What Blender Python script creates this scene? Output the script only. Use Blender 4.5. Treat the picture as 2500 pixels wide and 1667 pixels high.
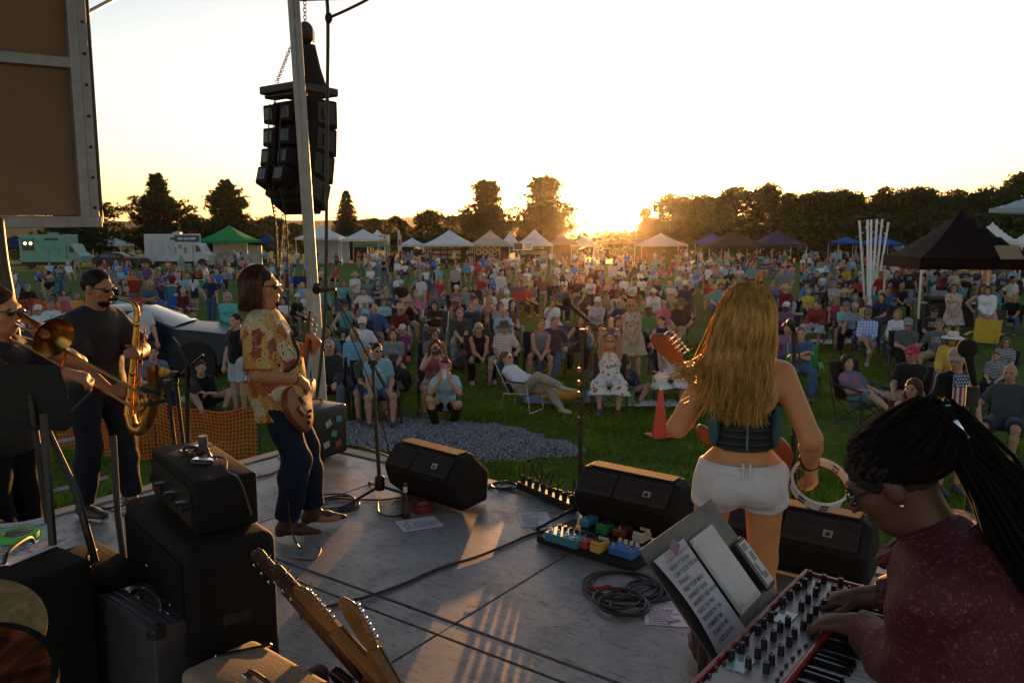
import bpy,bmesh,math,random
import numpy as np
from mathutils import Vector,Matrix,Euler
R = math.radians
SC = bpy.context.scene
for _o in list(bpy.data.objects): bpy.data.objects.remove(_o)
COL = SC.collection
rng = random.Random(7)
# ------------------------------------------------------------------ camera, sky, sun, exposure
CAMZ = 3.0
FPX = 28 / 36 * 2500
PITCH = math.atan(259.5 / FPX)
_c = bpy.data.cameras.new('camera'); cam = bpy.data.objects.new('camera',_c); COL.objects.link(cam)
_c.lens = 28; _c.sensor_width = 36; _c.clip_end = 6000; _c.clip_start = 0.05
cam.location = (0,0,CAMZ); cam.rotation_euler = (R(90) - PITCH,0,0)
SC.camera = cam
SUN_AZ = R(7.0)          # to the right of the view axis (+Y), measured towards +X
SUN_EL = R(2.0)
world = bpy.data.worlds.new('World'); SC.world = world; world.use_nodes = True
_n = world.node_tree.nodes; _l = world.node_tree.links
for x in list(_n): _n.remove(x)
_sky = _n.new('ShaderNodeTexSky'); _sky.sky_type = 'NISHITA'; _sky.sun_disc = False
_sky.sun_elevation = SUN_EL; _sky.sun_rotation = SUN_AZ
_sky.air_density = 1.0; _sky.dust_density = 0.5; _sky.ozone_density = 1.0; _sky.altitude = 50
_bg = _n.new('ShaderNodeBackground'); _bg.inputs['Strength'].default_value = 0.15
_wo = _n.new('ShaderNodeOutputWorld')
_hs = _n.new('ShaderNodeHueSaturation'); _hs.inputs['Saturation'].default_value = .9
_tn = _n.new('ShaderNodeMix'); _tn.data_type = 'RGBA'; _tn.blend_type = 'MULTIPLY'; _tn.inputs[0].default_value = 1; _tn.inputs[7].default_value = (.95,.93,1.06,1)
_l.new(_sky.outputs[0],_hs.inputs['Color']); _l.new(_hs.outputs[0],_tn.inputs[6]); _l.new(_tn.outputs[2],_bg.inputs[0]); _l.new(_bg.outputs[0],_wo.inputs[0])
_s = bpy.data.lights.new('sun','SUN'); sun = bpy.data.objects.new('sun',_s); COL.objects.link(sun)
_s.energy = 4.0; _s.angle = R(0.6); _s.color = (1.0,0.45,0.12)
_sd = Vector((math.sin(SUN_AZ) * math.cos(SUN_EL),math.cos(SUN_AZ) * math.cos(SUN_EL),math.sin(SUN_EL)))
sun.rotation_euler = _sd.to_track_quat('Z','Y').to_euler()
SC.view_settings.view_transform = 'Standard'; SC.view_settings.look = 'None'
SC.view_settings.gamma = 1; SC.view_settings.use_curve_mapping = False
SC.view_settings.exposure = 1.68
SC.render.engine = 'CYCLES'
SC.cycles.use_denoising = True
SC.cycles.max_bounces = 6; SC.cycles.diffuse_bounces = 3; SC.cycles.glossy_bounces = 3
SC.cycles.transmission_bounces = 4; SC.cycles.volume_bounces = 0; SC.cycles.transparent_max_bounces = 12
SC.cycles.sample_clamp_indirect = 6
# ------------------------------------------------------------------ places: photo pixels on the ground plane give real positions
_cp,_sp = math.cos(PITCH),math.sin(PITCH)
def ray(x,y):
 X = (x - 1250) / FPX; Y = -(y - 833.5) / FPX
 return Vector((X,_cp + Y * _sp,-_sp + Y * _cp))
def G(x,y,z=0.0):
 d = ray(x,y); return Vector((0,0,CAMZ)) + d * ((z - CAMZ) / d.z)
def AT(x,y,dep):
 d = ray(x,y); return Vector((0,0,CAMZ)) + d * (dep / d.y)
DS = 2500 / 2352.0
def GD(x,y,z=0.0): return G(x * DS,y * DS,z)
def ATD(x,y,dep): return AT(x * DS,y * DS,dep)
STAGE = 1.05
TH = R(35.5)
UX = Vector((math.cos(TH),-math.sin(TH),0)); VX = Vector((math.sin(TH),math.cos(TH),0)); ZX = Vector((0,0,1))
def UV(u,v,z=STAGE): return UX * u + VX * v + ZX * z
def SD(x,y,z=STAGE): return GD(x,y,z)
RZ_STAGE = -TH      # rotation that turns local x onto u and local y onto v
def V3(*a): return Vector(a)
def rotz(a): return Matrix.Rotation(a,3,'Z')
def frame(x,y=None,z=None):
 "3x3 matrix from axis directions (columns)"
 if z is None: z = x.cross(y)
 if y is None: y = z.cross(x)
 if x is None: x = y.cross(z)
 x,y,z = x.normalized(),y.normalized(),z.normalized()
 return Matrix(((x.x,y.x,z.x),(x.y,y.y,z.y),(x.z,y.z,z.z)))
# ------------------------------------------------------------------ materials
MATS = {}
def _nt(name):
 m = bpy.data.materials.new(name); m.use_nodes = True
 nt = m.node_tree
 for x in list(nt.nodes): nt.nodes.remove(x)
 out = nt.nodes.new('ShaderNodeOutputMaterial'); p = nt.nodes.new('ShaderNodeBsdfPrincipled')
 nt.links.new(p.outputs[0],out.inputs[0])
 return m,nt,p,out
def _co(nt,kind='Object',scale=None):
 tc = nt.nodes.new('ShaderNodeTexCoord'); o = tc.outputs[kind]
 if scale is not None:
  mp = nt.nodes.new('ShaderNodeMapping'); mp.inputs['Scale'].default_value = scale
  nt.links.new(o,mp.inputs[0]); o = mp.outputs[0]
 return o
def _noise(nt,co,scale,detail=4,rough=.55,out=0):
 n = nt.nodes.new('ShaderNodeTexNoise'); n.inputs['Scale'].default_value = scale
 n.inputs['Detail'].default_value = detail; n.inputs['Roughness'].default_value = rough
 nt.links.new(co,n.inputs['Vector']); return n.outputs[out]
def _ramp(nt,fac,stops,interp='LINEAR'):
 r = nt.nodes.new('ShaderNodeValToRGB'); r.color_ramp.interpolation = interp
 while len(r.color_ramp.elements) < len(stops): r.color_ramp.elements.new(.5)
 for e,(p,c) in zip(r.color_ramp.elements,stops):
  e.position = p; e.color = (*c,1) if len(c) == 3 else c
 nt.links.new(fac,r.inputs[0]); return r.outputs[0]
def _mix(nt,a,b,fac,mode='MIX'):
 m = nt.nodes.new('ShaderNodeMix'); m.data_type = 'RGBA'; m.blend_type = mode
 for s,val in ((m.inputs[6],a),(m.inputs[7],b),(m.inputs[0],fac)):
  if hasattr(val,'links'): nt.links.new(val,s)
  elif isinstance(val,(int,float)): s.default_value = val
  else: s.default_value = (*val,1)
 return m.outputs[2]
def _math(nt,op,a,b=0.0):
 m = nt.nodes.new('ShaderNodeMath'); m.operation = op
 for s,val in ((m.inputs[0],a),(m.inputs[1],b)):
  if hasattr(val,'links'): nt.links.new(val,s)
  else: s.default_value = val
 return m.outputs[0]
def _bump(nt,p,h,strength,dist=.01):
 b = nt.nodes.new('ShaderNodeBump'); b.inputs['Strength'].default_value = strength; b.inputs['Distance'].default_value = dist
 nt.links.new(h,b.inputs['Height']); nt.links.new(b.outputs[0],p.inputs['Normal'])
def mat(name,col=(.5,.5,.5),rough=.6,metal=0,var=.25,scale=18,bump=0,bdist=.004,spec=.5,coat=0,obj=False,transl=0,emis=0,fine=None,sheen=0):
 if name in MATS: return MATS[name]
 m,nt,p,out = _nt(name)
 co = _co(nt)
 if obj:
  oi = nt.nodes.new('ShaderNodeObjectInfo'); base = oi.outputs['Color']
  r = nt.nodes.new('ShaderNodeCombineXYZ')
 else: base = col
 n = _noise(nt,co,scale)
 v = _ramp(nt,n,[(.25,(1 - var,) * 3),(.75,(1,) * 3)])
 c = _mix(nt,base,v,1.0,'MULTIPLY')
 nt.links.new(c,p.inputs['Base Color'])
 rr = _ramp(nt,n,[(.3,(max(0,rough - .08),) * 3),(.7,(min(1,rough + .08),) * 3)])
 nt.links.new(rr,p.inputs['Roughness'])
 p.inputs['Metallic'].default_value = metal
 p.inputs['Specular IOR Level'].default_value = spec
 p.inputs['Coat Weight'].default_value = coat
 if sheen: p.inputs['Sheen Weight'].default_value = sheen
 if bump:
  _bump(nt,p,_noise(nt,co,fine or scale * 2,5),bump,bdist)
 if emis:
  p.inputs['Emission Color'].default_value = (*col,1); p.inputs['Emission Strength'].default_value = emis
 if transl:
  t = nt.nodes.new('ShaderNodeBsdfTranslucent'); nt.links.new(c,t.inputs[0])
  ms = nt.nodes.new('ShaderNodeMixShader'); ms.inputs[0].default_value = transl
  nt.links.new(p.outputs[0],ms.inputs[1]); nt.links.new(t.outputs[0],ms.inputs[2]); nt.links.new(ms.outputs[0],out.inputs[0])
 MATS[name] = m; return m
# ------------------------------------------------------------------ mesh builder
class MB:
 def __init__(s,M=None): s.v = []; s.f = []; s.M = M
 def add(s,vs,fs):
  o = len(s.v)
  if s.M is not None: vs = [s.M @ Vector(p) for p in vs]
  s.v += [tuple(p) for p in vs]; s.f += [tuple(i + o for i in f) for f in fs]
  return s
 def box(s,c,d,rot=None,taper=1.0):
  c = Vector(c); x,y,z = d[0] / 2,d[1] / 2,d[2] / 2
  P = []
  for k in (-1,1):
   t = taper if k > 0 else 1
   for a,b in ((-1,-1),(1,-1),(1,1),(-1,1)):
    q = Vector((a * x * t,b * y * t,k * z)); P.append(c + (rot @ q if rot else q))
  return s.add(P,[(3,2,1,0),(4,5,6,7),(0,1,5,4),(1,2,6,5),(2,3,7,6),(3,0,4,7)])
 def cyl(s,a,b,r0,r1=None,n=12,cap=True):
  a,b = Vector(a),Vector(b); r1 = r0 if r1 is None else r1
  q = (b - a).to_track_quat('Z','Y').to_matrix()
  P = []
  for p,r in ((a,r0),(b,r1)):
   P += [p + q @ Vector((r * math.cos(6.28318 * i / n),r * math.sin(6.28318 * i / n),0)) for i in range(n)]
  Fs = [(i,(i + 1) % n,n + (i + 1) % n,n + i) for i in range(n)]
  if cap: Fs += [tuple(range(n - 1,-1,-1)),tuple(range(n,2 * n))]
  return s.add(P,Fs)
 def tube(s,pts,r,n=8,closed=False,cap=True):
  pts = [Vector(p) for p in pts]; m = len(pts)
  rs = r if isinstance(r,(list,tuple)) else [r] * m
  nrm = None; P = []
  for i,p in enumerate(pts):
   a = pts[(i - 1) % m] if (closed or i > 0) else p
   b = pts[(i + 1) % m] if (closed or i < m - 1) else p
   t = (b - a)
   t = t.normalized() if t.length > 1e-9 else Vector((0,0,1))
   if nrm is None:
    nrm = t.orthogonal().normalized()
   nrm = (nrm - t * nrm.dot(t))
   nrm = nrm.normalized() if nrm.length > 1e-6 else t.orthogonal().normalized()
   bn = t.cross(nrm)
   P += [p + (nrm * math.cos(6.28318 * k / n) + bn * math.sin(6.28318 * k / n)) * rs[i] for k in range(n)]
  Fs = []
  for i in range(m if closed else m - 1):
   j = (i + 1) % m
   Fs += [(i * n + k,i * n + (k + 1) % n,j * n + (k + 1) % n,j * n + k) for k in range(n)]
  if cap and not closed: Fs += [tuple(range(n - 1,-1,-1)),tuple(range((m - 1) * n,m * n))]
  return s.add(P,Fs)
 def lathe(s,prof,c=(0,0,0),q=None,n=20):
  c = Vector(c); P = []
  for r,z in prof:
   for k in range(n):
    w = Vector((r * math.cos(6.28318 * k / n),r * math.sin(6.28318 * k / n),z))
    P.append(c + (q @ w if q else w))
  Fs = []
  for i in range(len(prof) - 1):
   Fs += [(i * n + k,i * n + (k + 1) % n,(i + 1) * n + (k + 1) % n,(i + 1) * n + k) for k in range(n)]
  if prof[0][0] > 1e-5: Fs.append(tuple(range(n - 1,-1,-1)))
  if prof[-1][0] > 1e-5: Fs.append(tuple(range((len(prof) - 1) * n,len(prof) * n)))
  return s.add(P,Fs)
 def prism(s,poly,z0,z1,M=None):
  n = len(poly)
  P = [Vector((x,y,z0)) for x,y in poly] + [Vector((x,y,z1)) for x,y in poly]
  if M is not None: P = [M @ p for p in P]
  return s.add(P,[tuple(range(n - 1,-1,-1)),tuple(range(n,2 * n))] + [(i,(i + 1) % n,n + (i + 1) % n,n + i) for i in range(n)])
 def quad(s,a,b,c,d): return s.add([a,b,c,d],[(0,1,2,3)])
 def sphere(s,c,r,n=12,m=8,rot=None):
  r = r if isinstance(r,(tuple,list)) else (r,r,r); c = Vector(c); P = []
  for i in range(m + 1):
   a = math.pi * i / m
   for k in range(n):
    b = 6.28318 * k / n
    w = Vector((r[0] * math.sin(a) * math.cos(b),r[1] * math.sin(a) * math.sin(b),-r[2] * math.cos(a)))
    P.append(c + (rot @ w if rot else w))
  return s.add(P,[(i * n + k,i * n + (k + 1) % n,(i + 1) * n + (k + 1) % n,(i + 1) * n + k) for i in range(m) for k in range(n)])
 def mesh(s,name,material,smooth=False,bevel=0,seg=1):
  me = bpy.data.meshes.new(name); me.from_pydata(s.v,[],s.f)
  b = bmesh.new(); b.from_mesh(me)
  bmesh.ops.remove_doubles(b,verts=b.verts,dist=1e-5)
  if bevel:
   es = [e for e in b.edges if len(e.link_faces) == 2 and e.calc_face_angle(0) > .5]
   bmesh.ops.bevel(b,geom=es,offset=bevel,segments=seg,affect='EDGES',profile=.5)
  bmesh.ops.recalc_face_normals(b,faces=b.faces)
  b.to_mesh(me); b.free()
  if material: me.materials.append(material)
  if smooth:
   me.polygons.foreach_set('use_smooth',[True] * len(me.polygons))
   try: me.set_sharp_from_angle(angle=R(40))
   except Exception: pass
  return me
 def build(s,name,material,parent=None,smooth=False,bevel=0,seg=1,**kw):
  return obj(name,s.mesh(name,material,smooth,bevel,seg),parent,**kw)
def obj(name,me,parent=None,label=None,cat=None,group=None,kind=None,loc=None,rz=None,color=None):
 o = bpy.data.objects.new(name,me); COL.objects.link(o)
 if parent is not None: o.parent = parent
 if loc is not None: o.location = loc
 if rz is not None: o.rotation_euler = (0,0,rz)
 tag(o,label,cat,group,kind)
 if color: o.color = (*color,1)
 return o
def tag(o,label=None,cat=None,group=None,kind=None):
 if label: o['label'] = label
 if cat: o['category'] = cat
 if group: o['group'] = group
 if kind: o['kind'] = kind
 return o
def thing(name,label,cat,loc=(0,0,0),rz=0,group=None):
 return obj(name,None,None,label,cat,group,None,loc,rz)
def copy_tree(o,parent=None):
 c = o.copy(); COL.objects.link(c); c.parent = parent
 for ch in o.children: copy_tree(ch,c)
 return c
def npmesh(name,verts,faces,material,smooth=False):
 "fast mesh from numpy arrays; faces (n,3) or (n,4)"
 me = bpy.data.meshes.new(name)
 n = len(verts); k = faces.shape[1]; m = len(faces)
 me.vertices.add(n); me.vertices.foreach_set('co',np.asarray(verts,np.float32).ravel())
 me.loops.add(m * k); me.loops.foreach_set('vertex_index',np.asarray(faces,np.int32).ravel())
 me.polygons.add(m); me.polygons.foreach_set('loop_start',np.arange(0,m * k,k,dtype=np.int32))
 me.update(calc_edges=True)
 if smooth: me.polygons.foreach_set('use_smooth',[True] * m)
 if material: me.materials.append(material)
 me.validate()
 return me
def spline(pts,n=8):
 "Catmull-Rom through pts"
 pts = [Vector(p) for p in pts]; out = []
 P = [pts[0] * 2 - pts[1]] + pts + [pts[-1] * 2 - pts[-2]]
 for i in range(1,len(P) - 2):
  for k in range(n):
   t = k / n; a,b,c,d = P[i - 1],P[i],P[i + 1],P[i + 2]
   out.append(.5 * ((2 * b) + (c - a) * t + (2 * a - 5 * b + 4 * c - d) * t * t + (3 * b - a - 3 * c + d) * t ** 3))
 out.append(pts[-1]); return out
TEXTS = {}
def text_mesh(body,size,material,name='lettering',extrude=0.0,align='LEFT'):
 k = (body,size,material.name,align)
 if k in TEXTS: return TEXTS[k]
 cu = bpy.data.curves.new('t','FONT'); cu.body = body; cu.size = size; cu.align_x = align; cu.resolution_u = 2
 cu.extrude = extrude; cu.offset = size * .022
 o = bpy.data.objects.new('t',cu); COL.objects.link(o)
 dg = bpy.context.evaluated_depsgraph_get()
 me = bpy.data.meshes.new_from_object(o.evaluated_get(dg)); me.name = name
 bpy.data.objects.remove(o); me.materials.clear(); me.materials.append(material)
 TEXTS[k] = me
 return me
# lettering outlines are made first, while the scene is small
SETLIST = ['AK BAND SOURLAND SET LIST 6/17','BREAK IT DOWN',"CAN'T KICK THE HABIT",'THANKS...','FREE YOUR MIND','DARKEST HOUR','WHISKEY AND WINE','SOUL ON FIRE',"ROCKIN' IN THE",'SUMMERTIME','STAND BY MY...','DUST & BONE']
M_INK = mat('ink',(.015,.015,.02),.8); M_INKR = mat('ink_red',(.5,.04,.03),.8); M_LETW = mat('lettering_white',(.8,.8,.8),.6)
for k,s in enumerate(SETLIST):
 for z in (.0165,.0158): text_mesh(s,z * .75 if k == 0 else z,M_INKR if k == 0 else M_INK)
text_mesh('YETI',.10,M_LETW,align='CENTER'); text_mesh('FULL-DRIVE',.018,M_LETW,align='CENTER')
# ------------------------------------------------------------------ the setting: ground, stage, hills
def m_grass():
 m,nt,p,out = _nt('grass_ground'); co = _co(nt)
 n1 = _noise(nt,co,.35,5); n2 = _noise(nt,co,7,4); n3 = _noise(nt,co,60,3)
 c = _ramp(nt,n1,[(.3,(.055,.12,.010)),(.55,(.09,.17,.014)),(.75,(.15,.18,.03))])
 c = _mix(nt,c,_ramp(nt,n2,[(.3,(.45,.45,.4)),(.7,(1.25,1.2,1.0))]),.8,'MULTIPLY')
 c = _mix(nt,c,_ramp(nt,n3,[(.3,(.4,.4,.4)),(.7,(1.2,1.2,1.2))]),.8,'MULTIPLY')
 nt.links.new(c,p.inputs['Base Color']); p.inputs['Roughness'].default_value = .9; p.inputs['Specular IOR Level'].default_value = .1
 _bump(nt,p,n3,1.0,.05)
 return m
def terrain_z(x,y): return 0.0
xs = np.concatenate([np.linspace(-400,-60,12),np.linspace(-55,55,56),np.linspace(60,400,12)])
ys = np.concatenate([np.linspace(-40,-5,6),np.linspace(0,80,60),np.linspace(85,3000,30)])
gv = []
_r = np.random.RandomState(3)
for y in ys:
 for x in xs:
  z = 0.0
  if y > 12: z += .03 * math.sin(x * .7 + y * .3) + .03 * math.sin(y * .9 - x * .4)
  if y > 110: z -= min(14,(y - 110) * .05)
  gv.append((x,y,z))
nx = len(xs); gf = [(j * nx + i,j * nx + i + 1,(j + 1) * nx + i + 1,(j + 1) * nx + i) for j in range(len(ys) - 1) for i in range(nx - 1)]
obj('ground',npmesh('ground',np.array(gv),np.array(gf),m_grass(),True),kind='structure',label='mown grass field sloping away under the crowd')
# far hills beyond the gap
def hill(name,dist,base,hts,col,label):
 n = 140; vs = []; fs = []
 for i in range(n):
  a = R(-45 + 90 * i / (n - 1)); x = dist * math.sin(a); y = dist * math.cos(a)
  h = base + hts * (math.sin(i * .13) * .5 + math.sin(i * .31 + 1) * .25 + math.sin(i * .9) * .06 + math.sin(i * 2.3) * .04)
  vs += [(x,y,-40),(x,y,h),(x * 1.25,y * 1.25,h * .9),(x * 1.25,y * 1.25,-40)]
 for i in range(n - 1):
  for k in range(3): fs.append((i * 4 + k,(i + 1) * 4 + k,(i + 1) * 4 + k + 1,i * 4 + k + 1))
 obj(name,npmesh(name,np.array(vs),np.array(fs),mat('hill_woods',col,.95,var=.5,scale=.02,spec=.05),True),kind='structure',label=label)
hill('hills',1500,30,9,(.03,.045,.02),'long low wooded ridge on the horizon')
# ---- stage deck: floor sheets with open joints between them
def m_deck():
 m,nt,p,out = _nt('stage_deck'); co = _co(nt)
 n1 = _noise(nt,co,1.3,6,.6); n2 = _noise(nt,co,14,5); n3 = _noise(nt,co,120,3)
 sc = _noise(nt,_co(nt,'Object',(2.5,30,1)),3.0,5,.7)
 sc2 = _noise(nt,_co(nt,'Object',(24,3,1)),2.2,5,.7)
 c = _ramp(nt,n1,[(.3,(.15,.15,.148)),(.5,(.21,.21,.208)),(.7,(.27,.27,.265))])
 c = _mix(nt,c,_ramp(nt,n2,[(.3,(.7,.7,.7)),(.6,(1.05,1.05,1.05))]),.7,'MULTIPLY')
 c = _mix(nt,c,(.035,.03,.028),_ramp(nt,sc,[(.585,(0,0,0)),(.63,(.75,.75,.75))]))
 c = _mix(nt,c,(.04,.035,.03),_ramp(nt,sc2,[(.60,(0,0,0)),(.64,(.65,.65,.65))]))
 c = _mix(nt,c,(.03,.027,.025),_ramp(nt,_noise(nt,co,21,2),[(.66,(0,0,0)),(.70,(.8,.8,.8))]))
 c = _mix(nt,c,(.32,.31,.29),_ramp(nt,_noise(nt,_co(nt,'Object',(7,26,1)),1.7,6,.75),[(.60,(0,0,0)),(.66,(.6,.6,.6))]))
 c = _mix(nt,c,(.05,.042,.035),_ramp(nt,_noise(nt,co,2.7,7,.7),[(.58,(0,0,0)),(.70,(.35,.35,.35))]))
 nt.links.new(c,p.inputs['Base Color'])
 wear = _mix(nt,_ramp(nt,sc,[(.55,(0,0,0)),(.62,(1,1,1))]),_ramp(nt,_noise(nt,co,3.1,7,.72),[(.48,(0,0,0)),(.62,(.9,.9,.9))]),.5,'ADD')
 nt.links.new(_mix(nt,_ramp(nt,n1,[(.25,(.34,) * 3),(.75,(.48,) * 3)]),(.75,.75,.75),wear),p.inputs['Roughness'])
 p.inputs['Specular IOR Level'].default_value = .42
 _bump(nt,p,n3,.12,.002)
 return m
MDECK = m_deck()
UL,VF,UR,VB = -5.70,4.95,3.2,-2.6
stage_frame = MB()
stage_frame.box(((UL + UR) / 2,(VF + VB) / 2,-.12),(UR - UL - .04,VF - VB - .04,.2))
for u in np.arange(UL + .3,UR,1.6):
 for v in (VB + .3,1.2,VF - .35): stage_frame.box((u,v,-.62),(.09,.09,.8))
deck = stage_frame.build('stage',mat('stage_steel',(.16,.16,.17),.5,.7),kind='structure',label='aluminium framed stage platform',loc=(0,0,STAGE),rz=RZ_STAGE)
ub = [UL,-4.45,-2.45,-.45,1.55,UR]
for i in range(5):
 for (v0,v1) in ((VB,-.3),(-.3,2.80),(2.94,VF - .16)):
  o = MB().box(((ub[i] + ub[i + 1]) / 2,(v0 + v1) / 2,-.0095),(ub[i + 1] - ub[i] - .012,v1 - v0 - .014,.019)).build('deck_sheet',MDECK,deck,bevel=.003)
for i in range(5):
 MB().box(((ub[i] + ub[i + 1]) / 2,2.87,-.012),(ub[i + 1] - ub[i] - .004,.118,.02)).build('joint_strip',MDECK,deck,bevel=.002)
MB().box(((UL + UR) / 2,VF - .075,-.004),(UR - UL,.13,.03)).build('edge_trim',mat('edge_board',(.30,.25,.18),.6,var=.5,scale=6,bump=.3),deck,bevel=.004)
MB().box((UL - .075,(VB + VF) / 2 - .1,-.004),(.13,VF - VB - .2,.03)).build('edge_trim',mat('edge_board'),deck,bevel=.004)
MB().box(((UL + UR) / 2,VF - .02,-.2),(UR - UL,.02,.34)).build('front_skirt',mat('skirt_black',(.02,.02,.02),.8),deck)
# ---- stage roof (the shade over the band, just above the frame)
roof = MB()
roof.box((-.2,1.9,0),(12.2,5.4,.16)).build('stage_roof',mat('roof_skin',(.10,.09,.085),.7),kind='structure',label='flat roof over the stage',loc=(0,0,STAGE + 5.1),rz=RZ_STAGE)
# ------------------------------------------------------------------ trees
def m_leaf(name,c1,c2,tr=.35,rough=.7):
 m,nt,p,out = _nt(name)
 g = nt.nodes.new('ShaderNodeNewGeometry')
 c = _ramp(nt,g.outputs['Random Per Island'],[(0,c1),(1,c2)])
 c = _mix(nt,c,_ramp(nt,_noise(nt,_co(nt),.9,3),[(.3,(.45,.45,.45)),(.7,(1.15,1.15,1.15))]),1.0,'MULTIPLY')
 nt.links.new(c,p.inputs['Base Color']); p.inputs['Roughness'].default_value = rough; p.inputs['Specular IOR Level'].default_value = .15
 t = nt.nodes.new('ShaderNodeBsdfTranslucent'); nt.links.new(_mix(nt,c,(1.6,1.5,.7),1.0,'MULTIPLY'),t.inputs[0])
 ms = nt.nodes.new('ShaderNodeMixShader'); ms.inputs[0].default_value = tr
 nt.links.new(p.outputs[0],ms.inputs[1]); nt.links.new(t.outputs[0],ms.inputs[2]); nt.links.new(ms.outputs[0],out.inputs[0])
 return m
M_PINE = m_leaf('pine_needles',(.020,.036,.012),(.040,.060,.020),.1)
M_SPRUCE = m_leaf('spruce_needles',(.030,.045,.030),(.055,.075,.045),.2)
M_LEAF = m_leaf('leaves',(.022,.042,.010),(.050,.080,.016),.2)
M_BARK = mat('bark',(.075,.055,.04),.9,var=.6,scale=6,bump=.6,bdist=.03)
def blades(P,D,L,W,r):
 "triangles from roots P along D"
 n = len(P); side = np.cross(D,r.normal(size=(n,3))); side /= np.linalg.norm(side,axis=1)[:,None] + 1e-9
 v = np.empty((n,3,3)); v[:,0] = P - side * W[:,None]; v[:,1] = P + side * W[:,None]; v[:,2] = P + D * L[:,None]
 return v.reshape(-1,3)
def tri_faces(n): return np.arange(n * 3).reshape(-1,3)
def make_pine(seed,H=11.0,Wd=4.2,spruce=False,rounded=0.0):
 r = np.random.RandomState(seed); P = []; D = []; tr = MB()
 tr.tube([(0,0,-.3),(.05,.03,H * .3),(-.04,.06,H * .7),(0,0,H * .96)],[H * .022,H * .018,H * .009,.02],8)
 z = H * (.05 if spruce else .09); ph = 0
 while z < H * .985:
  t = z / H
  if spruce: prof = Wd * (1 - t) ** .85 + .12
  else:
   prof = Wd * (1.55 - .35 * rounded) * ((1 - t) ** (.95 - .5 * rounded)) * (.92 + (.28 - .12 * rounded) * math.sin(t * 13 + seed)) + .3
  nb = 8
  ph += 1.1
  for b in range(nb):
   a = ph + 6.283 * b / nb + r.uniform(-.35,.35)
   L = prof * (r.uniform(.9,1.06) if spruce else r.uniform(.55,1.12))
   up = (-.18 if spruce else r.uniform(.02,.38) + .35 * t)
   root = np.array([0,0,z + r.uniform(-.2,.2)]); d = np.array([math.cos(a),math.sin(a),up]); d /= np.linalg.norm(d)
   tip = root + d * L
   if L > .8: tr.cyl(root,tip,.05 * (1 - t) + .015,.01,4,False)
   ns = max(2,int(L / (.24 if spruce else .3)))
   for k in range(ns):
    f = (k + 1) / ns
    if f < (.12 if spruce else .28): continue
    c = root + d * L * f + np.array([0,0,-.12 * f * f * L if spruce else .10 * f * L * r.uniform(.2,1)])
    sp = (.16 if spruce else .30) * (1.15 - .5 * f) * (L * .38 + .3)
    for q in range(2 if spruce else 4):
     cc = c + r.normal(size=3) * np.array([sp,sp,sp * (.3 if spruce else .42)])
     nn = 12 if spruce else 15
     dirs = r.normal(size=(nn,3)) * .75 + d * .8 + np.array([0,0,(-.1 if spruce else .42)])
     dirs /= np.linalg.norm(dirs,axis=1)[:,None]
     P.append(np.repeat(cc[None],nn,0)); D.append(dirs)
  z += (.30 if spruce else .46) * (1.15 - .5 * t)
 P = np.concatenate(P); D = np.concatenate(D); n = len(P)
 L = r.uniform(.28,.55,n) * (.75 if spruce else 1.0); W = r.uniform(.026,.058,n)
 cr = npmesh('crown',blades(P,D,L,W,r),tri_faces(n),M_SPRUCE if spruce else M_PINE)
 return tr.mesh('trunk',M_BARK,True),cr
def make_decid(seed,H=9.0,Wd=4.2,nl=9000,low=.10):
 r = np.random.RandomState(seed); tr = MB()
 tr.tube([(0,0,-.3),(.1,0,H * .25),(.05,.1,H * .5)],[.22,.17,.1],7)
 cl = []
 for k in range(64):
  a = r.uniform(0,6.283); t = r.uniform(low,1) ** .8
  rad = Wd * math.sqrt(max(.02,1 - ((t - .42) / .62) ** 2)) * r.uniform(.35,1.0)
  c = np.array([math.cos(a) * rad,math.sin(a) * rad,H * (low + (1 - low) * t) - .5])
  cl.append((c,r.uniform(.6,1.35) * H / 9))
  if k % 3 == 0: tr.cyl((0.05,0.05,H * .3),tuple(c * np.array([.9,.9,.93])),.07,.015,4,False)
 P = []
 for c,s in cl:
  m = int(nl / 64 * s / .8); q = r.normal(size=(m,3)); q /= np.linalg.norm(q,axis=1)[:,None]
  P.append(c + q * s * (r.uniform(.35,1.0,m) ** .5)[:,None] * np.array([1,1,.8]))
 P = np.concatenate(P); n = len(P)
 a = r.normal(size=(n,3)); a /= np.linalg.norm(a,axis=1)[:,None]
 b = np.cross(a,r.normal(size=(n,3))); b /= np.linalg.norm(b,axis=1)[:,None]
 s = r.uniform(.10,.24,n)[:,None]
 v = np.stack([P - a * s,P - b * s * .6,P + a * s,P + b * s * .6],1).reshape(-1,3)
 return tr.mesh('trunk',M_BARK,True),npmesh('crown',v,np.arange(n * 4).reshape(-1,4),M_LEAF)
PINES = [make_pine(s,rounded=rd) for s,rd in ((1,0),(5,.1),(9,.75))]
SPRUCE = make_pine(4,10,3.1,True)
DECID = [make_decid(11),make_decid(12,Wd=3.8),make_decid(13,Wd=5.0,nl=10000)]
BUSH = make_decid(21,3.4,2.6,2600,.02)
def tree(kind,meshes,xd,topd,dep,hgt,label,cat='tree',wmul=1.0,name='pine_tree',group=None):
 p = ATD(xd,540,dep)
 ztop = ATD(xd,topd,dep).z
 z0 = 0.0 if dep < 108 else -min(14,(dep - 110) * .05)
 s = (ztop - z0) / hgt
 t = thing(name,label,cat,(p.x,p.y,z0),rng.uniform(0,6.28),group)
 t.scale = (s * wmul,s * wmul,s)
 obj('trunk',meshes[0],t); obj('crown',meshes[1],t)
 return t
G_T = 'trees along the edge of the field'
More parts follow.
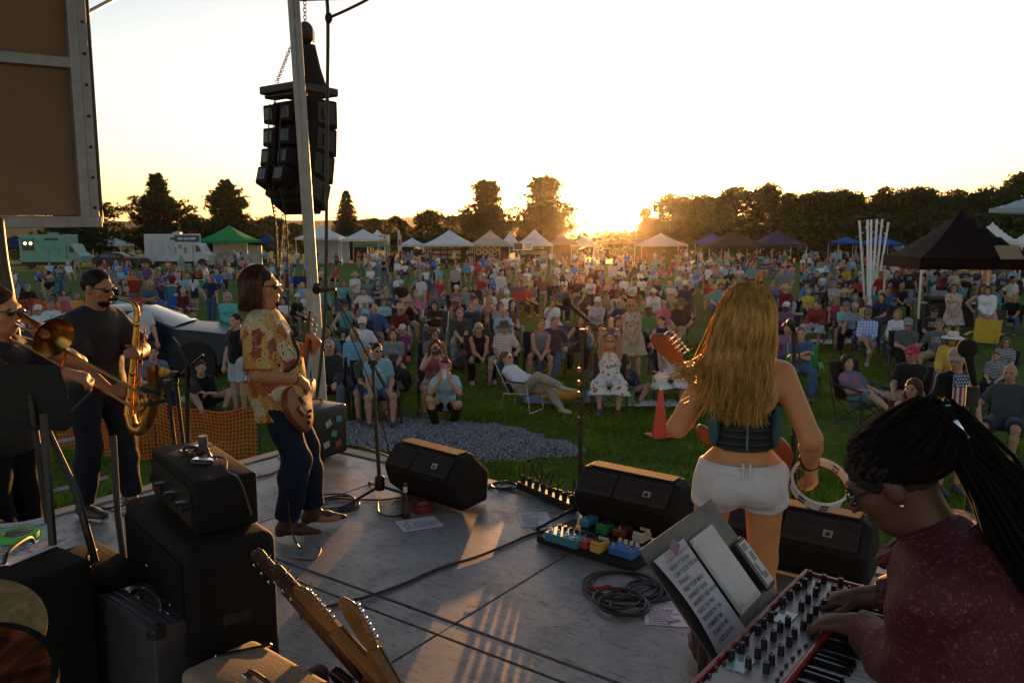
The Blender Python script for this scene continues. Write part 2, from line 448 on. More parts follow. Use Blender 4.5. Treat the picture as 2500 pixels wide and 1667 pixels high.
for xd,top,dep,k,wm,lb in (
 (178,412,86,0,1.25,'broad dark pine half hidden behind the wooden stage panel'),
 (366,400,92,0,1.02,'tall layered pine behind the white food truck'),
 (524,412,94,1,1.05,'pine with a ragged flat top behind the green canopy'),
 (1118,416,98,2,.88,'full rounded pine, left one of the pair beside the setting sun'),
 (1250,408,96,2,1.02,'tall pine edged with gold just left of the sunset gap')):
 tree('pine',PINES[k],xd,top,dep,11.3,lb,wmul=wm,group=G_T)
tree('spruce',SPRUCE,797,436,96,10.1,'pointed grey green spruce rising right of the hanging speakers',name='spruce_tree',wmul=1.05,group=G_T)
for xd,top,dep,k,wm,lb in (
 (52,545,112,1,1.2,'distant small leafy tree at the far left under the panel'),
 (440,492,112,1,.8,'low leafy tree between the two left pines'),
 (628,497,112,1,.9,'sparse leafy tree under the hanging speakers'),
 (690,512,118,0,.9,'small leafy tree right behind the mast foot'),
 (850,500,112,0,.9,'low leafy tree at the right foot of the spruce'),
 (905,496,112,2,.8,'bushy round tree right of the spruce'),
 (985,484,110,1,1.0,'round leafy tree above the small white stall canopy'),
 (1048,492,110,0,.9,'leafy tree tucked against the left of the rounded pine'),
 (1185,505,112,0,1.0,'dark leafy tree between the two rounded pines'),
 (1546,446,100,2,.85,'golden edged leafy tree just right of the sunset gap'),
 (1490,500,104,0,.7,'small golden bush like tree at the right edge of the sunset gap'),
 (1625,450,104,1,.95,'leafy tree, second to the right of the sunset gap'),
 (1694,430,106,0,.75,'tall leafy tree with a knobbly crown above the dark green canopy'),
 (1757,424,106,1,.55,'slim tall leafy tree standing above its neighbours'),
 (1805,444,106,2,.7,'leafy tree just right of the slim tall one'),
 (1868,438,106,0,.8,'leafy tree above the navy canopy roof'),
 (1935,437,106,1,.9,'leafy tree left of the dip in the right treeline'),
 (2042,430,104,2,.72,'wide leafy tree right of the dip in the treeline'),
 (2108,428,104,0,.75,'leafy tree with a tuft top above the bundle of white poles'),
 (2158,455,104,1,.8,'lower leafy tree behind the black canopy peak'),
 (2222,434,102,0,.8,'leafy tree above the right shoulder of the black canopy'),
 (2290,426,100,2,.7,'leafy tree left of the striped awning tip'),
 (2346,402,96,1,.8,'tallest leafy tree at the right edge of the view'),(1585,462,112,0,1,'darker tree between the two nearest right of the sunset'),(1660,452,114,2,1,'dark tree filling in behind the knobbly crown'),(1842,456,114,1,1.1,'dark tree filling in above the navy canopy'),(1902,452,112,2,1,'dark tree filling in left of the treeline dip'),(1990,468,114,0,1.2,'low dark tree in the dip of the treeline'),(2078,448,112,1,1.1,'dark tree filling in above the white poles'),(2188,450,110,2,1,'dark tree filling in above the black canopy'),(2256,446,110,0,1,'dark tree filling in below the awning tip')):
 tree('leafy',DECID[k],xd,top,dep,9.1,lb,wmul=wm * (1.2 if xd > 1500 else 1.1),name='leafy_tree',group=G_T)
for i,(xd,top,dep) in enumerate(((1090,528,99),(1015,520,104),(940,528,103),(1330,535,104),(1400,530,108),(1460,528,103),(1570,498,98),(1655,495,98),(1735,490,98),(1815,492,98),(1895,488,98),(1975,486,97),(2060,488,96),(2150,482,95),(2235,484,94),(2320,480,93),(250,560,96),(30,572,98))):
 lb = ['low dark shrub filling the foot of the trees, number order left to right unclear'][0]
 near = ['behind the cream canopy','behind the wide white canopy','behind the small white canopy','at the left of the low sun','right under the setting sun','at the right of the low sun','behind the pale peaked canopy','behind the blue canopy','behind the dark green canopy','behind the navy canopy','above the white parked cars','above the small blue canopy','behind the white poles','behind the black canopy peak','behind the right slope of the black canopy','under the striped awning','behind the small white canopy by the food truck','at the far left edge'][i]
 tree('bush',BUSH,xd,top,dep,3.2,'dark leafy shrub ' + near,'shrub',1.35,'shrub','shrubs at the foot of the trees')
# ------------------------------------------------------------------ canopies
M_POLE = mat('canopy_pole',(.62,.62,.62),.4,.3)
M_CAN = mat('canopy_cloth',rough=.75,obj=True,var=.12,scale=2.5,bump=.15,fine=5,bdist=.03,transl=.30,spec=.08)
def make_canopy(label,xd0,xd1,eave,peak,col,dep=82,eh=2.1,ph=None,rz=0.,drop=.22,legs=4,walls=None,depth=None,group='stall canopies'):
 w = (xd1 - xd0) / 1829 * dep; d = depth or min(w,4.5)
 c = ATD((xd0 + xd1) / 2,540,dep + d / 2)
 t = thing('canopy_tent',label,'canopy',(c.x,c.y,0),rz,group)
 ze = ATD(xd0,eave,dep).z; zp = ATD(xd0,peak,dep + d / 2).z
 h = w / 2; hd = d / 2; mb = MB(); n = 6
 def roof(px,py):   # px, py in -1..1
  m = max(abs(px),abs(py)); k = 1 - m
  return ze + (zp - ze) * (k ** 1.18)
 vs = []; fs = []; N = 12
 for j in range(N + 1):
  for i in range(N + 1):
   a,b = -1 + 2 * i / N,-1 + 2 * j / N
   vs.append((a * h,b * hd,roof(a,b) - .05 * (1 - abs(abs(a) - abs(b))) * max(abs(a),abs(b)) * (1 - max(abs(a),abs(b))) * 4))
 for j in range(N):
  for i in range(N): fs.append((j * (N + 1) + i,j * (N + 1) + i + 1,(j + 1) * (N + 1) + i + 1,(j + 1) * (N + 1) + i))
 MB().add(vs,fs).build('canopy_top',M_CAN,t,color=col)
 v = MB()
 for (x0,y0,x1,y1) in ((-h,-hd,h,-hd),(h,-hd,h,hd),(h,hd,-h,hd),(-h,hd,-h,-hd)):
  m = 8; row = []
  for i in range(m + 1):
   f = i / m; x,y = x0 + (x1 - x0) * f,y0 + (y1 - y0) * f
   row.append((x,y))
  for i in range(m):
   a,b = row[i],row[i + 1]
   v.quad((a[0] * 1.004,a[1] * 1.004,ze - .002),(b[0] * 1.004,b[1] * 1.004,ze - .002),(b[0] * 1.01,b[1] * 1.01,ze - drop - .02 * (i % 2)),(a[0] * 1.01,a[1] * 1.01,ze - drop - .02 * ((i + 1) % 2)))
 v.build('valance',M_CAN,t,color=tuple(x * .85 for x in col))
 for sx,sy in ((-1,-1),(1,-1),(1,1),(-1,1))[:legs]:
  MB().box((sx * (h - .06),sy * (hd - .06),ze / 2 - .02),(.055,.055,ze)).build('leg',M_POLE,t)
 f = MB()
 for sy in (-1,1): f.box((0,sy * (hd - .06),ze - .1),(w - .15,.03,.03))
 for sx in (-1,1): f.box((sx * (h - .06),0,ze - .1),(.03,d - .15,.03))
 f.cyl((0,0,ze - .1),(0,0,zp - .03),.02)
 f.build('truss',M_POLE,t)
 if walls: MB().box((0,hd - .05,ze * .5),(w - .1,.02,ze - .1)).build('back_wall',M_CAN,t,color=walls)
 return t
WHT = (.80,.80,.82)
make_canopy('navy canopy at the far left edge behind the fence',-30,98,568,542,(.02,.03,.10),78)
make_canopy('small white canopy between the green food truck and the white truck',226,292,561,542,WHT,84)
make_canopy('bright green canopy with a pale printed roof',468,586,553,518,(.03,.33,.10),78,walls=(.35,.42,.5))
make_canopy('dark blue canopy just right of the green one',580,645,557,536,(.03,.06,.16),82)
make_canopy('white canopy directly right of the mast',690,790,546,517,WHT,82,walls=(.55,.57,.62))
make_canopy('wide low white canopy left of the lettered banner',790,878,549,526,WHT,80)
make_canopy('white peak showing above the lettered banner',846,888,548,527,WHT,90)
make_canopy('small white canopy with open sides left of the picture stall',917,975,562,546,WHT,84)
make_canopy('wide white canopy over the stall hung with framed pictures',975,1090,561,528,WHT,80,walls=(.06,.045,.03))
make_canopy('cream canopy over the stall with round wall plaques',1080,1172,561,528,(.62,.55,.42),82,walls=(.05,.04,.03))
make_canopy('white canopy squeezed behind the cream one',1147,1196,562,530,WHT,86)
make_canopy('white canopy with a printed sign on its front edge',1187,1269,560,526,WHT,78,walls=(.07,.05,.03))
make_canopy('dusty pink canopy left of the sunset',1259,1325,557,539,(.45,.28,.24),82,walls=(.06,.04,.03))
make_canopy('white canopy nearest the left of the sunset',1309,1368,562,542,(.75,.72,.70),84)
make_canopy('long flat brown shelter under the setting sun',1368,1468,556,551,(.16,.10,.05),92,group='stall canopies')
make_canopy('pale peaked canopy just right of the sunset',1464,1571,561,535,(.70,.66,.58),80,walls=(.10,.075,.05))
make_canopy('royal blue canopy behind the dark green one',1603,1668,556,534,(.05,.08,.38),84)
make_canopy('dark green canopy with white legs',1614,1760,565,530,(.035,.05,.04),72)
make_canopy('navy canopy with one pale corner',1730,1838,561,528,(.06,.07,.12),78)
make_canopy('small bright blue canopy left of the white poles',1914,1974,556,542,(.02,.12,.48),88)
make_canopy('bright blue canopy behind the white poles',1982,2060,559,538,(.02,.12,.48),84)
make_canopy('white canopy peeking over the right slope of the black one',2238,2318,553,509,WHT,45)
make_canopy('white canopy at the far right edge by the cars',2328,2392,560,531,WHT,50)
bt = make_canopy('large black canopy with a square badge over the sound desk',2072,2336,592,480,(.006,.006,.008),24.5,drop=.36,depth=3.4,rz=R(-7))
MB().box((0,0,0),(.30,.012,.19)).build('badge',mat('badge_teal',(.20,.42,.45),.5),bt,loc=(1.62,-1.735,ATD(2200,608,24.5).z))
MB().box((0,-.012,.03),(.24,.01,.05)).build('badge_mark',mat('badge_dark',(.03,.06,.08),.5),bt,loc=(1.62,-1.735,ATD(2200,608,24.5).z))
obj('lettering',text_mesh('EMPIRE',.06,mat('badge_dark'),align='CENTER'),bt,loc=(1.62,-1.745,ATD(2200,613,24.5).z)).rotation_euler = (R(90),0,0)
# striped awning, upper right
aw = make_canopy('pale striped awning corner high at the right edge',2313,2587,474,400,(.45,.55,.62),20,depth=3.0,drop=.1,legs=2,rz=R(45))
# tan open trailer flap right of the black canopy
MB().box((0,0,0),(.75,.5,.04),Euler((R(52),0,R(8))).to_matrix()).build('awning_flap',mat('tan_cloth',(.30,.22,.15),.8,bump=.2),label='small tan flap hanging beside the black canopy',cat='awning',loc=ATD(2318,580,24))
# banner, feather flag, stall goods
bn = thing('banner','white banner with red lettering over yellow and teal bands','banner',ATD(853,566,84))
MB().box((0,0,.7),(3.9,.03,1.0)).build('sheet',mat('banner_white',(.75,.74,.70),.7),bn)
MB().box((0,-.02,.38),(3.88,.03,.22)).build('yellow_band',mat('banner_yellow',(.75,.60,.06),.7),bn)
MB().box((0,-.02,.06),(3.88,.03,.3)).build('teal_band',mat('banner_teal',(.10,.40,.42),.7),bn)
obj('lettering',text_mesh('MASSAGE',.78,mat('banner_red',(.45,.03,.03),.7),align='CENTER'),bn,loc=(0.0,-.04,.58)).rotation_euler = (R(90),0,0)
for sx in (-1.9,1.9): MB().cyl((sx,.03,-1.9),(sx,.03,1.2),.03).build('post',M_POLE,bn)
ff = thing('feather_flag','narrow white feather flag beside the banner','flag',(ATD(914,540,78).x,78,0))
MB().cyl((0,0,0),(0,0,3.6),.025).build('pole',M_POLE,ff)
MB().prism([(0.02,1.4),(.30,1.5),(.33,2.8),(.15,3.5),(.02,3.55)],-.008,.008,Matrix(((1,0,0),(0,0,-1),(0,1,0)))).build('flag_cloth',mat('flag_cloth',(.7,.62,.6),.8,transl=.3),ff)
MB().prism([(0.04,2.0),(.25,2.0),(.25,2.6),(.04,2.6)],.009,.012,Matrix(((1,0,0),(0,0,-1),(0,1,0)))).build('red_patch',mat('banner_red'),ff)
sr = random.Random(5)
def stall_goods(xd0,xd1,dep,n,rows,label,rnd=False):
 for k in range(n):
  x = xd0 + (xd1 - xd0) * ((k % (n // rows)) + .5) / (n // rows); row = k // (n // rows)
  z = 1.75 - row * .5; p = ATD(x,540,dep)
  name = 'wall_plaque' if rnd else 'framed_picture'
  where = ['top','middle','bottom'][row] + ' row, ' + ['first','second','third','fourth','fifth','sixth'][k % (n // rows)] + ' from the left'
  t = thing(name,('round carved plaque' if rnd else 'framed picture') + ' hung at the ' + label + ', ' + where,'plaque' if rnd else 'picture',(p.x,p.y,z),0,'goods hung in the market stalls')
  if rnd:
   MB().lathe([(.0,0),(.34,0),(.34,.05),(.27,.05),(.27,.03),(0,.03)],q=Matrix.Rotation(R(90),3,'X'),n=18).build('rim',mat('plaque_pale',(.45,.38,.28),.7),t)
   MB().lathe([(.0,.035),(.15,.035),(.15,.06),(0,.06)],q=Matrix.Rotation(R(90),3,'X'),n=14).build('hub',mat('plaque_red',(.25,.06,.05),.7),t)
  else:
   w,h = sr.uniform(.5,.75),sr.uniform(.3,.42)
   MB().box((0,0,0),(w,.04,h)).build('frame',mat('frame_wood',(.28,.20,.12),.6),t)
   MB().box((0,-.02,0),(w - .1,.03,h - .1)).build('print',mat(sr.choice(['print_a','print_b','print_c']),sr.choice([(.35,.25,.12),(.22,.25,.28),(.42,.36,.28)]),.6),t)
stall_goods(978,1060,82.5,15,3,'picture stall')
stall_goods(1092,1150,83,8,2,'plaque stall',True)
stall_goods(1196,1250,80,8,2,'stall with the printed sign')
sg = thing('stall_sign','white printed sign hung on the front of a white canopy','sign',(ATD(1201,540,77.6).x,77.6,ATD(1201,566,77.6).z))
MB().box((0,0,0),(1.9,.03,.75)).build('sheet',mat('banner_white'),sg)
MB().box((-.45,-.02,0),(.8,.02,.6)).build('photo_panel',mat('sign_photo',(.10,.06,.04),.6,var=.8,scale=6),sg)
for k in range(3): MB().box((.5,-.02,.2 - .18 * k),(.7 - .1 * k,.02,.06)).build('text_line',mat('badge_dark'),sg)
# white poles with string lights
pb = thing('pole_bundle','bundle of tall white poles leaning together with string lights','poles',G(2122,752))
tops = [(2098,539),(2118,537),(2127,537),(2141,535),(2154,535),(2169,543)]
bots = [(2112,752),(2119,756),(2124,758),(2127,754),(2132,750),(2136,748)]
dp = pb.location.y; tl = []
for i,((a,b),(c,d)) in enumerate(zip(tops,bots)):
 p1 = AT(a,b,dp + (i % 3 - 1) * .25) - pb.location; p0 = G(c,d) - pb.location
 p0.z = 0
 MB().cyl(p0,p1,.045,n=10).build('pole',mat('pvc',(.72,.72,.74),.45,var=.15),pb,smooth=True); tl.append(p1)
wire = MB(); bulbs = []
for i in range(5):
 a,b = tl[i],tl[i + 1]
 pts = [a.lerp(b,k / 6) - V3(0,0,(.1 + .35 * (i % 2 == 0)) * math.sin(math.pi * k / 6) + .06) for k in range(7)]
 wire.tube(pts,.008,5)
 bulbs += pts[1:-1:2]
wire.build('light_wire',mat('cable_black',(.015,.015,.015),.5),pb)
bm_ = MB().sphere((0,0,0),.035,8,6).mesh('bulb',mat('bulb_glass',(.85,.75,.55),.15),True)
for p in bulbs: obj('bulb',bm_,pb,loc=p)
# ------------------------------------------------------------------ vehicles
M_GLASS = mat('car_glass',(.02,.025,.03),.08,0,var=.05,spec=.8)
M_TYRE = mat('tyre',(.02,.02,.02),.85)
M_RIM = mat('rim',(.45,.45,.47),.35,.8)
M_PAINT = mat('car_paint',rough=.34,obj=True,var=.05,coat=0,spec=.18)
def wheel(t,x,y,r=.34,w=.22):
 q = Matrix.Rotation(R(90),3,'X')
 o = MB().lathe([(r * .62,-w / 2),(r * .95,-w / 2),(r,-w * .35),(r,w * .35),(r * .95,w / 2),(r * .62,w / 2)],q=q,n=24).build('wheel',M_TYRE,t,True,loc=(x,y,r))
 rm = MB().lathe([(0,-w * .42),(r * .63,-w * .42),(r * .63,w * .42),(0,w * .42)],q=q,n=16)
 for k in range(5):
  a = k * 1.2566; rm.box((math.cos(a) * r * .35,0,math.sin(a) * r * .35),(r * .5,w * .95,.05),Matrix.Rotation(-a,3,'Y'))
 rm.build('rim',M_RIM,o,False)
def car_body(prof,halfw,inset_z,top_in):
 "closed body from a side outline; narrower above the waist"
 vs = []; fs = []
 m = len(prof)
 def hw(x,z):
  k = max(0,min(1,(z - inset_z) / .6)); e = 1 - .10 * (abs(x) / 2.3) ** 4
  return (halfw - top_in * k) * e
 for s,f in ((-1,1),(-1,.86),(1,.86),(1,1)):
  pass
 rings = [(-1.0,.965),(-.97,.99),(-.8,1.0),(0,1.0),(.8,1.0),(.97,.99),(1.0,.965)]
 for (s,zz) in rings:
  for x,z in prof:
   crown = .03 * (1 - s * s) if z > .6 else 0
   vs.append((x * (1 - .015 * abs(s) ** 3),s * hw(x,z),z * zz + (1 - zz) * .3 + crown))
 for i in range(len(rings) - 1):
  fs += [(i * m + k,i * m + (k + 1) % m,(i + 1) * m + (k + 1) % m,(i + 1) * m + k) for k in range(m)]
 fs += [tuple(range(m - 1,-1,-1)),tuple(range((len(rings) - 1) * m,len(rings) * m))]
 return MB().add(vs,fs)
HATCH = [(-2.30,.42),(-2.34,.62),(-2.28,.82),(-2.05,.95),(-1.5,1.02),(-1.0,1.06),(-.55,1.28),(-.15,1.42),(.5,1.47),(1.2,1.42),(1.75,1.22),(2.15,1.02),(2.28,.92),(2.3,.6),(2.24,.36),(1.8,.28),(0,.26),(-1.9,.28)]
SUV = [(-2.25,.45),(-2.3,.7),(-2.22,.98),(-1.9,1.08),(-1.1,1.14),(-.65,1.55),(-.4,1.66),(.9,1.72),(1.95,1.68),(2.2,1.15),(2.28,.95),(2.28,.55),(2.2,.38),(0,.34),(-2.0,.36)]
def make_car(label,loc,rz,col,prof=SUV,group=None,detail=True):
 t = thing('parked_car',label,'car',loc,rz,group)
 hw = .92
 car_body(prof,hw,.9,.22).build('body',M_PAINT,t,True,color=col).data.set_sharp_from_angle(angle=R(16))
 zt = max(z for x,z in prof)
 su = prof is SUV
 ws = [(-1.02,1.13),(-.66,1.50),(-.45,1.60),(-.45,1.12)] if su else [(-.93,1.07),(-.56,1.25),(-.2,1.375),(-.2,1.0)]
 for s in (-1,1):
  y = s * (hw - (.085 if su else .09))
  side = [(-.9,1.12),(-.55,1.5),(-.35,1.58),(.5,1.62),(.5,1.1)] if su else [(-.85,1.03),(-.5,1.22),(-.1,1.35),(.45,1.38),(.45,1.0)]
  side2 = [(.56,1.1),(.56,1.62),(1.6,1.58),(1.95,1.12)] if su else [(.52,1.0),(.52,1.38),(1.15,1.32),(1.6,1.12),(1.5,1.02)]
  for poly in (side,side2):
   lean = -.18
   vs = [(x,y - s * max(0,(z - 1.0)) * .34 + s * .022,z) for x,z in poly]
   vs2 = [(x,y - s * max(0,(z - 1.0)) * .34 - s * .06,z) for x,z in poly]
   n = len(vs)
   MB().add(vs + vs2,[tuple(range(n)),tuple(range(2 * n - 1,n - 1,-1))] + [(i,(i + 1) % n,n + (i + 1) % n,n + i) for i in range(n)]).build('side_window',M_GLASS,t)
  o = MB().sphere((-.62,s * (hw + .1),1.06),(.10,.12,.085),12,8).build('mirror',M_PAINT,t,True,color=tuple(c * .6 for c in col))
 if su: a,b,w0,w1 = (-1.09,1.15),(-.63,1.57),.74,.62
 else: a,b,w0,w1 = (-1.0,1.075),(-.17,1.425),.76,.60
 def glass(a,b,w0,w1,off,nm):
  dx,dz = b[0] - a[0],b[1] - a[1]; L = math.hypot(dx,dz); nx_,nz_ = -dz / L * off,dx / L * off
  if nz_ < 0: nx_,nz_ = -nx_,-nz_
  m = MB(); N = 6
  vs = []
  for k in (0,1):
   for i in range(N + 1):
    for j in range(N + 1):
     f = j / N; s = -1 + 2 * i / N; w = w0 + (w1 - w0) * f
     cr = .035 * (1 - s * s)
     vs.append((a[0] + dx * f + nx_ * (1 - k) - (.05 * s * s if dx > 0 else -.05 * s * s) * -1,s * w,a[1] + dz * f + nz_ * (1 - k) + cr - .03 * k))
  fs = [(i * (N + 1) + j,(i + 1) * (N + 1) + j,(i + 1) * (N + 1) + j + 1,i * (N + 1) + j + 1) for i in range(N) for j in range(N)]
  m.add(vs[:(N + 1) ** 2],fs).build(nm,M_GLASS,t,True)
 glass(a,b,w0,w1,.02,'windscreen')
 for x in (-1.42,1.38):
  for s in (-1,1): wheel(t,x,s * (hw - .12),.35)
  for s in (-1,1):
   MB().lathe([(0,0),(.43,0),(.43,.03),(0,.03)],q=Matrix.Rotation(R(90),3,'X'),n=20).build('wheel_arch',mat('arch_black',(.012,.012,.012),.9),t,loc=(x,s * (hw - .01) + .015,.37))
 for s in (-1,1):
  hz = .86 if su else .74
  MB().sphere((-2.16,s * .66,hz),(.12,.2,.075),14,8).build('headlight',mat('lamp_glass',(.55,.58,.62),.1,spec=.9),t,True)
  MB().sphere((2.2,s * .68,.95),(.08,.16,.08),10,6).build('tail_light',mat('tail_red',(.35,.01,.01),.2),t,True)
 MB().box((-2.31,0,.60),(.06,1.1,.20)).build('grille',mat('arch_black'),t,bevel=.02)
 for k in range(3): MB().box((-2.345,0,.54 + .06 * k),(.02,1.05,.015)).build('grille_bar',M_RIM,t)
 MB().box((-2.34,0,.40),(.03,.4,.12)).build('number_plate',mat('plate',(.7,.68,.55),.5),t)
 return t
# the dark blue car beside the stage; its nose points right and a little towards the stage
BC = make_car('dark blue hatchback parked behind the saxophone player',(-8.1,17.3,0),R(183),(.006,.016,.034),HATCH)
GC = 'cars parked under the far trees'
for i,(xd,dep,col,lb) in enumerate(((1650,100,(.6,.6,.62),'white car parked behind the dark green canopy'),(1738,98,(.62,.62,.64),'white car parked below the navy canopy'),(1795,98,(.6,.61,.63),'white car just right of the navy canopy'),(1846,97,(.5,.52,.55),'silver car parked left of the green shirt'),(1884,98,(.10,.10,.11),'dark car between pale ones in the far row'),(1925,97,(.45,.47,.5),'grey car left of the small blue canopy'),(2080,92,(.55,.55,.58),'pale car behind the blue canopy by the poles'),(2344,60,(.55,.05,.03),'red car at the far right edge'))):
 p = ATD(xd,560,dep); make_car(lb,(p.x,p.y,0),R(90 + (i * 37) % 30 - 15),col,SUV,GC)
p = ATD(276,560,72); make_car('dark car beyond the man in a white top on the left',(p.x,p.y,0),R(175),(.02,.02,.022),HATCH)
def box_truck(label,x0d,x1d,dep,col,h=3.0,cabside=1,serving=True,box_z=.55):
 w = (x1d - x0d) / 1829 * dep; c = ATD((x0d + x1d) / 2,540,dep)
 t = thing('food_truck',label,'truck',(c.x,c.y + 1.1,0),0,'food trucks on the left')
 L = w * .76; bx = -cabside * (w - L) / 2
 MB().box((bx,0,(h + box_z) / 2),(L,2.2,h - box_z)).build('box_body',M_PAINT,t,bevel=.06,color=col)
 cx = cabside * (w / 2 - (w - L) / 2); cw = (w - L)
 P = [(-cw / 2,.5),(-cw / 2,h * .72),(-cw * .15,h * .72),(cw * .12,h * .47),(cw * .5,h * .38),(cw * .5,.5)]
 if cabside < 0: P = [(-x,z) for x,z in P][::-1]
 MB().prism(P,-1.0,1.0,Matrix(((1,0,0),(0,0,-1),(0,1,0)))).build('cab',M_PAINT,t,bevel=.05,color=col,loc=(cx,0,0))
 wq = [(-cw * .32,h * .48),(-cw * .32,h * .66),(-cw * .16,h * .66),(cw * .05,h * .48)]
 if cabside < 0: wq = [(-x,z) for x,z in wq][::-1]
 MB().prism(wq,1.0,1.02,Matrix(((1,0,0),(0,0,-1),(0,1,0)))).build('cab_window',M_GLASS,t,loc=(cx,0,0))
 for x in (bx - L * .28,cx + cabside * .1): wheel(t,x,-.95,.42,.25)
 MB().box((bx,-1.0,.52),(L * .95,.1,.28)).build('side_skirt',mat('arch_black'),t)
 if serving:
  MB().box((bx - L * .3,-1.105,h * .66),(L * .26,.03,h * .26)).build('serving_hatch',mat('hatch_dark',(.04,.035,.03),.6),t)
  MB().box((bx - L * .3,-1.4,h * .86),(L * .30,.6,.04),Euler((R(12),0,0)).to_matrix()).build('hatch_awning',M_PAINT,t,color=tuple(c * .6 for c in col))
  for k in range(2): MB().sphere((bx - L * .36 + k * .5,-1.13,h * .74),.12,10,8).build('hatch_lamp',mat('hatch_lamp',(1.0,.72,.35),.4,emis=3.0),t,True)
 for k in range(4): MB().box((bx + L * (.02 + .11 * k),-1.105,h * (.62 - .1 * (k % 2))),(L * .07,.012,h * (.12 + .06 * (k % 2)))).build('side_print',mat('print_teal',(.10,.24,.22),.6),t)
 MB().box((bx + L * .2,-1.105,h * .86),(L * .3,.012,h * .07)).build('sign_strip',mat('hatch_dark'),t)
 MB().box((bx + L * .1,0,h + .08),(.7,.6,.18)).build('roof_vent',M_PAINT,t,color=tuple(c * .9 for c in col),bevel=.02)
 return t
box_truck('mint green food truck with a lit serving hatch',42,182,72,(.13,.30,.25),3.05)
wt = box_truck('white box truck with open panels and a dark number strip',330,475,74,(.40,.42,.46),3.1,serving=False)
obj('lettering',text_mesh('609-230-0589',.30,mat('lettering_white',(.8,.8,.8),.6),align='CENTER'),wt,loc=(1.05,-1.12,2.58)).rotation_euler = (R(90),0,0)
MB().box((1.05,-1.112,2.68),(2.3,.01,.6)).build('number_strip',mat('strip_navy',(.02,.04,.09),.5),wt)
for k in range(3): MB().box((-2.3 + k * .95,-1.115,1.75),(.55,.02,1.5)).build('open_panel',mat('panel_grey',(.35,.40,.44),.5),wt)
# ------------------------------------------------------------------ bodies: one continuous surface from blended tapered limbs
A3 = lambda *p: np.array(p,float)
def nets(V,org,h):
 S = V < 0; nx,ny,nz = V.shape
 O = np.array([(i,j,k) for i in (0,1) for j in (0,1) for k in (0,1)])
 cnt = np.zeros((nx - 1,ny - 1,nz - 1),np.uint8)
 for i,j,k in O: cnt += S[i:nx - 1 + i,j:ny - 1 + j,k:nz - 1 + k]
 act = (cnt > 0) & (cnt < 8); A = np.argwhere(act)
 idx = np.full(act.shape,-1,np.int64); idx[act] = np.arange(len(A))
 vals = np.stack([V[A[:,0] + o[0],A[:,1] + o[1],A[:,2] + o[2]] for o in O],1)
 acc = np.zeros((len(A),3)); num = np.zeros(len(A))
 for a in range(8):
  for b in range(a + 1,8):
   if np.abs(O[a] - O[b]).sum() != 1: continue
   va,vb = vals[:,a],vals[:,b]; m = (va < 0) != (vb < 0)
   t = np.where(m,va / np.where(m,va - vb,1),0)
   acc += m[:,None] * (O[a] + t[:,None] * (O[b] - O[a])); num += m
 P = org + h * (A + acc / np.maximum(num,1)[:,None])
 Q = []
 for ax in range(3):
  sl0 = [slice(1,-1)] * 3; sl1 = [slice(1,-1)] * 3
  sl0[ax] = slice(0,-1); sl1[ax] = slice(1,None)
  a,b = S[tuple(sl0)],S[tuple(sl1)]
  E = np.argwhere(a != b);
  if not len(E): continue
  flip = a[E[:,0],E[:,1],E[:,2]]
  base = E.copy(); o1,o2 = [x for x in range(3) if x != ax]
  for x in (o1,o2): base[:,x] += 1
  def cell(d1,d2):
   c = base.copy(); c[:,o1] += d1; c[:,o2] += d2
   return idx[c[:,0],c[:,1],c[:,2]]
  q = np.stack([cell(-1,-1),cell(0,-1),cell(0,0),cell(-1,0)],1)
  if ax == 1: flip = ~flip
  q[~flip] = q[~flip][:,::-1]
  Q.append(q)
 return P,np.concatenate(Q)
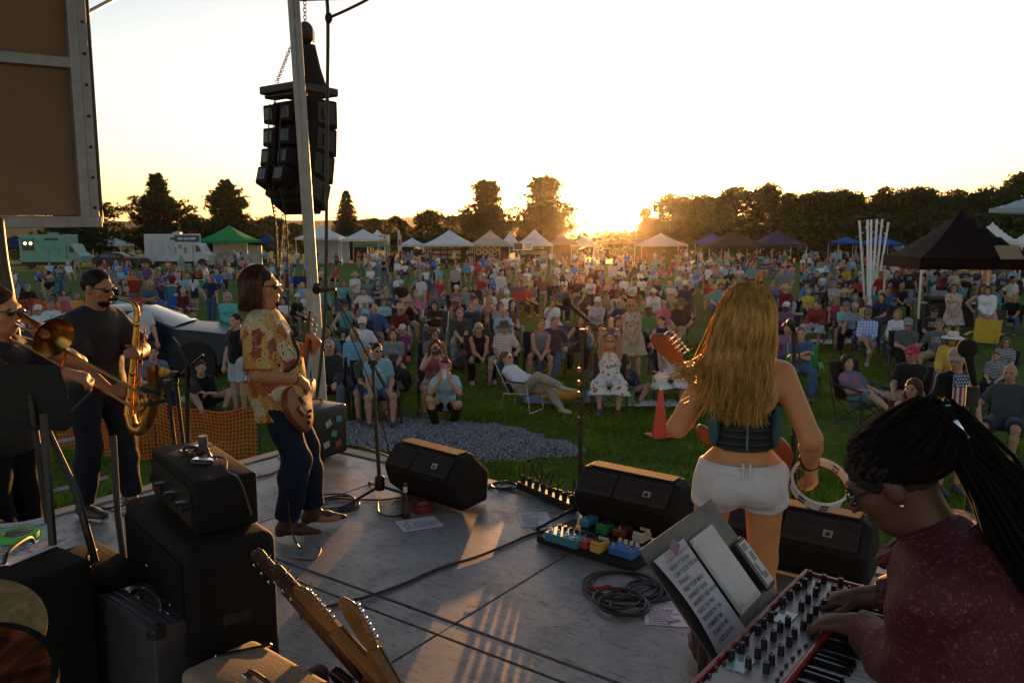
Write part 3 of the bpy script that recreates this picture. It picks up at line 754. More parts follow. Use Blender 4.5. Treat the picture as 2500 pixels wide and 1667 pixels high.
class Blob:
 def __init__(s,k=.025): s.ops = []; s.k = k
 def seg(s,a,b,r1,r2=None,k=None,flat=False,op='+',sq=None):
  s.ops.append(('seg',np.array(a,float),np.array(b,float),r1,r1 if r2 is None else r2,s.k if k is None else k,flat,op,sq)); return s
 def ell(s,c,r,rot=None,k=None,op='+'):
  s.ops.append(('ell',np.array(c,float),np.array(r,float) if not np.isscalar(r) else np.array([r] * 3),None if rot is None else np.array(rot),s.k if k is None else k,op)); return s
 def cut(s,p,n):
  "drop everything on the side n points to"
  n = np.array(n,float); s.ops.append(('cut',np.array(p,float),n / np.linalg.norm(n))); return s
 def chain(s,pts,rs,**kw):
  for i in range(len(pts) - 1): s.seg(pts[i],pts[i + 1],rs[i],rs[i + 1],**kw)
  return s
 def mesh(s,name,vox,material,smooth=1,noise_amp=0,noise_scale=9):
  lo = np.full(3,9e9); hi = -lo
  for o in s.ops:
   if o[0] == 'seg' and o[7] == '+':
    r = max(o[3],o[4]); lo = np.minimum(lo,np.minimum(o[1],o[2]) - r); hi = np.maximum(hi,np.maximum(o[1],o[2]) + r)
   elif o[0] == 'ell' and o[5] == '+':
    r = o[2].max(); lo = np.minimum(lo,o[1] - r); hi = np.maximum(hi,o[1] + r)
  lo -= 3 * vox; hi += 3 * vox
  dim = np.ceil((hi - lo) / vox).astype(int) + 1
  V = np.full(dim,.5,np.float32)
  gx = [lo[i] + vox * np.arange(dim[i]) for i in range(3)]
  for o in s.ops:
   if o[0] == 'cut':
    X = (gx[0][:,None,None] - o[1][0]) * o[2][0] + (gx[1][None,:,None] - o[1][1]) * o[2][1] + (gx[2][None,None,:] - o[1][2]) * o[2][2]
    np.maximum(V,X,out=V); continue
   if o[0] == 'seg': _,a,b,r1,r2,k,flat,op,sq = o; r = max(r1,r2); bl = np.minimum(a,b) - r; bh = np.maximum(a,b) + r
   else: _,c,rr,rot,k,op = o; bl = c - rr.max(); bh = c + rr.max()
   m = k + 3 * vox
   i0 = np.clip(np.floor((bl - m - lo) / vox).astype(int),0,dim - 1); i1 = np.clip(np.ceil((bh + m - lo) / vox).astype(int) + 1,1,dim)
   if (i1 <= i0).any(): continue
   sl = tuple(slice(i0[q],i1[q]) for q in range(3))
   X = np.stack(np.meshgrid(gx[0][sl[0]],gx[1][sl[1]],gx[2][sl[2]],indexing='ij'),-1)
   if o[0] == 'seg':
    ab = b - a; L2 = max(ab.dot(ab),1e-12); L = math.sqrt(L2)
    t = ((X - a) @ ab) / L2; tc = np.clip(t,0,1)
    d = X - a - tc[...,None] * ab
    if sq is not None: d = d / np.array(sq)   # squashed cross-section
    d = np.linalg.norm(d,axis=-1) - (r1 + (r2 - r1) * tc)
    if flat:
     pr = X - a - t[...,None] * ab
     if sq is not None: pr = pr / np.array(sq)
     d = np.where(t > 1,np.maximum(np.linalg.norm(pr,axis=-1) - r2,(t - 1) * L),d)
   else:
    Y = X - c
    if rot is not None: Y = Y @ rot
    k0 = np.linalg.norm(Y / rr,axis=-1); k1 = np.linalg.norm(Y / (rr * rr),axis=-1)
    d = k0 * (k0 - 1) / np.maximum(k1,1e-6)
   W = V[sl]
   if op == '+':
    if k > 0:
     h = np.clip(.5 + .5 * (d - W) / k,0,1); W[...] = d + (W - d) * h - k * h * (1 - h)
     # (mix towards the smaller)
    else: np.minimum(W,d,out=W)
   else:
    np.maximum(W,-d,out=W) if k <= 0 else W.__setitem__(Ellipsis,(lambda h: W + (-d - W) * h + k * h * (1 - h))(np.clip(.5 - .5 * (W + d) / k,0,1)))
  P,Q = nets(V,lo,vox)
  if smooth:
   n = len(P); E = np.concatenate([Q[:,[0,1]],Q[:,[1,2]],Q[:,[2,3]],Q[:,[3,0]]])
   for _ in range(smooth):
    acc = np.zeros_like(P); c = np.zeros(n)
    for ax in range(3): acc[:,ax] = np.bincount(E[:,0],P[E[:,1],ax],n)
    c = np.bincount(E[:,0],minlength=n)
    P = P * .5 + .5 * acc / np.maximum(c,1)[:,None]
  if noise_amp:
   x,y,z = (P * noise_scale).T
   P = P + noise_amp * np.stack([np.sin(1.3 * y + 2.1 * z + np.sin(1.7 * x)),np.sin(1.1 * x + 2.7 * z + np.sin(2.1 * y)),.4 * np.sin(2.3 * x + 1.9 * y)],1)
  return npmesh(name,P,Q,material,True)
M_SKIN = mat('skin',rough=.55,obj=True,var=.14,scale=14,bump=.05,spec=.35)
M_HAIR = mat('hair',rough=.55,obj=True,var=.5,scale=30,bump=.5,fine=60,bdist=.006,spec=.4,transl=.42)
M_CLOTH = mat('cloth',rough=.88,obj=True,var=.28,scale=9,bump=.5,fine=11,bdist=.02,spec=.15,sheen=.16)
M_DENIM = mat('denim',rough=.85,obj=True,var=.45,scale=7,bump=.5,fine=14,bdist=.02,spec=.15)
M_SHOE = mat('shoe',rough=.5,obj=True,var=.3)
M_DARKGLASS = mat('dark_lens',(.01,.01,.012),.12,spec=.8)
M_EYE = mat('eye_dark',(.03,.02,.016),.3)
M_LIP = mat('lip',(.22,.07,.055),.5)
def pattern(name,kind,c2,scale=1.0,transl=0):
 "printed cloth over the thing's own colour"
 if name in MATS: return MATS[name]
 m,nt,p,out = _nt(name); co = _co(nt); oi = nt.nodes.new('ShaderNodeObjectInfo'); base = oi.outputs['Color']
 if kind in ('plaid','stripe'):
  sp = nt.nodes.new('ShaderNodeSeparateXYZ'); nt.links.new(co,sp.inputs[0])
  def st(o,f,th): return _math(nt,'GREATER_THAN',_math(nt,'SINE',_math(nt,'MULTIPLY',o,f * scale)),th)
  f = _math(nt,'MULTIPLY',st(sp.outputs[2],120,.2),.75 if kind == 'stripe' else .5)
  if kind == 'plaid': f = _math(nt,'ADD',f,_math(nt,'MULTIPLY',st(sp.outputs[0],120,.2),.5))
  c = _mix(nt,base,c2,f)
 else:
  v = nt.nodes.new('ShaderNodeTexVoronoi'); v.inputs['Scale'].default_value = 16 * scale
  wob = _mix(nt,co,_noise(nt,co,6 * scale,3,out=1),.12); nt.links.new(wob,v.inputs['Vector'])
  th = {'floral': (.22,.34),'leopard': (.30,.38),'tiedye': (.2,.75)}[kind]
  c = _mix(nt,c2,base,_ramp(nt,v.outputs['Distance'],[(th[0],(0,0,0)),(th[1],(1,1,1))]))
  if kind == 'floral':
   c = _mix(nt,c,(.12,.20,.08),_ramp(nt,_noise(nt,co,26 * scale,2),[(.60,(0,0,0)),(.64,(.8,.8,.8))]))
 nt.links.new(c,p.inputs['Base Color']); p.inputs['Roughness'].default_value = .88; p.inputs['Specular IOR Level'].default_value = .15
 _bump(nt,p,_noise(nt,co,11,5),.5,.02)
 MATS[name] = m; return m
def print_tee(zc):
 nm = 'printed_tee_%d' % int(zc * 100)
 if nm in MATS: return MATS[nm]
 m,nt,p,out = _nt(nm); co = _co(nt); base = nt.nodes.new('ShaderNodeObjectInfo').outputs['Color']
 sp = nt.nodes.new('ShaderNodeSeparateXYZ'); nt.links.new(co,sp.inputs[0])
 a = _math(nt,'LESS_THAN',_math(nt,'ABSOLUTE',sp.outputs[0]),.085); b = _math(nt,'LESS_THAN',_math(nt,'ABSOLUTE',_math(nt,'SUBTRACT',sp.outputs[2],zc)),.065)
 n = _ramp(nt,_noise(nt,_co(nt,'Object',(30,1,45)),1.0,2),[(.5,(0,0,0)),(.54,(.8,.8,.8))])
 f = _math(nt,'MULTIPLY',_math(nt,'MULTIPLY',a,b),n)
 c = _mix(nt,base,(.5,.48,.45),f); c = _mix(nt,c,_ramp(nt,_noise(nt,co,9),[(.25,(.72,) * 3),(.75,(1,) * 3)]),1.0,'MULTIPLY')
 nt.links.new(c,p.inputs['Base Color']); p.inputs['Roughness'].default_value = .88; p.inputs['Sheen Weight'].default_value = .16; _bump(nt,p,_noise(nt,co,11,5),.5,.02)
 MATS[nm] = m; return m
def unit(v): v = np.array(v,float); return v / (np.linalg.norm(v) + 1e-9)
def ik(a,c,l1,l2,pole):
 a,c = np.array(a,float),np.array(c,float); d = c - a; L = np.linalg.norm(d); L = min(L,(l1 + l2) * .999)
 u = unit(d); x = (l1 * l1 - l2 * l2 + L * L) / (2 * L); h = math.sqrt(max(0,l1 * l1 - x * x))
 p = np.array(pole,float); p = unit(p - u * p.dot(u))
 return a + u * x + p * h,a + u * L
def head_frame(yaw=0,pitch=0,roll=0):
 return np.array((Euler((R(pitch),R(roll),R(yaw)),'XYZ')).to_matrix())
def skeleton(base='stand',lean=0,side=0,yaw=0,pitch=0,roll=0,LH=None,RH=None,LF=None,RF=None,LE=(-.5,-1,-.6),RE=(.5,-1,-.6),KP=(0,1,.3),pel=None,twist=0,LK=None,RK=None,hl=None,hr=None,sw=.155):
 J = {}
 P = {'stand': A3(0,0,.93),'sit': A3(0,-.03,.50),'ground': A3(0,0,.12),'crouch': A3(0,-.12,.32)}[base] if pel is None else np.array(pel,float)
 t = unit((math.sin(R(side)),math.sin(R(lean)),math.cos(R(lean))))
 J['t'] = t; J['pel'] = P; J['neck'] = P + t * .50; J['chest'] = P + t * .34; J['waist'] = P + t * .14
 x = np.array((math.cos(R(twist)),math.sin(R(twist)),0)); J['x'] = x; f = unit(np.cross(t,x)); J['f'] = f
 sh = J['neck'] - t * .072
 J['shr'] = sh + x * sw; J['shl'] = sh - x * sw
 hx = A3(1,0,0); J['hpr'] = P + hx * .095; J['hpl'] = P - hx * .095
 dflt = {'stand': ((.26,.05,.80),(-.26,.05,.80),(.10,0,.08),(-.10,0,.08)),'sit': ((.10,.30,.60),(-.10,.30,.60),(.15,.46,.08),(-.15,.46,.08)),
   'ground': ((.12,.34,.42),(-.12,.34,.42),(.14,.62,.06),(-.14,.62,.06)),'crouch': ((.1,.3,.7),(-.1,.3,.7),(.14,.08,.08),(-.14,.08,.08))}[base]
 RH = dflt[0] if RH is None else RH; LH = dflt[1] if LH is None else LH; RF = dflt[2] if RF is None else RF; LF = dflt[3] if LF is None else LF
 J['elr'],J['wrr'] = ik(J['shr'],RH,.285,.255,RE); J['ell'],J['wrl'] = ik(J['shl'],LH,.285,.255,LE)
 kr = RK or (KP[0] + .25,KP[1],KP[2]); kl = LK or (KP[0] - .25,KP[1],KP[2])
 J['knr'],J['anr'] = ik(J['hpr'],RF,.43,.42,kr); J['knl'],J['anl'] = ik(J['hpl'],LF,.43,.42,kl)
 J['hr'] = unit(J['wrr'] - J['elr']) if hr is None else unit(hr); J['hl'] = unit(J['wrl'] - J['ell']) if hl is None else unit(hl)
 H = head_frame(yaw,pitch,roll); J['H'] = H
 J['hd'] = J['neck'] + t * .045 + H @ A3(0,.02,.115)
 return J
def head_prims(b,J,fine=False):
 c,H = J['hd'],J['H']; q = lambda x,y,z: c + H @ A3(x,y,z)
 b.seg(J['neck'] - J['t'] * .02,q(0,-.015,-.04),.062,.055,k=.03)
 b.ell(q(0,-.014,.028),(.077,.098,.092),H,k=.03).ell(q(0,.026,-.032),(.061,.072,.086),H,k=.03).ell(q(0,.044,-.086),(.040,.044,.034),H,k=.03)
 b.seg(q(-.034,.084,.026),q(.034,.084,.026),.014,k=.02)
 b.ell(q(.040,.06,-.022),.028,k=.02).ell(q(-.040,.06,-.022),.028,k=.02)
 b.ell(q(.031,.104,.005),(.017,.018,.012),H,k=.012,op='-').ell(q(-.031,.104,.005),(.017,.018,.012),H,k=.012,op='-')
 b.seg(q(0,.096,.012),q(0,.116,-.026),.009,.0135,k=.012)
 b.seg(q(-.020,.090,-.060),q(.020,.090,-.060),.011,k=.012)
 for s in (-1,1): b.ell(q(s * .080,-.002,-.010),(.011,.021,.033),H,k=.01)
def hand_prims(b,w,d,up,side,curl=.5,r=.0095,k=.010,spread=.0):
 "w wrist, d direction of the hand, up back of the hand, side +1 when the thumb lies towards cross(d, up)"
 d = unit(d); up = np.array(up,float); up = unit(up - d * up.dot(d)); lat = np.cross(d,up) * side
 p = w + d * .015
 for f in (-.027,-.009,.009,.027): b.seg(p,w + d * .088 + lat * f,.020,.0135,k=.02)
 for i,(f,L) in enumerate(((.030,.070),(.010,.080),(-.010,.075),(-.029,.058))):
  a = w + d * .090 + lat * f; g = unit(d * (1 - .35 * curl) - up * curl + lat * f * spread * 8)
  m = a + g * L * .5; g2 = unit(d * (1 - 1.3 * curl) - up * (curl * 1.5)); e = m + g2 * L * .5
  b.chain([a - d * .02,m,e],[r * 1.1,r,r * .85],k=k)
 a = w + d * .03 + lat * .028; m = a + unit(d * .6 + lat * .8 - up * .3) * .042; e = m + unit(d * .9 + lat * .15 - up * .5 * curl) * .034
 b.chain([a,m,e],[r * 1.5,r * 1.15,r * .95],k=k)
def arm_prims(b,J,s,inf=0,frac=2.0,flat=False,loose=1.0):
 "s 'r' or 'l'; frac 0..1 of upper arm, 1..2 into the forearm"
 sh,el,wr = J['sh' + s],J['el' + s],J['wr' + s]
 if frac <= 1:
  e = sh + (el - sh) * frac; b.seg(sh,e,.056 + inf,.050 - .008 * frac + inf * 1.5 * loose,flat=flat,k=.03); return
 b.seg(sh,el,.055 + inf,.042 + inf,k=.03)
 e = el + (wr - el) * (frac - 1); m = el + (e - el) * .3
 b.seg(el,m,.043 + inf,.044 + inf,k=.02); b.seg(m,e,.044 + inf,.046 - .017 * (frac - 1) + inf,flat=flat,k=.02)
def leg_prims(b,J,s,inf=0,frac=2.0,flat=False,loose=0,g=1.0):
 hp,kn,an = J['hp' + s],J['kn' + s],J['an' + s]
 if frac <= 1:
  e = hp + (kn - hp) * frac; b.seg(hp,e,.092 * g + inf,(.092 - .030 * frac) * g + inf + loose,flat=flat,k=.04); return
 b.seg(hp,kn,.090 * g + inf,.060 + inf + loose * .5,k=.04)
 e = kn + (an - kn) * (frac - 1); m = kn + (e - kn) * .32; back = unit(np.cross(np.cross(kn - hp,an - kn),an - kn)) if np.linalg.norm(np.cross(kn - hp,an - kn)) > 1e-3 else A3(0,-1,0)
 b.seg(kn,m,.056 + inf + loose * .5,.058 + inf + loose * .7,k=.03); b.seg(m,e,.058 + inf + loose * .7,.036 + inf + loose,flat=flat,k=.03)
def torso_prims(b,J,inf=0,g=1.0,fem=False,lowcut=-.06,k=.06):
 t,x,f,P = J['t'],J['x'],J['f'],J['pel']
 M = np.stack([x,f,t],1)
 b.ell(P + t * .02,A3(.165 * g,.12 * g,.13) + inf,M,k=k)
 b.ell(P + t * .16 + f * .015 * (g - 1) * 8,A3((.128 if fem else .142) * g,.105 * g * (1 + .5 * (g - 1)),.14) + inf,M,k=k)
 b.ell(J['chest'],A3(.158 * g,.112 * g,.17) + inf,M,k=k)
 b.seg(J['shr'] * .8 + J['shl'] * .2,J['shl'] * .8 + J['shr'] * .2,.060 + inf,k=k)
 for s in 'rl': b.seg(J['neck'] - t * .005,J['sh' + s] + t * .01,.040 + inf,.046 + inf,k=.04)
 if fem:
  for s in (-1,1): b.ell(J['chest'] + x * s * .068 + f * .082 - t * .0,A3(.062,.055,.06) + inf,M,k=.04)
def foot_prims(b,J,s,fwd=None,inf=0,k=.02):
 an,kn = J['an' + s],J['kn' + s]
 f = fwd if fwd is not None else (J.get('ft' + s,A3(0,1,0)))
 f = unit(f); z = A3(0,0,1)
 b.seg(an - z * .03 - f * .03,an + f * .07 - z * .045,.036 + inf,.032 + inf,k=k).seg(an + f * .07 - z * .045,an + f * .155 - z * .052,.034 + inf,.025 + inf,k=k,sq=(1.2,1.2,.9))
CACHE = {}
def part_mesh(kind,key,J,vox,fn):
 k = (kind,) + key
 if k not in CACHE: CACHE[k] = fn()
 return CACHE[k]
def body_mesh(J,vox,g=1.0,fem=False,bare_feet=False,curl=.6,name='person'):
 b = Blob(.03); torso_prims(b,J,-.012,g,fem)
 for s in 'rl':
  arm_prims(b,J,s); leg_prims(b,J,s,-.004); foot_prims(b,J,s)
  up = J.get('up' + s); d = J['h' + s]
  if up is None: up = unit(np.cross(d,A3(1,0,0)))
  if up[2] < 0: up = -up
  if vox < .02: hand_prims(b,J['wr' + s],d,up,1 if s == 'l' else -1,curl,r=.011)
  else: b.seg(J['wr' + s],J['wr' + s] + d * .13,.036,.03)
 head_prims(b,J)
 return b.mesh(name,vox,M_SKIN,1)
def shirt_mesh(J,vox,g,fem,sleeve,length=.02,inf=.012,material=None,name='shirt',skirt=0,neckcut=True):
 b = Blob(.03); t,P = J['t'],J['pel']
 torso_prims(b,J,inf,g,fem)
 if sleeve > 0:
  for s in 'rl': arm_prims(b,J,s,inf,sleeve,True,1.3)
 b.cut(P - t * length,-t)
 # neckline
 b.ell(J['neck'] + t * .055 + J['f'] * .03,A3(.078,.085,.06),np.stack([J['x'],J['f'],t],1),k=.01,op='-')
 if sleeve == 0:
  for s,q in (('r',1),('l',-1)): b.ell(J['sh' + s] + J['x'] * q * .035,A3(.075,.13,.10),k=.01,op='-')
 return b.mesh(name,vox,material,1,noise_amp=.004)
def pants_mesh(J,vox,g,frac,material=None,loose=.012,name='trousers',inf=.010):
 b = Blob(.03); t,x,f,P = J['t'],J['x'],J['f'],J['pel']
 M = np.stack([A3(1,0,0),unit(np.cross(t,A3(1,0,0))),t],1)
 b.ell(P + t * .02,A3(.165 * g,.12 * g,.12) + inf,M,k=.05).ell(P + t * .10,A3(.150 * g,.115 * g,.10) + inf * .5,M,k=.05)
 for s in 'rl': leg_prims(b,J,s,inf,frac,True,loose,g)
 b.cut(P + t * .13,t)
 return b.mesh(name,vox,material,1,noise_amp=.005)
def skirt_mesh(J,vox,g,L,material=None,name='skirt',flare=.10):
 b = Blob(.05); t,P = J['t'],J['pel']
 kr,kl = J['knr'],J['knl']; mid = (kr + kl) / 2
 b.ell(P + t * .06,A3(.165 * g,.13 * g,.13),k=.05)
 for s in 'rl':
  hp,kn,an = J['hp' + s],J['kn' + s],J['an' + s]
  if L <= 1: b.seg(hp,hp + (kn - hp) * L,.12 * g,.10 + flare,flat=True,k=.06)
  else: b.seg(hp,kn,.12 * g,.115,k=.06); b.seg(kn,kn + (an - kn) * (L - 1),.115,.10 + flare,flat=True,k=.06)
 b.cut(P + t * .14,t)
 return b.mesh(name,vox,material,1,noise_amp=.008)
# hair, hats and glasses live in the head's own frame
def hair_mesh(kind,vox=.012):
 k = ('hair',kind,vox)
 if k in CACHE: return CACHE[k]
 b = Blob(.025)
 vol = .0 if kind in ('short','crop') else .008
 b.ell((0,-.020,.036),(.083 + vol,.104 + vol,.094 + vol))
 if kind in ('bob','long','wavy','curly'):
  for s in (-1,1): b.seg((s * .070,-.02,.02),(s * .078,.0,-.09),.036,.034)
  b.seg((0,-.085,.02),(0,-.085,-.08),.055,.06)
 if kind in ('long','wavy'):
  for s in (-1,1): b.chain([(s * .072,-.01,-.05),(s * .085,-.01,-.16),(s * .075,.03,-.26)],[.036,.036,.02])
  b.seg((0,-.085,-.05),(0,-.10,-.27),.065,.06)
 if kind == 'curly':
  r_ = np.random.RandomState(2)
  for q in range(46):
   d = r_.normal(size=3); d /= np.linalg.norm(d); d[1] = d[1] * .8 - .25
   b.ell(A3(0,-.02,.0) + d * A3(.112,.11,.115),.034,k=.012)
 if kind == 'bun': b.ell((0,-.06,.135),.045)
 if kind == 'pony': b.chain([(0,-.11,.03),(0,-.16,-.02),(0,-.15,-.2)],[.03,.035,.012])
 # face opening
 b.ell((0,.092,-.035),(.066,.078,.092 if kind != 'crop' else .115),k=.012,op='-')
 b.cut((0,.078,.05),(0,1,.35))
 if kind in ('short','crop','bun','pony'):
  b.cut((0,.0,-.045),(0,.55,-1)); b.ell((0,.05,-.10),(.11,.09,.085),k=.01,op='-')
 CACHE[k] = b.mesh('hair',vox,M_HAIR,1,noise_amp=.003 if kind != 'curly' else .005,noise_scale=40)
 return CACHE[k]
def ring_hair():
 if 'ringhair' not in CACHE:
  b = Blob(.02).ell((0,-.022,.0),(.084,.100,.07)); b.cut((0,0,.045),(0,0,1)); b.ell((0,.08,-.02),(.09,.095,.13),k=.01,op='-'); b.cut((0,0,-.06),(0,.4,-1))
  CACHE['ringhair'] = b.mesh('hair',.012,M_HAIR,1)
 return CACHE['ringhair']
M_HAT = mat('hat_cloth',rough=.85,obj=True,var=.2,scale=20,bump=.3)
def hat_mesh(kind):
 if ('hat',kind) in CACHE: return CACHE[('hat',kind)]
 m = MB()
 if kind == 'cap':
  m.lathe([(.094,.035),(.096,.06),(.088,.095),(.062,.125),(.02,.14),(0,.141)],(0,-.016,0),n=18)
  vs = []; n = 9
  for i in range(n):
   a = math.pi * (.12 + .76 * i / (n - 1)); vs.append((.088 * math.cos(a),-.016 + .088 * math.sin(a),.045));
  for i in range(n):
   a = math.pi * (.12 + .76 * i / (n - 1)); vs.append((.10 * math.cos(a),.01 + .165 * math.sin(a),.030 - .012 * abs(math.cos(a))))
  m.add(vs,[(i,i + 1,n + i + 1,n + i) for i in range(n - 1)])
  m.add([(x,y,z - .006) for x,y,z in vs],[(i,n + i,n + i + 1,i + 1) for i in range(n - 1)])
 else:
  R1 = {'straw': .185,'wide': .20,'cowboy': .18,'sun': .20}[kind]; up = .035 if kind == 'cowboy' else -.012
  m.lathe([(R1,.030 + up),(R1 - .004,.036 + up),(.14,.048),(.098,.052),(.096,.10),(.085,.135),(.04,.142 if kind != 'cowboy' else .125),(0,.138 if kind != 'cowboy' else .118)],(0,-.016,0),n=22)
  m.lathe([(R1,.030 + up),(.14,.042),(.08,.044)],(0,-.016,0),n=22)
 CACHE[('hat',kind)] = m.mesh('hat',M_HAT,True); return CACHE[('hat',kind)]
def shades_mesh():
 if 'shades' in CACHE: return CACHE['shades']
 m = MB()
 for s in (-1,1):
  m.sphere((s * .033,.100,.004),(.028,.008,.019),12,8)
  m.cyl((s * .058,.096,.010),(s * .083,.01,.006),.003,n=6)
 m.cyl((-.01,.106,.008),(.01,.106,.008),.003,n=6)
 CACHE['shades'] = m.mesh('sunglasses',M_DARKGLASS,True); return CACHE['shades']
def spec_mesh():
 if 'spec' in CACHE: return CACHE['spec']
 m = MB()
 for s in (-1,1):
  m.tube([(s * .033 + .024 * math.cos(a * .5236),.102,.004 + .018 * math.sin(a * .5236)) for a in range(12)],.0025,5,True)
  m.cyl((s * .056,.098,.010),(s * .083,.01,.006),.0025,n=5)
 CACHE['spec'] = m.mesh('glasses',M_DARKGLASS,True); return CACHE['spec']
def face_bits():
 if 'face' in CACHE: return CACHE['face']
 e = []; br = []
 for s in (-1,1):
  e.append(MB().sphere((s * .031,.089,.006),(.012,.008,.0065),8,6).mesh('eye',M_EYE,True))
  br.append(MB().tube([(s * .014,.102,.023),(s * .032,.099,.029),(s * .048,.087,.024)],[.003,.004,.0025],5).mesh('eyebrow',M_HAIR,True))
 li = MB().sphere((0,.098,-.060),(.019,.007,.006),10,6)
 CACHE['face'] = (e,br,li.mesh('lips',M_LIP,True)); return CACHE['face']
SKINS = [(.40,.22,.145),(.46,.27,.19),(.36,.19,.12),(.42,.245,.17)]
def dress_person(J,key,vox,loc,rz,scale,label,shirt=('tee',(.2,.2,.3),None),legs=('long',(.05,.07,.12),None),hair=('short',(.06,.035,.02)),hat=None,glasses=None,skin=None,g=1.0,fem=False,shoes=(.05,.05,.055),group=None,face=True,name='person'):
 kb = key + (g,fem,vox)
 o = obj(name,part_mesh('body',kb,J,vox,lambda: body_mesh(J,vox,g,fem)),None,label,'person',group,None,loc,rz,skin or SKINS[0])
 o.scale = (scale,) * 3
 st,sc_,sm = shirt; SL = {'tee': .72,'long': 1.95,'tank': 0,'polo': .78,'jacket': 1.97,'dress': .6,'tankdress': 0}[st]
 mt = sm or M_CLOTH
 inf = {'jacket': .026,'long': .014}.get(st,.014)
 obj({'jacket': 'jacket','dress': 'dress','tankdress': 'dress','tank': 'tank_top'}.get(st,'shirt'),part_mesh('shirt',kb + (SL,inf,mt.name),J,vox,lambda: shirt_mesh(J,vox,g,fem,SL,.05,inf,mt)),o,color=sc_)
 lt,lc,lm = legs; lmt = lm or (M_DENIM if lt == 'long' else M_CLOTH)
 if lt in ('long','shorts','capri'):
  fr = {'long': 1.96,'shorts': .84,'capri': 1.45}[lt]
  obj('trousers' if lt != 'shorts' else 'shorts',part_mesh('pants',kb + (fr,lmt.name),J,vox,lambda: pants_mesh(J,vox,g,fr,lmt,.016)),o,color=lc)
 else:
  L = {'skirt': .9,'dress': 1.35}[lt]
  obj('skirt',part_mesh('skirt',kb + (L,lmt.name),J,vox,lambda: skirt_mesh(J,vox,g,L,lmt)),o,color=lc)
 if vox < .02:
  def sh(s):
   b = Blob(.015); foot_prims(b,J,s,inf=.008)
   b.seg(J['an' + s] - A3(0,0,.02),J['an' + s] + A3(0,0,.01),.04,.042)
   b.cut(A3(0,0,J['an' + s][2] - .085),(0,0,-1))
   return b.mesh('shoe',.013,M_SHOE,1)
  for s in 'rl': obj('shoe',part_mesh('shoe',kb + (s,),J,vox,lambda: sh(s)),o,color=shoes)
 Hm = Matrix(J['H'].tolist()).to_4x4(); Hm.translation = Vector(J['hd'])
 def onhead(nm,me,col=None):
  c = obj(nm,me,o,color=col); c.matrix_local = Hm; return c
 hk,hc = hair
 if hk == 'bald': pass
 elif hk == 'ring': onhead('hair',ring_hair(),hc)
 else: onhead('hair',hair_mesh(hk,.012 if vox < .02 else .02),hc)
 if hat: onhead('hat',hat_mesh(hat[0]),hat[1])
 if glasses == 'shades': onhead('sunglasses',shades_mesh())
 elif glasses == 'clear': onhead('glasses',spec_mesh())
 if face:
  e,br,li = face_bits()
  if glasses != 'shades':
   for q in e: onhead('eye',q)
   for q in br: onhead('eyebrow',q,tuple(c * .7 for c in (hc if hk != 'bald' else (.1,.07,.05))))
  onhead('lips',li)
 return o
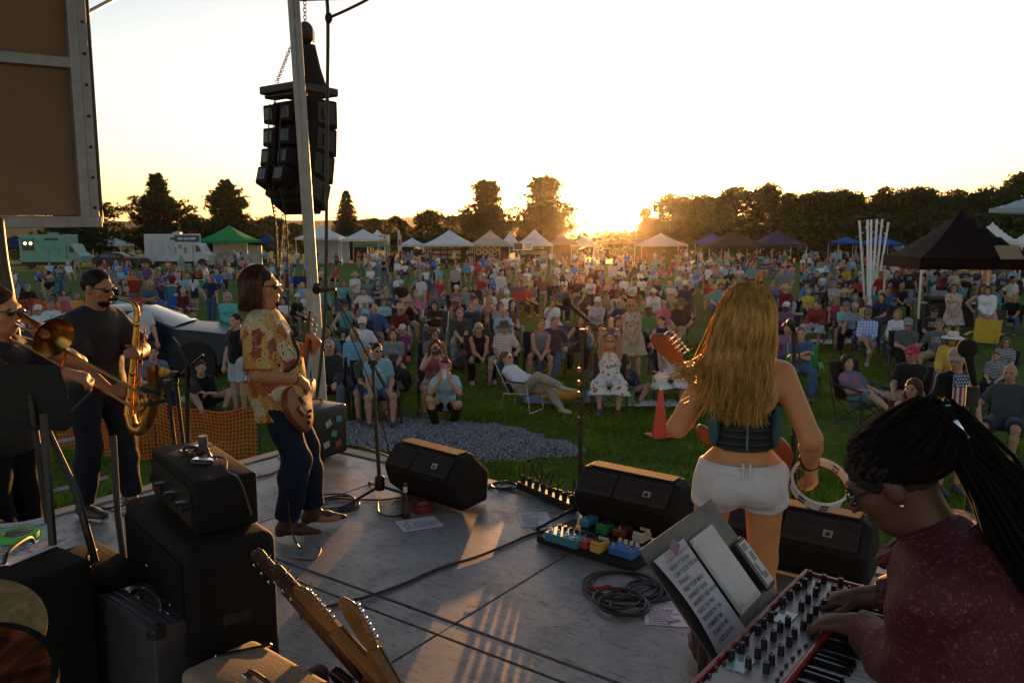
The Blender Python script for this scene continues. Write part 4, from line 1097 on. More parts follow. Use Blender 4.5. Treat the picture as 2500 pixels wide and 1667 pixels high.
# crowd poses
HM,HT = {},{}
POSES = {
 'lap': dict(base='sit',lean=-8),'lap2': dict(base='sit',lean=-5,RH=(.16,.36,.60),LH=(-.15,.28,.60),yaw=14,RF=(.2,.42,.08)),
 'fwd': dict(base='sit',lean=22,RH=(.03,.48,.56),LH=(-.04,.46,.54),RF=(.22,.42,.08),LF=(-.22,.44,.08),pitch=8),
 'fold': dict(base='sit',lean=-7,RH=(-.08,.20,.84),LH=(.10,.22,.80),RE=(.9,-.2,-.6),LE=(-.9,-.2,-.6),hr=(-1,.2,.1),hl=(1,.2,0)),
 'cross': dict(base='sit',lean=-10,RF=(-.10,.62,.40),LF=(-.06,.46,.08),RK=(.1,.5,1),RH=(.12,.32,.64),LH=(-.12,.3,.62),yaw=-10),
 'arms': dict(base='sit',lean=-16,RH=(.34,.16,.66),LH=(-.34,.18,.66),RF=(.2,.52,.08),hr=(0,1,-.2),hl=(0,1,-.2)),
 'chin': dict(base='sit',lean=6,RH=(.06,.28,.98),LH=(-.1,.30,.62),RE=(.6,.2,-1),hr=(-.3,-.2,1),pitch=4),
 'phone': dict(base='sit',lean=2,RH=(.07,.36,1.04),LH=(-.07,.36,1.02),RE=(.6,.1,-1),LE=(-.6,.1,-1),hr=(-.2,.1,1),hl=(.2,.1,1)),
 'recline': dict(base='sit',lean=-32,RH=(.12,.16,.66),LH=(-.10,.18,.66),RF=(.12,.72,.08),LF=(-.16,.68,.08),pitch=-6),
 'lap3': dict(base='sit',lean=-15,side=3,yaw=-22,RH=(.20,.26,.60),LH=(-.05,.30,.62),RF=(.10,.56,.08),LF=(-.2,.38,.08)),'lap4': dict(base='sit',lean=-3,side=-4,yaw=16,roll=5,RH=(.08,.26,.62),LH=(-.30,.14,.66),RF=(.24,.40,.08),LF=(-.08,.58,.08),pitch=-8),'lap5': dict(base='sit',lean=10,side=2,yaw=-9,roll=-4,RH=(.17,.40,.58),LH=(-.17,.38,.58),RF=(.2,.34,.08),LF=(-.2,.46,.08)),
 'down': dict(base='stand'),'hip': dict(base='stand',RH=(.24,.04,.98),RE=(1,-.3,-.2),hr=(-.6,.3,-.6),LH=(-.25,.06,.80),lean=2),
 'sfold': dict(base='stand',RH=(-.10,.22,1.22),LH=(.12,.23,1.18),RE=(.9,-.1,-.7),LE=(-.9,-.1,-.7),hr=(-1,.1,.1),hl=(1,.1,0)),
 'clasp': dict(base='stand',RH=(.03,.24,.92),LH=(-.05,.24,.90),hr=(-.6,.4,-.4),hl=(.6,.4,-.4),RE=(.9,-.4,-.3),LE=(-.9,-.4,-.3)),
 'drink': dict(base='stand',RH=(.12,.30,1.20),RE=(.5,-.4,-1),hr=(-.3,.8,.4),LH=(-.24,.1,.84),yaw=12),
 'walk': dict(base='stand',RF=(.09,.26,.10),LF=(-.09,-.30,.12),RH=(.24,-.12,.86),LH=(-.24,.22,.88)),
 'back': dict(base='stand',lean=2,yaw=25),
 'bend': dict(base='stand',lean=55,pel=(0,-.15,.90),RH=(.15,.62,.62),LH=(-.15,.6,.6),pitch=-10),
 'knees': dict(base='ground',lean=10),'ground': dict(base='ground',lean=-6,RF=(.24,.40,.06),LF=(-.22,.42,.06),RK=(1,.4,.6),LK=(-1,.4,.6),RH=(.2,.3,.3),LH=(-.15,.3,.28)),
}
SK = {}
def pose(p):
 if p not in SK: SK[p] = skeleton(**POSES[p])
 return SK[p]
def head_top(p): J = pose(p); return float((J['hd'] + J['H'] @ A3(0,-.01,.122))[2]),J['hd']
# ------------------------------------------------------------------ chairs
M_FAB = mat('chair_fabric',rough=.85,obj=True,var=.25,scale=8,bump=.3,fine=40,transl=.12)
M_TUBE = mat('chair_tube',(.05,.05,.055),.4,.6)
M_ALU = mat('chair_aluminium',(.62,.63,.65),.35,.8)
def sheet(pts,nx,ny,thick=.012,sag=0):
 "thin cloth panel between four corners (bl, br, tr, tl)"
 a,b,c,d = [Vector(p) for p in pts]; n = (b - a).cross(d - a).normalized(); vs = []
 for k in (0,1):
  for j in range(ny + 1):
   for i in range(nx + 1):
    f,g = i / nx,j / ny; p = a.lerp(b,f).lerp(d.lerp(c,f),g)
    vs.append(p - n * (sag * math.sin(math.pi * f) * math.sin(math.pi * (.25 + .75 * g)) + k * thick))
 N = (nx + 1) * (ny + 1); fs = []
 for j in range(ny):
  for i in range(nx):
   q = (j * (nx + 1) + i,j * (nx + 1) + i + 1,(j + 1) * (nx + 1) + i + 1,(j + 1) * (nx + 1) + i)
   fs += [q,tuple(N + x for x in q[::-1])]
 ed = [i for i in range(nx + 1)] + [(j + 1) * (nx + 1) - 1 for j in range(1,ny + 1)] + [ny * (nx + 1) + i for i in range(nx - 1,-1,-1)] + [j * (nx + 1) for j in range(ny - 1,0,-1)]
 for q in range(len(ed)): x,y = ed[q],ed[(q + 1) % len(ed)]; fs.append((y,x,N + x,N + y))
 return MB().add(vs,fs)
def chair_protos():
 C = {}
 # camp chair: cloth seat and back slung in a folding tube frame (faces +y)
 back = sheet([(.27,-.24,.40),(-.27,-.24,.40),(-.28,-.42,.92),(.28,-.42,.92)],6,5,sag=.05)
 seat = sheet([(-.27,-.24,.41),(.27,-.24,.41),(.27,.24,.45),(-.27,.24,.45)],6,5,sag=.05)
 parts = [('backrest',back.mesh('backrest',M_FAB,True)),('seat',seat.mesh('seat',M_FAB,True))]
 for s in (-1,1):
  parts.append(('armrest',sheet([(s * .31 - .04,-.30,.63),(s * .31 + .04,-.30,.63),(s * .31 + .04,.25,.60),(s * .31 - .04,.25,.60)],2,5,sag=.01).mesh('armrest',M_FAB,True)))
  parts.append(('back_post',MB().tube([(s * .25,-.22,.02),(s * .285,-.33,.5),(s * .285,-.43,.93)],.011,6).mesh('back_post',M_TUBE,True)))
  parts.append(('leg',MB().cyl((s * .29,-.26,.03),(s * .28,.26,.44),.010,n=6).mesh('leg',M_TUBE)))
  parts.append(('leg',MB().cyl((s * .30,.28,.02),(s * .28,-.22,.42),.010,n=6).mesh('leg',M_TUBE)))
  parts.append(('arm_post',MB().cyl((s * .30,.27,.02),(s * .31,.24,.60),.010,n=6).mesh('arm_post',M_TUBE)))
 parts.append(('cross_bar',MB().cyl((-.29,.27,.05),(.28,.26,.43),.009,n=6).mesh('cross_bar',M_TUBE)))
 parts.append(('cross_bar',MB().cyl((.29,.275,.05),(-.28,.265,.43),.009,n=6).mesh('cross_bar',M_TUBE)))
 C['camp'] = parts
 # lawn chair: bright tube frame and stretched cloth
 P = []
 P.append(('backrest',sheet([(.25,-.20,.36),(-.25,-.20,.36),(-.25,-.48,.95),(.25,-.48,.95)],4,5,sag=.03).mesh('backrest',M_FAB,True)))
 P.append(('seat',sheet([(-.25,-.20,.36),(.25,-.20,.36),(.25,.26,.40),(-.25,.26,.40)],4,4,sag=.03).mesh('seat',M_FAB,True)))
 P.append(('back_frame',MB().tube([(-.27,-.16,.34),(-.27,-.50,.97),(-.2,-.52,1.0),(.2,-.52,1.0),(.27,-.50,.97),(.27,-.16,.34)],.013,6).mesh('back_frame',M_ALU,True)))
 for s in (-1,1):
  P.append(('leg',MB().tube([(s * .30,.30,.01),(s * .30,.22,.58),(s * .30,-.32,.60)],.013,6).mesh('leg',M_ALU,True)))
  P.append(('leg',MB().tube([(s * .285,.28,.40),(s * .285,-.30,.36),(s * .285,-.36,.01)],.013,6).mesh('leg',M_ALU,True)))
  P.append(('armrest',MB().box((s * .30,-.04,.615),(.05,.46,.025)).mesh('armrest',M_TUBE,bevel=.008)))
 P.append(('foot_bar',MB().cyl((-.30,.30,.012),(.30,.30,.012),.012,n=6).mesh('foot_bar',M_ALU)))
 C['lawn'] = P
 return C
CHAIRS = chair_protos()
CHAIR_LABELS = set(); CN = [0]
def chair(kind,col,loc,rz,label,group='folding chairs on the grass',scale=1.0):
 t = thing('camp_chair' if kind == 'camp' else 'lawn_chair',label,'chair',loc,rz,group); t.scale = (scale,) * 3
 for nm,me in CHAIRS[kind]: obj(nm,me,t,color=col)
 return t
# ------------------------------------------------------------------ the audience
NAV,BLK,WH,GRY,LBL,TEA,MAR,RED,PNK,KHA,DEN,OLV,YEL,BRN,PUR,CRM = (.015,.022,.06),(.008,.008,.01),(.62,.62,.66),(.16,.17,.19),(.18,.40,.62),(.07,.34,.36),(.12,.012,.02),(.40,.025,.025),(.45,.17,.20),(.34,.27,.18),(.06,.11,.22),(.05,.07,.03),(.55,.36,.05),(.12,.07,.045),(.14,.06,.16),(.5,.45,.36)
ROY = (.025,.12,.50)
DK,BR,BLN,AUB,GR,WHI,SND = (.012,.009,.008),(.05,.026,.014),(.42,.26,.09),(.16,.055,.02),(.22,.21,.20),(.52,.50,.47),(.22,.13,.06)
PLAID_W = pattern('plaid_white','plaid',(.55,.52,.48)); PLAID_B = pattern('plaid_blue','plaid',(.08,.18,.50),.8); STRIPE = pattern('stripe_white','stripe',(.60,.60,.62),1.4)
FLORAL = pattern('floral_red','floral',(.30,.07,.045),.8); FLORALG = pattern('floral_green','floral',(.03,.25,.14),.55); LEOP = pattern('leopard','leopard',(.03,.02,.018),1.6); TIED = pattern('tiedye','tiedye',(.30,.12,.20),.35); PAISD = pattern('dark_floral','floral',(.25,.10,.14),1.0); CHECK = pattern('small_check','plaid',(.5,.5,.5),2.2)
CR = {1: (750,650,3.92),2: (1150,650,3.647),3: (1850,600,3.1354),4: (250,600,3.486),5: (330,580,4.704),6: (900,640,5.88),7: (1300,600,5.88),8: (1850,640,5.88),9: (0,640,4.3545),11: (650,420,3.92),12: (1150,420,3.92),0: (0,0,1)}
USED = []
ADV = {}
def face_to(loc,tx=0.3,ty=3.0): d = Vector((tx,ty)) - Vector((loc[0],loc[1])); return math.atan2(d.y,d.x) - R(90)
cr = random.Random(11)
def chair_name(c,label):
 r,g_,b = c; nm = 'black' if max(c) < .03 else 'dark blue' if b > max(r,g_) * 1.6 and b < .12 else 'blue' if b > max(r,g_) * 1.5 else 'red' if r > .2 and g_ < .1 else 'maroon' if r > 2 * g_ else 'green' if g_ > 1.3 * max(r,b) else 'coloured'
 w = label.replace(' and ',' ').replace(',','').split()
 return nm + ' folding chair under the ' + ' '.join(w[:10])
def person(crop,cx,cy,p,label,shirt,legs,hair,hat=None,glasses=None,g=1.0,fem=False,chair_=None,chair_label=None,turn=None,scale=None,skin=None,shoes=None,vox=None,lawn=False):
 ox,oy,sc_ = CR[crop]; px,py = ox + cx / sc_,oy + cy / sc_
 s = scale or (cr.uniform(.955,.99) if fem else cr.uniform(.985,1.03))
 if p == 'lap': p = cr.choice(['lap','lap3','lap4','lap5'])
 if shirt[0] == 'tee' and len(shirt) == 2 and cr.random() < .3: shirt = (*shirt,print_tee(float(pose(p)['chest'][2])))
 zt,hd = head_top(p); zt *= s
 loc = G(px,py,zt + (.02 if hat else 0))
 rz = face_to(loc) + (R(cr.uniform(-10,10)) if turn is None else R(turn))
 off = rotz(rz) @ Vector((hd[0] * s,hd[1] * s,0)); loc = Vector((loc.x - off.x,loc.y - off.y,0))
 USED.append((loc.x,loc.y))
 far = loc.y > 27
 o = dress_person(pose(p),(p,),vox or (.026 if far else .0145),loc,rz,s,label,shirt if len(shirt) > 2 else (*shirt,None),legs if len(legs) > 2 else (*legs,None),hair,hat,glasses,skin or SKINS[len(USED) % 4],g,fem,shoes or cr.choice([(.03,.03,.035),(.3,.3,.32),(.08,.05,.03)]),'people in the audience',not far)
 lean_ = (R(cr.uniform(-3,3)),R(cr.uniform(-3.5,3.5)))
 o.rotation_euler = (*lean_,rz)
 if chair_:
  c = chair('lawn' if lawn else 'camp',chair_,loc,rz,chair_label or chair_name(chair_,label),scale=s)
 return o
NV = (.03,.035,.05)
near = [
 (6,1335,662,'fwd','grey haired man in sunglasses and charcoal polo with hands clasped',('polo',(.05,.045,.045)),('long',(.16,.26,.40)),('crop',GR),None,'shades',1.08,False,(.02,.06,.04)),
 (6,1610,870,'fwd','silver haired man in black sleeveless top and sunglasses leaning forward',('tank',BLK),('long',BLK),('short',WHI),None,'shades',1.05,False,BLK),
 (6,1965,840,'lap','man in dark wide brimmed hat and checked shirt',('tee',(.34,.31,.28),PLAID_W),('shorts',KHA),('crop',BR),('wide',(.07,.06,.05)),None,1.1,False,BLK),
 (6,1940,645,'lap','balding man in light blue shirt behind the wide brimmed hat',('polo',(.22,.42,.62)),('shorts',KHA),('ring',WHI),None,None,1.12,False,BLK),
 (6,1485,570,'lap','sandy haired man in navy jacket',('jacket',NAV),('long',BLK),('crop',SND),None,None,1.0,False,BLK),
 (6,1900,565,'lap2','woman with brown bob and grey top behind the balding man',('tee',(.24,.26,.3)),('long',DEN),('bob',AUB),None,None,1,True,BLK),
 (6,1540,490,'arms','dark haired person in grey blue tee',('tee',(.20,.26,.34)),('long',DEN),('pony',DK),None,None,1,True,ROY),
 (6,1700,485,'phone','blond woman in pink top with bowed head',('tee',(.42,.20,.18)),('shorts',KHA),('bob',BLN),None,None,1,True,BLK),
 (6,2015,392,'cross','man in white cap and white tee with crossed legs',('tee',WH),('shorts',KHA),('crop',GR),('cap',(.55,.55,.52)),None,1.1,False,ROY),
 (6,1765,388,'lap','woman with long grey hair and white tee',('tee',WH),('long',DEN),('long',GR),None,None,1,True,BLK),
 (6,1235,322,'fold','bearded man in cap, brown tee and red shorts with folded arms',('tee',(.13,.10,.09)),('shorts',(.35,.05,.07)),('crop',BR),('cap',(.4,.4,.36)),None,1.0,False,BLK),
 (6,1540,298,'lap','woman with copper hair in black jacket',('jacket',BLK),('long',BLK),('bob',AUB),None,None,1,True,BLK),
 (6,1375,333,'lap2','dark haired man in teal shirt',('tee',(.12,.30,.30)),('long',BLK),('short',DK),None,None,1,False,BLK),
 (6,960,385,'arms','man in royal blue cap and grey tee',('tee',(.09,.10,.13)),('long',BLK),('crop',BR),('cap',(.03,.08,.30)),None,1.12,False,BLK),
 (6,975,555,'fold','woman with long dark hair and black jacket in a white framed chair',('jacket',BLK),('long',DEN),('long',(.03,.015,.01)),None,None,1,True,(.05,.05,.06)),
 (6,420,590,'lap','heavy man in straw hat and maroon polo',('polo',MAR),('shorts',KHA),('crop',BR),('straw',(.42,.30,.15)),None,1.22,False,BLK),
 (6,330,948,'fwd','woman with brown fringe in grey tee on a red chair',('tee',(.15,.19,.24)),('long',BLK),('bob',AUB),None,None,1,True,(.42,.02,.02)),
 (6,925,945,'lap2','woman with curly auburn hair behind the photographer',('tee',(.16,.09,.07)),('long',BLK),('curly',AUB),None,'clear',1,True,BLK),
 (6,90,603,'arms','bald man leaning back in blue jacket',('jacket',(.03,.09,.19)),('long',KHA),('ring',GR),None,None,1.15,False,NAV),
 (6,205,520,'recline','brown haired woman leaning back in striped teal top',('tee',(.08,.28,.30),STRIPE),('long',DEN),('bob',SND),None,None,1,True,NAV),
 (6,290,398,'lap','woman with blond bob in navy top',('tee',(.02,.03,.09)),('long',BLK),('bob',BLN),None,None,1,True,NAV),
 (6,258,350,'lap2','white haired man turned away in pale blue shirt',('tee',(.2,.33,.42)),('long',KHA),('crop',WHI),None,None,1,False,NAV),
 (6,460,248,'lap','man in pale cap, black polo and khaki shorts',('polo',BLK),('shorts',KHA),('crop',GR),('cap',(.45,.5,.55)),None,1.05,False,BLK),
 (6,410,188,'recline','white haired woman in white top on a bright blue chair',('tee',WH),('long',WH),('bob',WHI),None,None,1,True,ROY),
 (6,150,243,'fold','dark haired man in navy tee with white chest lettering',('tee',(.02,.035,.06)),('shorts',KHA),('crop',DK),None,None,1.1,False,BLK),
 (6,118,208,'lap','man in teal cap behind the navy tee',('tee',(.05,.12,.10)),('long',BLK),('crop',BR),('cap',(.15,.35,.32)),None,1,False,OLV),
 (6,765,248,'fold','woman with short brown hair and teal tee',('tee',(.08,.30,.32)),('long',DEN),('short',BR),None,None,1.05,True,BRN),
 (6,805,82,'lap','dark haired woman in white blouse',('long',WH),('long',DEN),('bob',DK),None,None,1,True,TEA),
 (6,1000,52,'lap','bearded man in light blue tee and cap at the cooler',('tee',(.12,.38,.55)),('shorts',KHA),('crop',WHI),('cap',(.5,.45,.35)),None,1.1,False,BLK),
 (6,1250,30,'down','large standing person in black and white checked shirt',('tee',(.04,.05,.08),CHECK),('long',BLK),('short',GR),None,None,1.3,False,None),
 (6,1392,-5,'lap','man in bright blue shirt with dark shorts',('tee',(.06,.30,.52)),('shorts',BLK),('crop',BR),None,None,1.15,False,BLK),
 (6,1660,155,'phone','man in white cap and dark plaid shirt',('tee',(.08,.08,.12),PLAID_W),('long',DEN),('crop',BR),('cap',(.6,.6,.6)),None,1.1,False,BLK),
 (6,1730,33,'arms','grey haired man in navy tee leaning to the right',('tee',NAV),('long',BLK),('crop',GR),None,None,1.1,False,RED),
 (6,1890,12,'lap','blond woman in white top before the yellow chair',('tee',WH),('long',DEN),('long',BLN),None,None,1,True,YEL),
 (6,1950,93,'lap2','dark haired young man in grey tee',('tee',(.18,.17,.18)),('long',BLK),('short',DK),None,None,1,False,RED),
 (6,2185,98,'fold','man in pale cap and dusty pink shirt',('long',(.25,.18,.18)),('long',KHA),('crop',GR),('cap',(.6,.56,.5)),None,1.05,False,KHA),
 (6,2175,245,'lap','woman with dark curls and mauve top',('tee',(.16,.08,.10)),('shorts',(.2,.1,.1)),('curly',AUB),None,None,.95,True,BLK),
 (6,720,168,'arms','person in light blue tee looking left',('tee',(.10,.32,.50)),('shorts',KHA),('short',DK),None,None,1.1,False,MAR),
 (1,340,143,'lap','woman with fair hair and aqua top left of the boom microphone',('tee',(.08,.33,.34)),('long',DEN),('bob',BLN),None,None,1.05,True,BLK),
 (1,435,123,'lap2','woman in pink cap and striped tank',('tank',(.12,.06,.14),STRIPE),('shorts',DEN),('short',BR),('cap',(.45,.12,.18)),None,1,True,RED),
 (1,565,113,'lap','woman with shoulder length brown hair and grey top',('tee',(.14,.19,.24)),('long',DEN),('bob',SND),None,None,1.05,True,BLK),
 (1,455,93,'lap','woman with long black hair behind the pink cap',('tee',(.08,.05,.05)),('long',BLK),('long',DK),None,None,1,True,BLK),
 (1,370,328,'arms','man in black cap and teal tank top',('tank',(.08,.28,.28)),('shorts',BLK),('crop',DK),('cap',BLK),None,1.15,False,BLK),
 (1,543,405,'lap','person in light blue cap and dark jacket',('jacket',NAV),('long',BLK),('bob',WHI),('cap',(.14,.42,.58)),'shades',1,True,BLK),
 (1,507,478,'arms','man in white cap, sunglasses and white striped shirt',('polo',WH),('long',NAV),('crop',GR),('cap',(.62,.6,.55)),'shades',1.12,False,MAR),
 (1,488,583,'lap','old man in pale blue shirt behind the boom stand',('long',(.16,.36,.52)),('long',NAV),('ring',WHI),None,None,1.15,False,NAV),
 (1,600,748,'fwd','man in grey cap and dark green shirt near the boom stand',('tee',(.03,.055,.03)),('shorts',(.18,.30,.40)),('crop',BR),('cap',(.25,.25,.24)),None,1.1,False,BLK),
 (1,690,735,'lap2','person in light blue tee with sunglasses beside the grey cap',('tee',(.16,.38,.5)),('shorts',DEN),('short',DK),None,'shades',1.1,False,BLK),
 (1,205,700,'lap','white haired old man in dark cardigan holding a cup',('jacket',(.02,.03,.035)),('long',(.10,.13,.17)),('crop',WHI),None,'clear',1.12,False,NAV),
 (1,130,578,'lap','young woman with pale hairband beside the mast',('tank',(.03,.03,.035)),('long',BLK),('long',BLN),None,None,.95,True,BLK),
 (1,215,560,'lap2','dark haired woman half hidden by the black rope',('tee',(.10,.17,.24)),('long',BLK),('bob',DK),None,None,1,True,BLK),
 (1,985,290,'phone','man in straw hat holding up a phone, black tee',('tee',BLK),('shorts',KHA),('crop',BR),('straw',(.34,.28,.16)),None,1.1,False,BLK),
 (1,1040,250,'lap','person in pink tee behind the raised phone',('tee',(.45,.10,.22)),('shorts',KHA),('crop',GR),('cap',(.30,.32,.25)),'clear',1,False,OLV),
 (2,725,288,'chin','large woman in white dress with a hand at her mouth',('dress',(.55,.66,.74)),('dress',(.55,.66,.74)),('bob',AUB),None,None,1.3,True,BLK),
 (2,735,448,'lap','short haired man in navy zip jacket',('jacket',NAV),('long',DEN),('crop',GR),None,None,1,False,TEA),
 (2,965,438,'arms','long haired woman in black tank behind the centre microphone',('tank',BLK),('long',BLK),('long',SND),None,None,1,True,LBL),
 (2,1105,268,'fold','heavy man in white cap and grey sweatshirt',('long',(.36,.36,.42)),('shorts',BRN),('crop',GR),('cap',(.62,.64,.66)),'shades',1.32,False,BLK),
 (2,1220,218,'lap2','woman in sunglasses and tan top with a camera strap',('tank',(.30,.19,.12)),('shorts',KHA),('pony',AUB),None,'shades',1.05,True,ROY),
 (2,1465,298,'clasp','standing woman with bright curly hair, leopard top and khaki skirt',('tank',(.45,.36,.30),LEOP),('skirt',(.42,.36,.28)),('curly',BLN),None,'shades',1.05,True,None),
 (2,1318,448,'lap2','woman with auburn curls in purple behind the raised phone',('tee',PUR),('long',BLK),('curly',AUB),None,None,1,True,BLK),
 (2,1705,443,'lap','woman with short dark red hair and navy tank',('tank',(.02,.022,.06)),('long',BLK),('short',(.09,.02,.015)),None,None,1.05,True,(.35,.03,.10)),
 (2,1785,588,'lap2','woman with wavy auburn hair and a white skirt with green leaves',('tank',(.55,.50,.46)),('dress',(.62,.62,.60),FLORALG),('wavy',AUB),None,None,1,True,BLK),
 (2,1850,283,'lap','man in brown wide brimmed hat and black shirt',('tee',BLK),('shorts',KHA),('crop',BR),('wide',(.10,.06,.04)),None,1.25,False,BLK),
 (2,1735,300,'lap','white haired woman wrapped in a pink shawl',('long',(.48,.10,.18)),('long',BLK),('short',WHI),None,'clear',1,True,NAV),
 (2,1540,290,'lap2','brown haired boy in green tee',('tee',(.02,.20,.05)),('shorts',KHA),('short',AUB),None,None,.95,False,BLK),
 (2,1625,198,'chin','woman in white cap and white hoodie with camera',('jacket',(.6,.62,.68)),('long',(.3,.33,.4)),('bob',BR),('cap',(.66,.66,.66)),None,1,True,PUR),
 (2,1640,108,'lap','blond woman in sunglasses and navy top',('tee',NAV),('long',BLK),('long',BLN),None,'shades',1,True,NAV),
 (2,1530,78,'lap2','dark skinned woman in white cap and white shirt',('polo',WH),('long',BLK),('bob',DK),('cap',(.66,.66,.68)),None,1,True,BLK),
 (2,1435,118,'chin','red haired woman in white behind an empty dark chair',('tee',WH),('long',BLK),('long',AUB),None,None,1,True,MAR),
 (2,1355,80,'cross','bald man in white polo with one leg crossed',('polo',WH),('long',BRN),('ring',WHI),None,'shades',1.05,False,BLK),
 (2,1135,53,'lap2','woman with strawberry curls and dark patterned blouse',('long',(.14,.06,.10),PAISD),('long',(.3,.15,.15)),('curly',(.35,.16,.05)),None,None,1,True,BLK),
 (2,1000,193,'chin','person in straw hat with chin on hand',('tee',(.05,.035,.035)),('long',BLK),('bob',BR),('straw',(.45,.34,.2)),None,1,True,PUR),
 (2,915,78,'lap','short haired woman in grey tee and pale shorts',('tee',(.34,.34,.42)),('shorts',(.5,.48,.48)),('bob',SND),None,'shades',1.15,True,BLK),
 (2,825,160,'lap','fair haired man in slate blue polo',('polo',(.08,.08,.14)),('long',NAV),('crop',BLN),None,None,1,False,PUR),
 (2,640,83,'arms','big man with cropped hair and maroon tee',('tee',(.14,.045,.055)),('shorts',KHA),('crop',GR),None,None,1.25,False,BLK),
 (2,545,128,'lap2','woman with blond ponytail in mauve blouse turned sideways',('long',(.18,.09,.14)),('long',NAV),('pony',BLN),None,None,1,True,NAV),
 (2,980,28,'lap','woman with auburn hair and sunglasses in the second row',('tee',(.3,.14,.16)),('long',KHA),('long',AUB),None,'shades',1,True,BLK),
 (2,862,25,'lap','man in white cap and grey tee near the pink blanket',('tee',(.4,.4,.44)),('long',KHA),('crop',GR),('cap',(.66,.62,.55)),'shades',1,False,RED),
 (2,800,58,'fold','dark haired person in brick red tee',('tee',(.28,.07,.06)),('shorts',BLK),('short',DK),None,None,1,False,BLK),
 (2,580,32,'lap','dark haired man in wine coloured tee',('tee',(.10,.03,.04)),('long',BLK),('short',DK),None,None,1.1,False,BLK),
 (2,1618,-2,'lap','dark haired woman in lavender top',('tee',(.34,.22,.36)),('long',DEN),('pony',BR),None,None,1.1,True,(.6,.6,.6)),
 (2,1305,48,'lap','woman in wide straw hat in the sun glow',('tee',(.25,.12,.12)),('long',BLK),('bob',BR),('sun',(.5,.36,.18)),None,1,True,RED),
 (2,1885,70,'arms','dark haired man in grey shirt left of the singer',('tee',(.25,.27,.32)),('shorts',BLK),('short',DK),None,'shades',1.15,False,BLK),
 (2,600,473,'fwd','bearded man in sleeveless grey top with head tilted',('tank',(.14,.17,.21)),('shorts',BLK),('crop',SND),None,None,1.18,False,BLK),
 (3,355,624,'fold','man in blue polo with folded arms in a bright green chair',('polo',(.03,.10,.24)),('long',(.05,.14,.28)),('crop',SND),None,None,1.12,False,(.02,.35,.06)),
 (3,1165,758,'lap','man in red cap and black polo',('polo',BLK),('shorts',KHA),('crop',GR),('cap',(.42,.02,.045)),None,1.15,False,BLK),
 (3,1180,1018,'lap','smiling woman with auburn hair just above the keyboard player',('tank',(.20,.05,.05)),('long',BLK),('wavy',AUB),None,None,1,True,MAR),
 (3,1960,908,'arms','bald smiling man in dark grey tee at the right edge',('tee',(.045,.06,.06)),('shorts',NV),('ring',BR),None,None,1.2,False,BLK),
 (3,1890,700,'lap2','woman in sunglasses and striped top holding a child',('tee',(.03,.04,.07),STRIPE),('long',NAV),('long',SND),None,'shades',1.1,True,BLK),
 (3,1480,653,'lap','woman in white sun hat and yellow jacket',('jacket',(.55,.36,.06)),('long',(.05,.14,.28)),('bob',AUB),('sun',(.62,.56,.5)),'shades',1.05,True,BLK),
 (3,1395,558,'arms','grey haired man in glasses and grey printed tee',('tee',(.09,.09,.10)),('shorts',KHA),('short',GR),None,'clear',1.05,False,BLK),
 (3,1130,552,'recline','bearded man in flat cap and grey tee slumped in a black chair',('tee',(.08,.09,.10)),('long',BLK),('crop',GR),('cap',(.20,.22,.22)),'shades',1.15,False,BLK),
 (3,1080,490,'lap','blond woman in white cardigan behind the flat cap',('long',(.62,.64,.72)),('long',DEN),('bob',BLN),None,None,1,True,BRN),
 (3,1350,460,'lap','man in black cap and black shirt behind the grey haired man',('tee',BLK),('long',BLK),('crop',DK),('cap',BLK),None,1.05,False,BLK),
 (3,1525,293,'clasp','standing woman in floral tunic, sunglasses and yellow lanyard',('dress',(.45,.36,.34),FLORAL),('skirt',(.45,.36,.34),FLORAL),('bob',AUB),None,'shades',1.0,True,None),
 (3,1790,308,'clasp','standing woman in white jacket over a floral dress',('jacket',(.64,.66,.74)),('skirt',(.40,.25,.28),FLORAL),('bob',AUB),None,None,1.05,True,None),
 (3,1735,298,'hip','standing woman with reddish hair behind the white jacket',('tank',(.16,.10,.06)),('long',(.22,.14,.06)),('long',AUB),None,None,1,True,None),
 (3,850,478,'cross','bearded man in cap and blue plaid shirt with crossed legs',('long',(.50,.55,.70),PLAID_B),('shorts',(.12,.20,.30)),('crop',BR),('cap',(.10,.11,.10)),'shades',1.1,False,NAV),
 (3,685,428,'fwd','man in grey cap and aqua tee looking down',('tee',(.14,.50,.46)),('shorts',(.05,.05,.06)),('crop',BR),('cap',(.14,.13,.13)),None,1.08,False,MAR),
 (3,605,388,'lap','woman with long blond hair and red vest',('tank',(.30,.03,.06)),('long',BLK),('long',BLN),None,'shades',1,True,RED),
 (3,435,413,'lap','woman with fair bun, red cardigan and a pale blanket on her lap',('jacket',(.26,.025,.025)),('dress',(.45,.45,.46)),('bun',AUB),None,None,1,True,MAR),
 (3,745,433,'lap2','person in grey cap and blue grey tee behind the aqua tee',('tee',(.20,.24,.3)),('long',BLK),('bob',BR),('cap',(.36,.32,.28)),None,1,True,BLK),
 (3,440,293,'lap','young man with upswept hair, white sunglasses and black tee',('tee',BLK),('shorts',KHA),('short',BR),None,'shades',1,False,BLK),
 (3,592,273,'cross','man with glasses in grey tee with a raised knee',('tee',(.30,.33,.37)),('shorts',KHA),('crop',GR),None,'clear',1.1,False,BLK),
 (3,380,263,'lap2','man in dark fedora and bright blue shirt',('long',(.04,.20,.46)),('long',BLK),('crop',BR),('straw',BLK),None,1.05,False,BLK),
 (3,190,303,'cross','man in pale cowboy hat and red shirt with crossed legs',('polo',(.30,.025,.03)),('shorts',(.2,.05,.05)),('crop',GR),('cowboy',(.5,.38,.28)),None,1.05,False,BLK),
 (3,125,278,'lap','smiling blond woman in blue print top',('tee',(.07,.13,.26)),('long',DEN),('long',BLN),None,None,1,True,BLK),
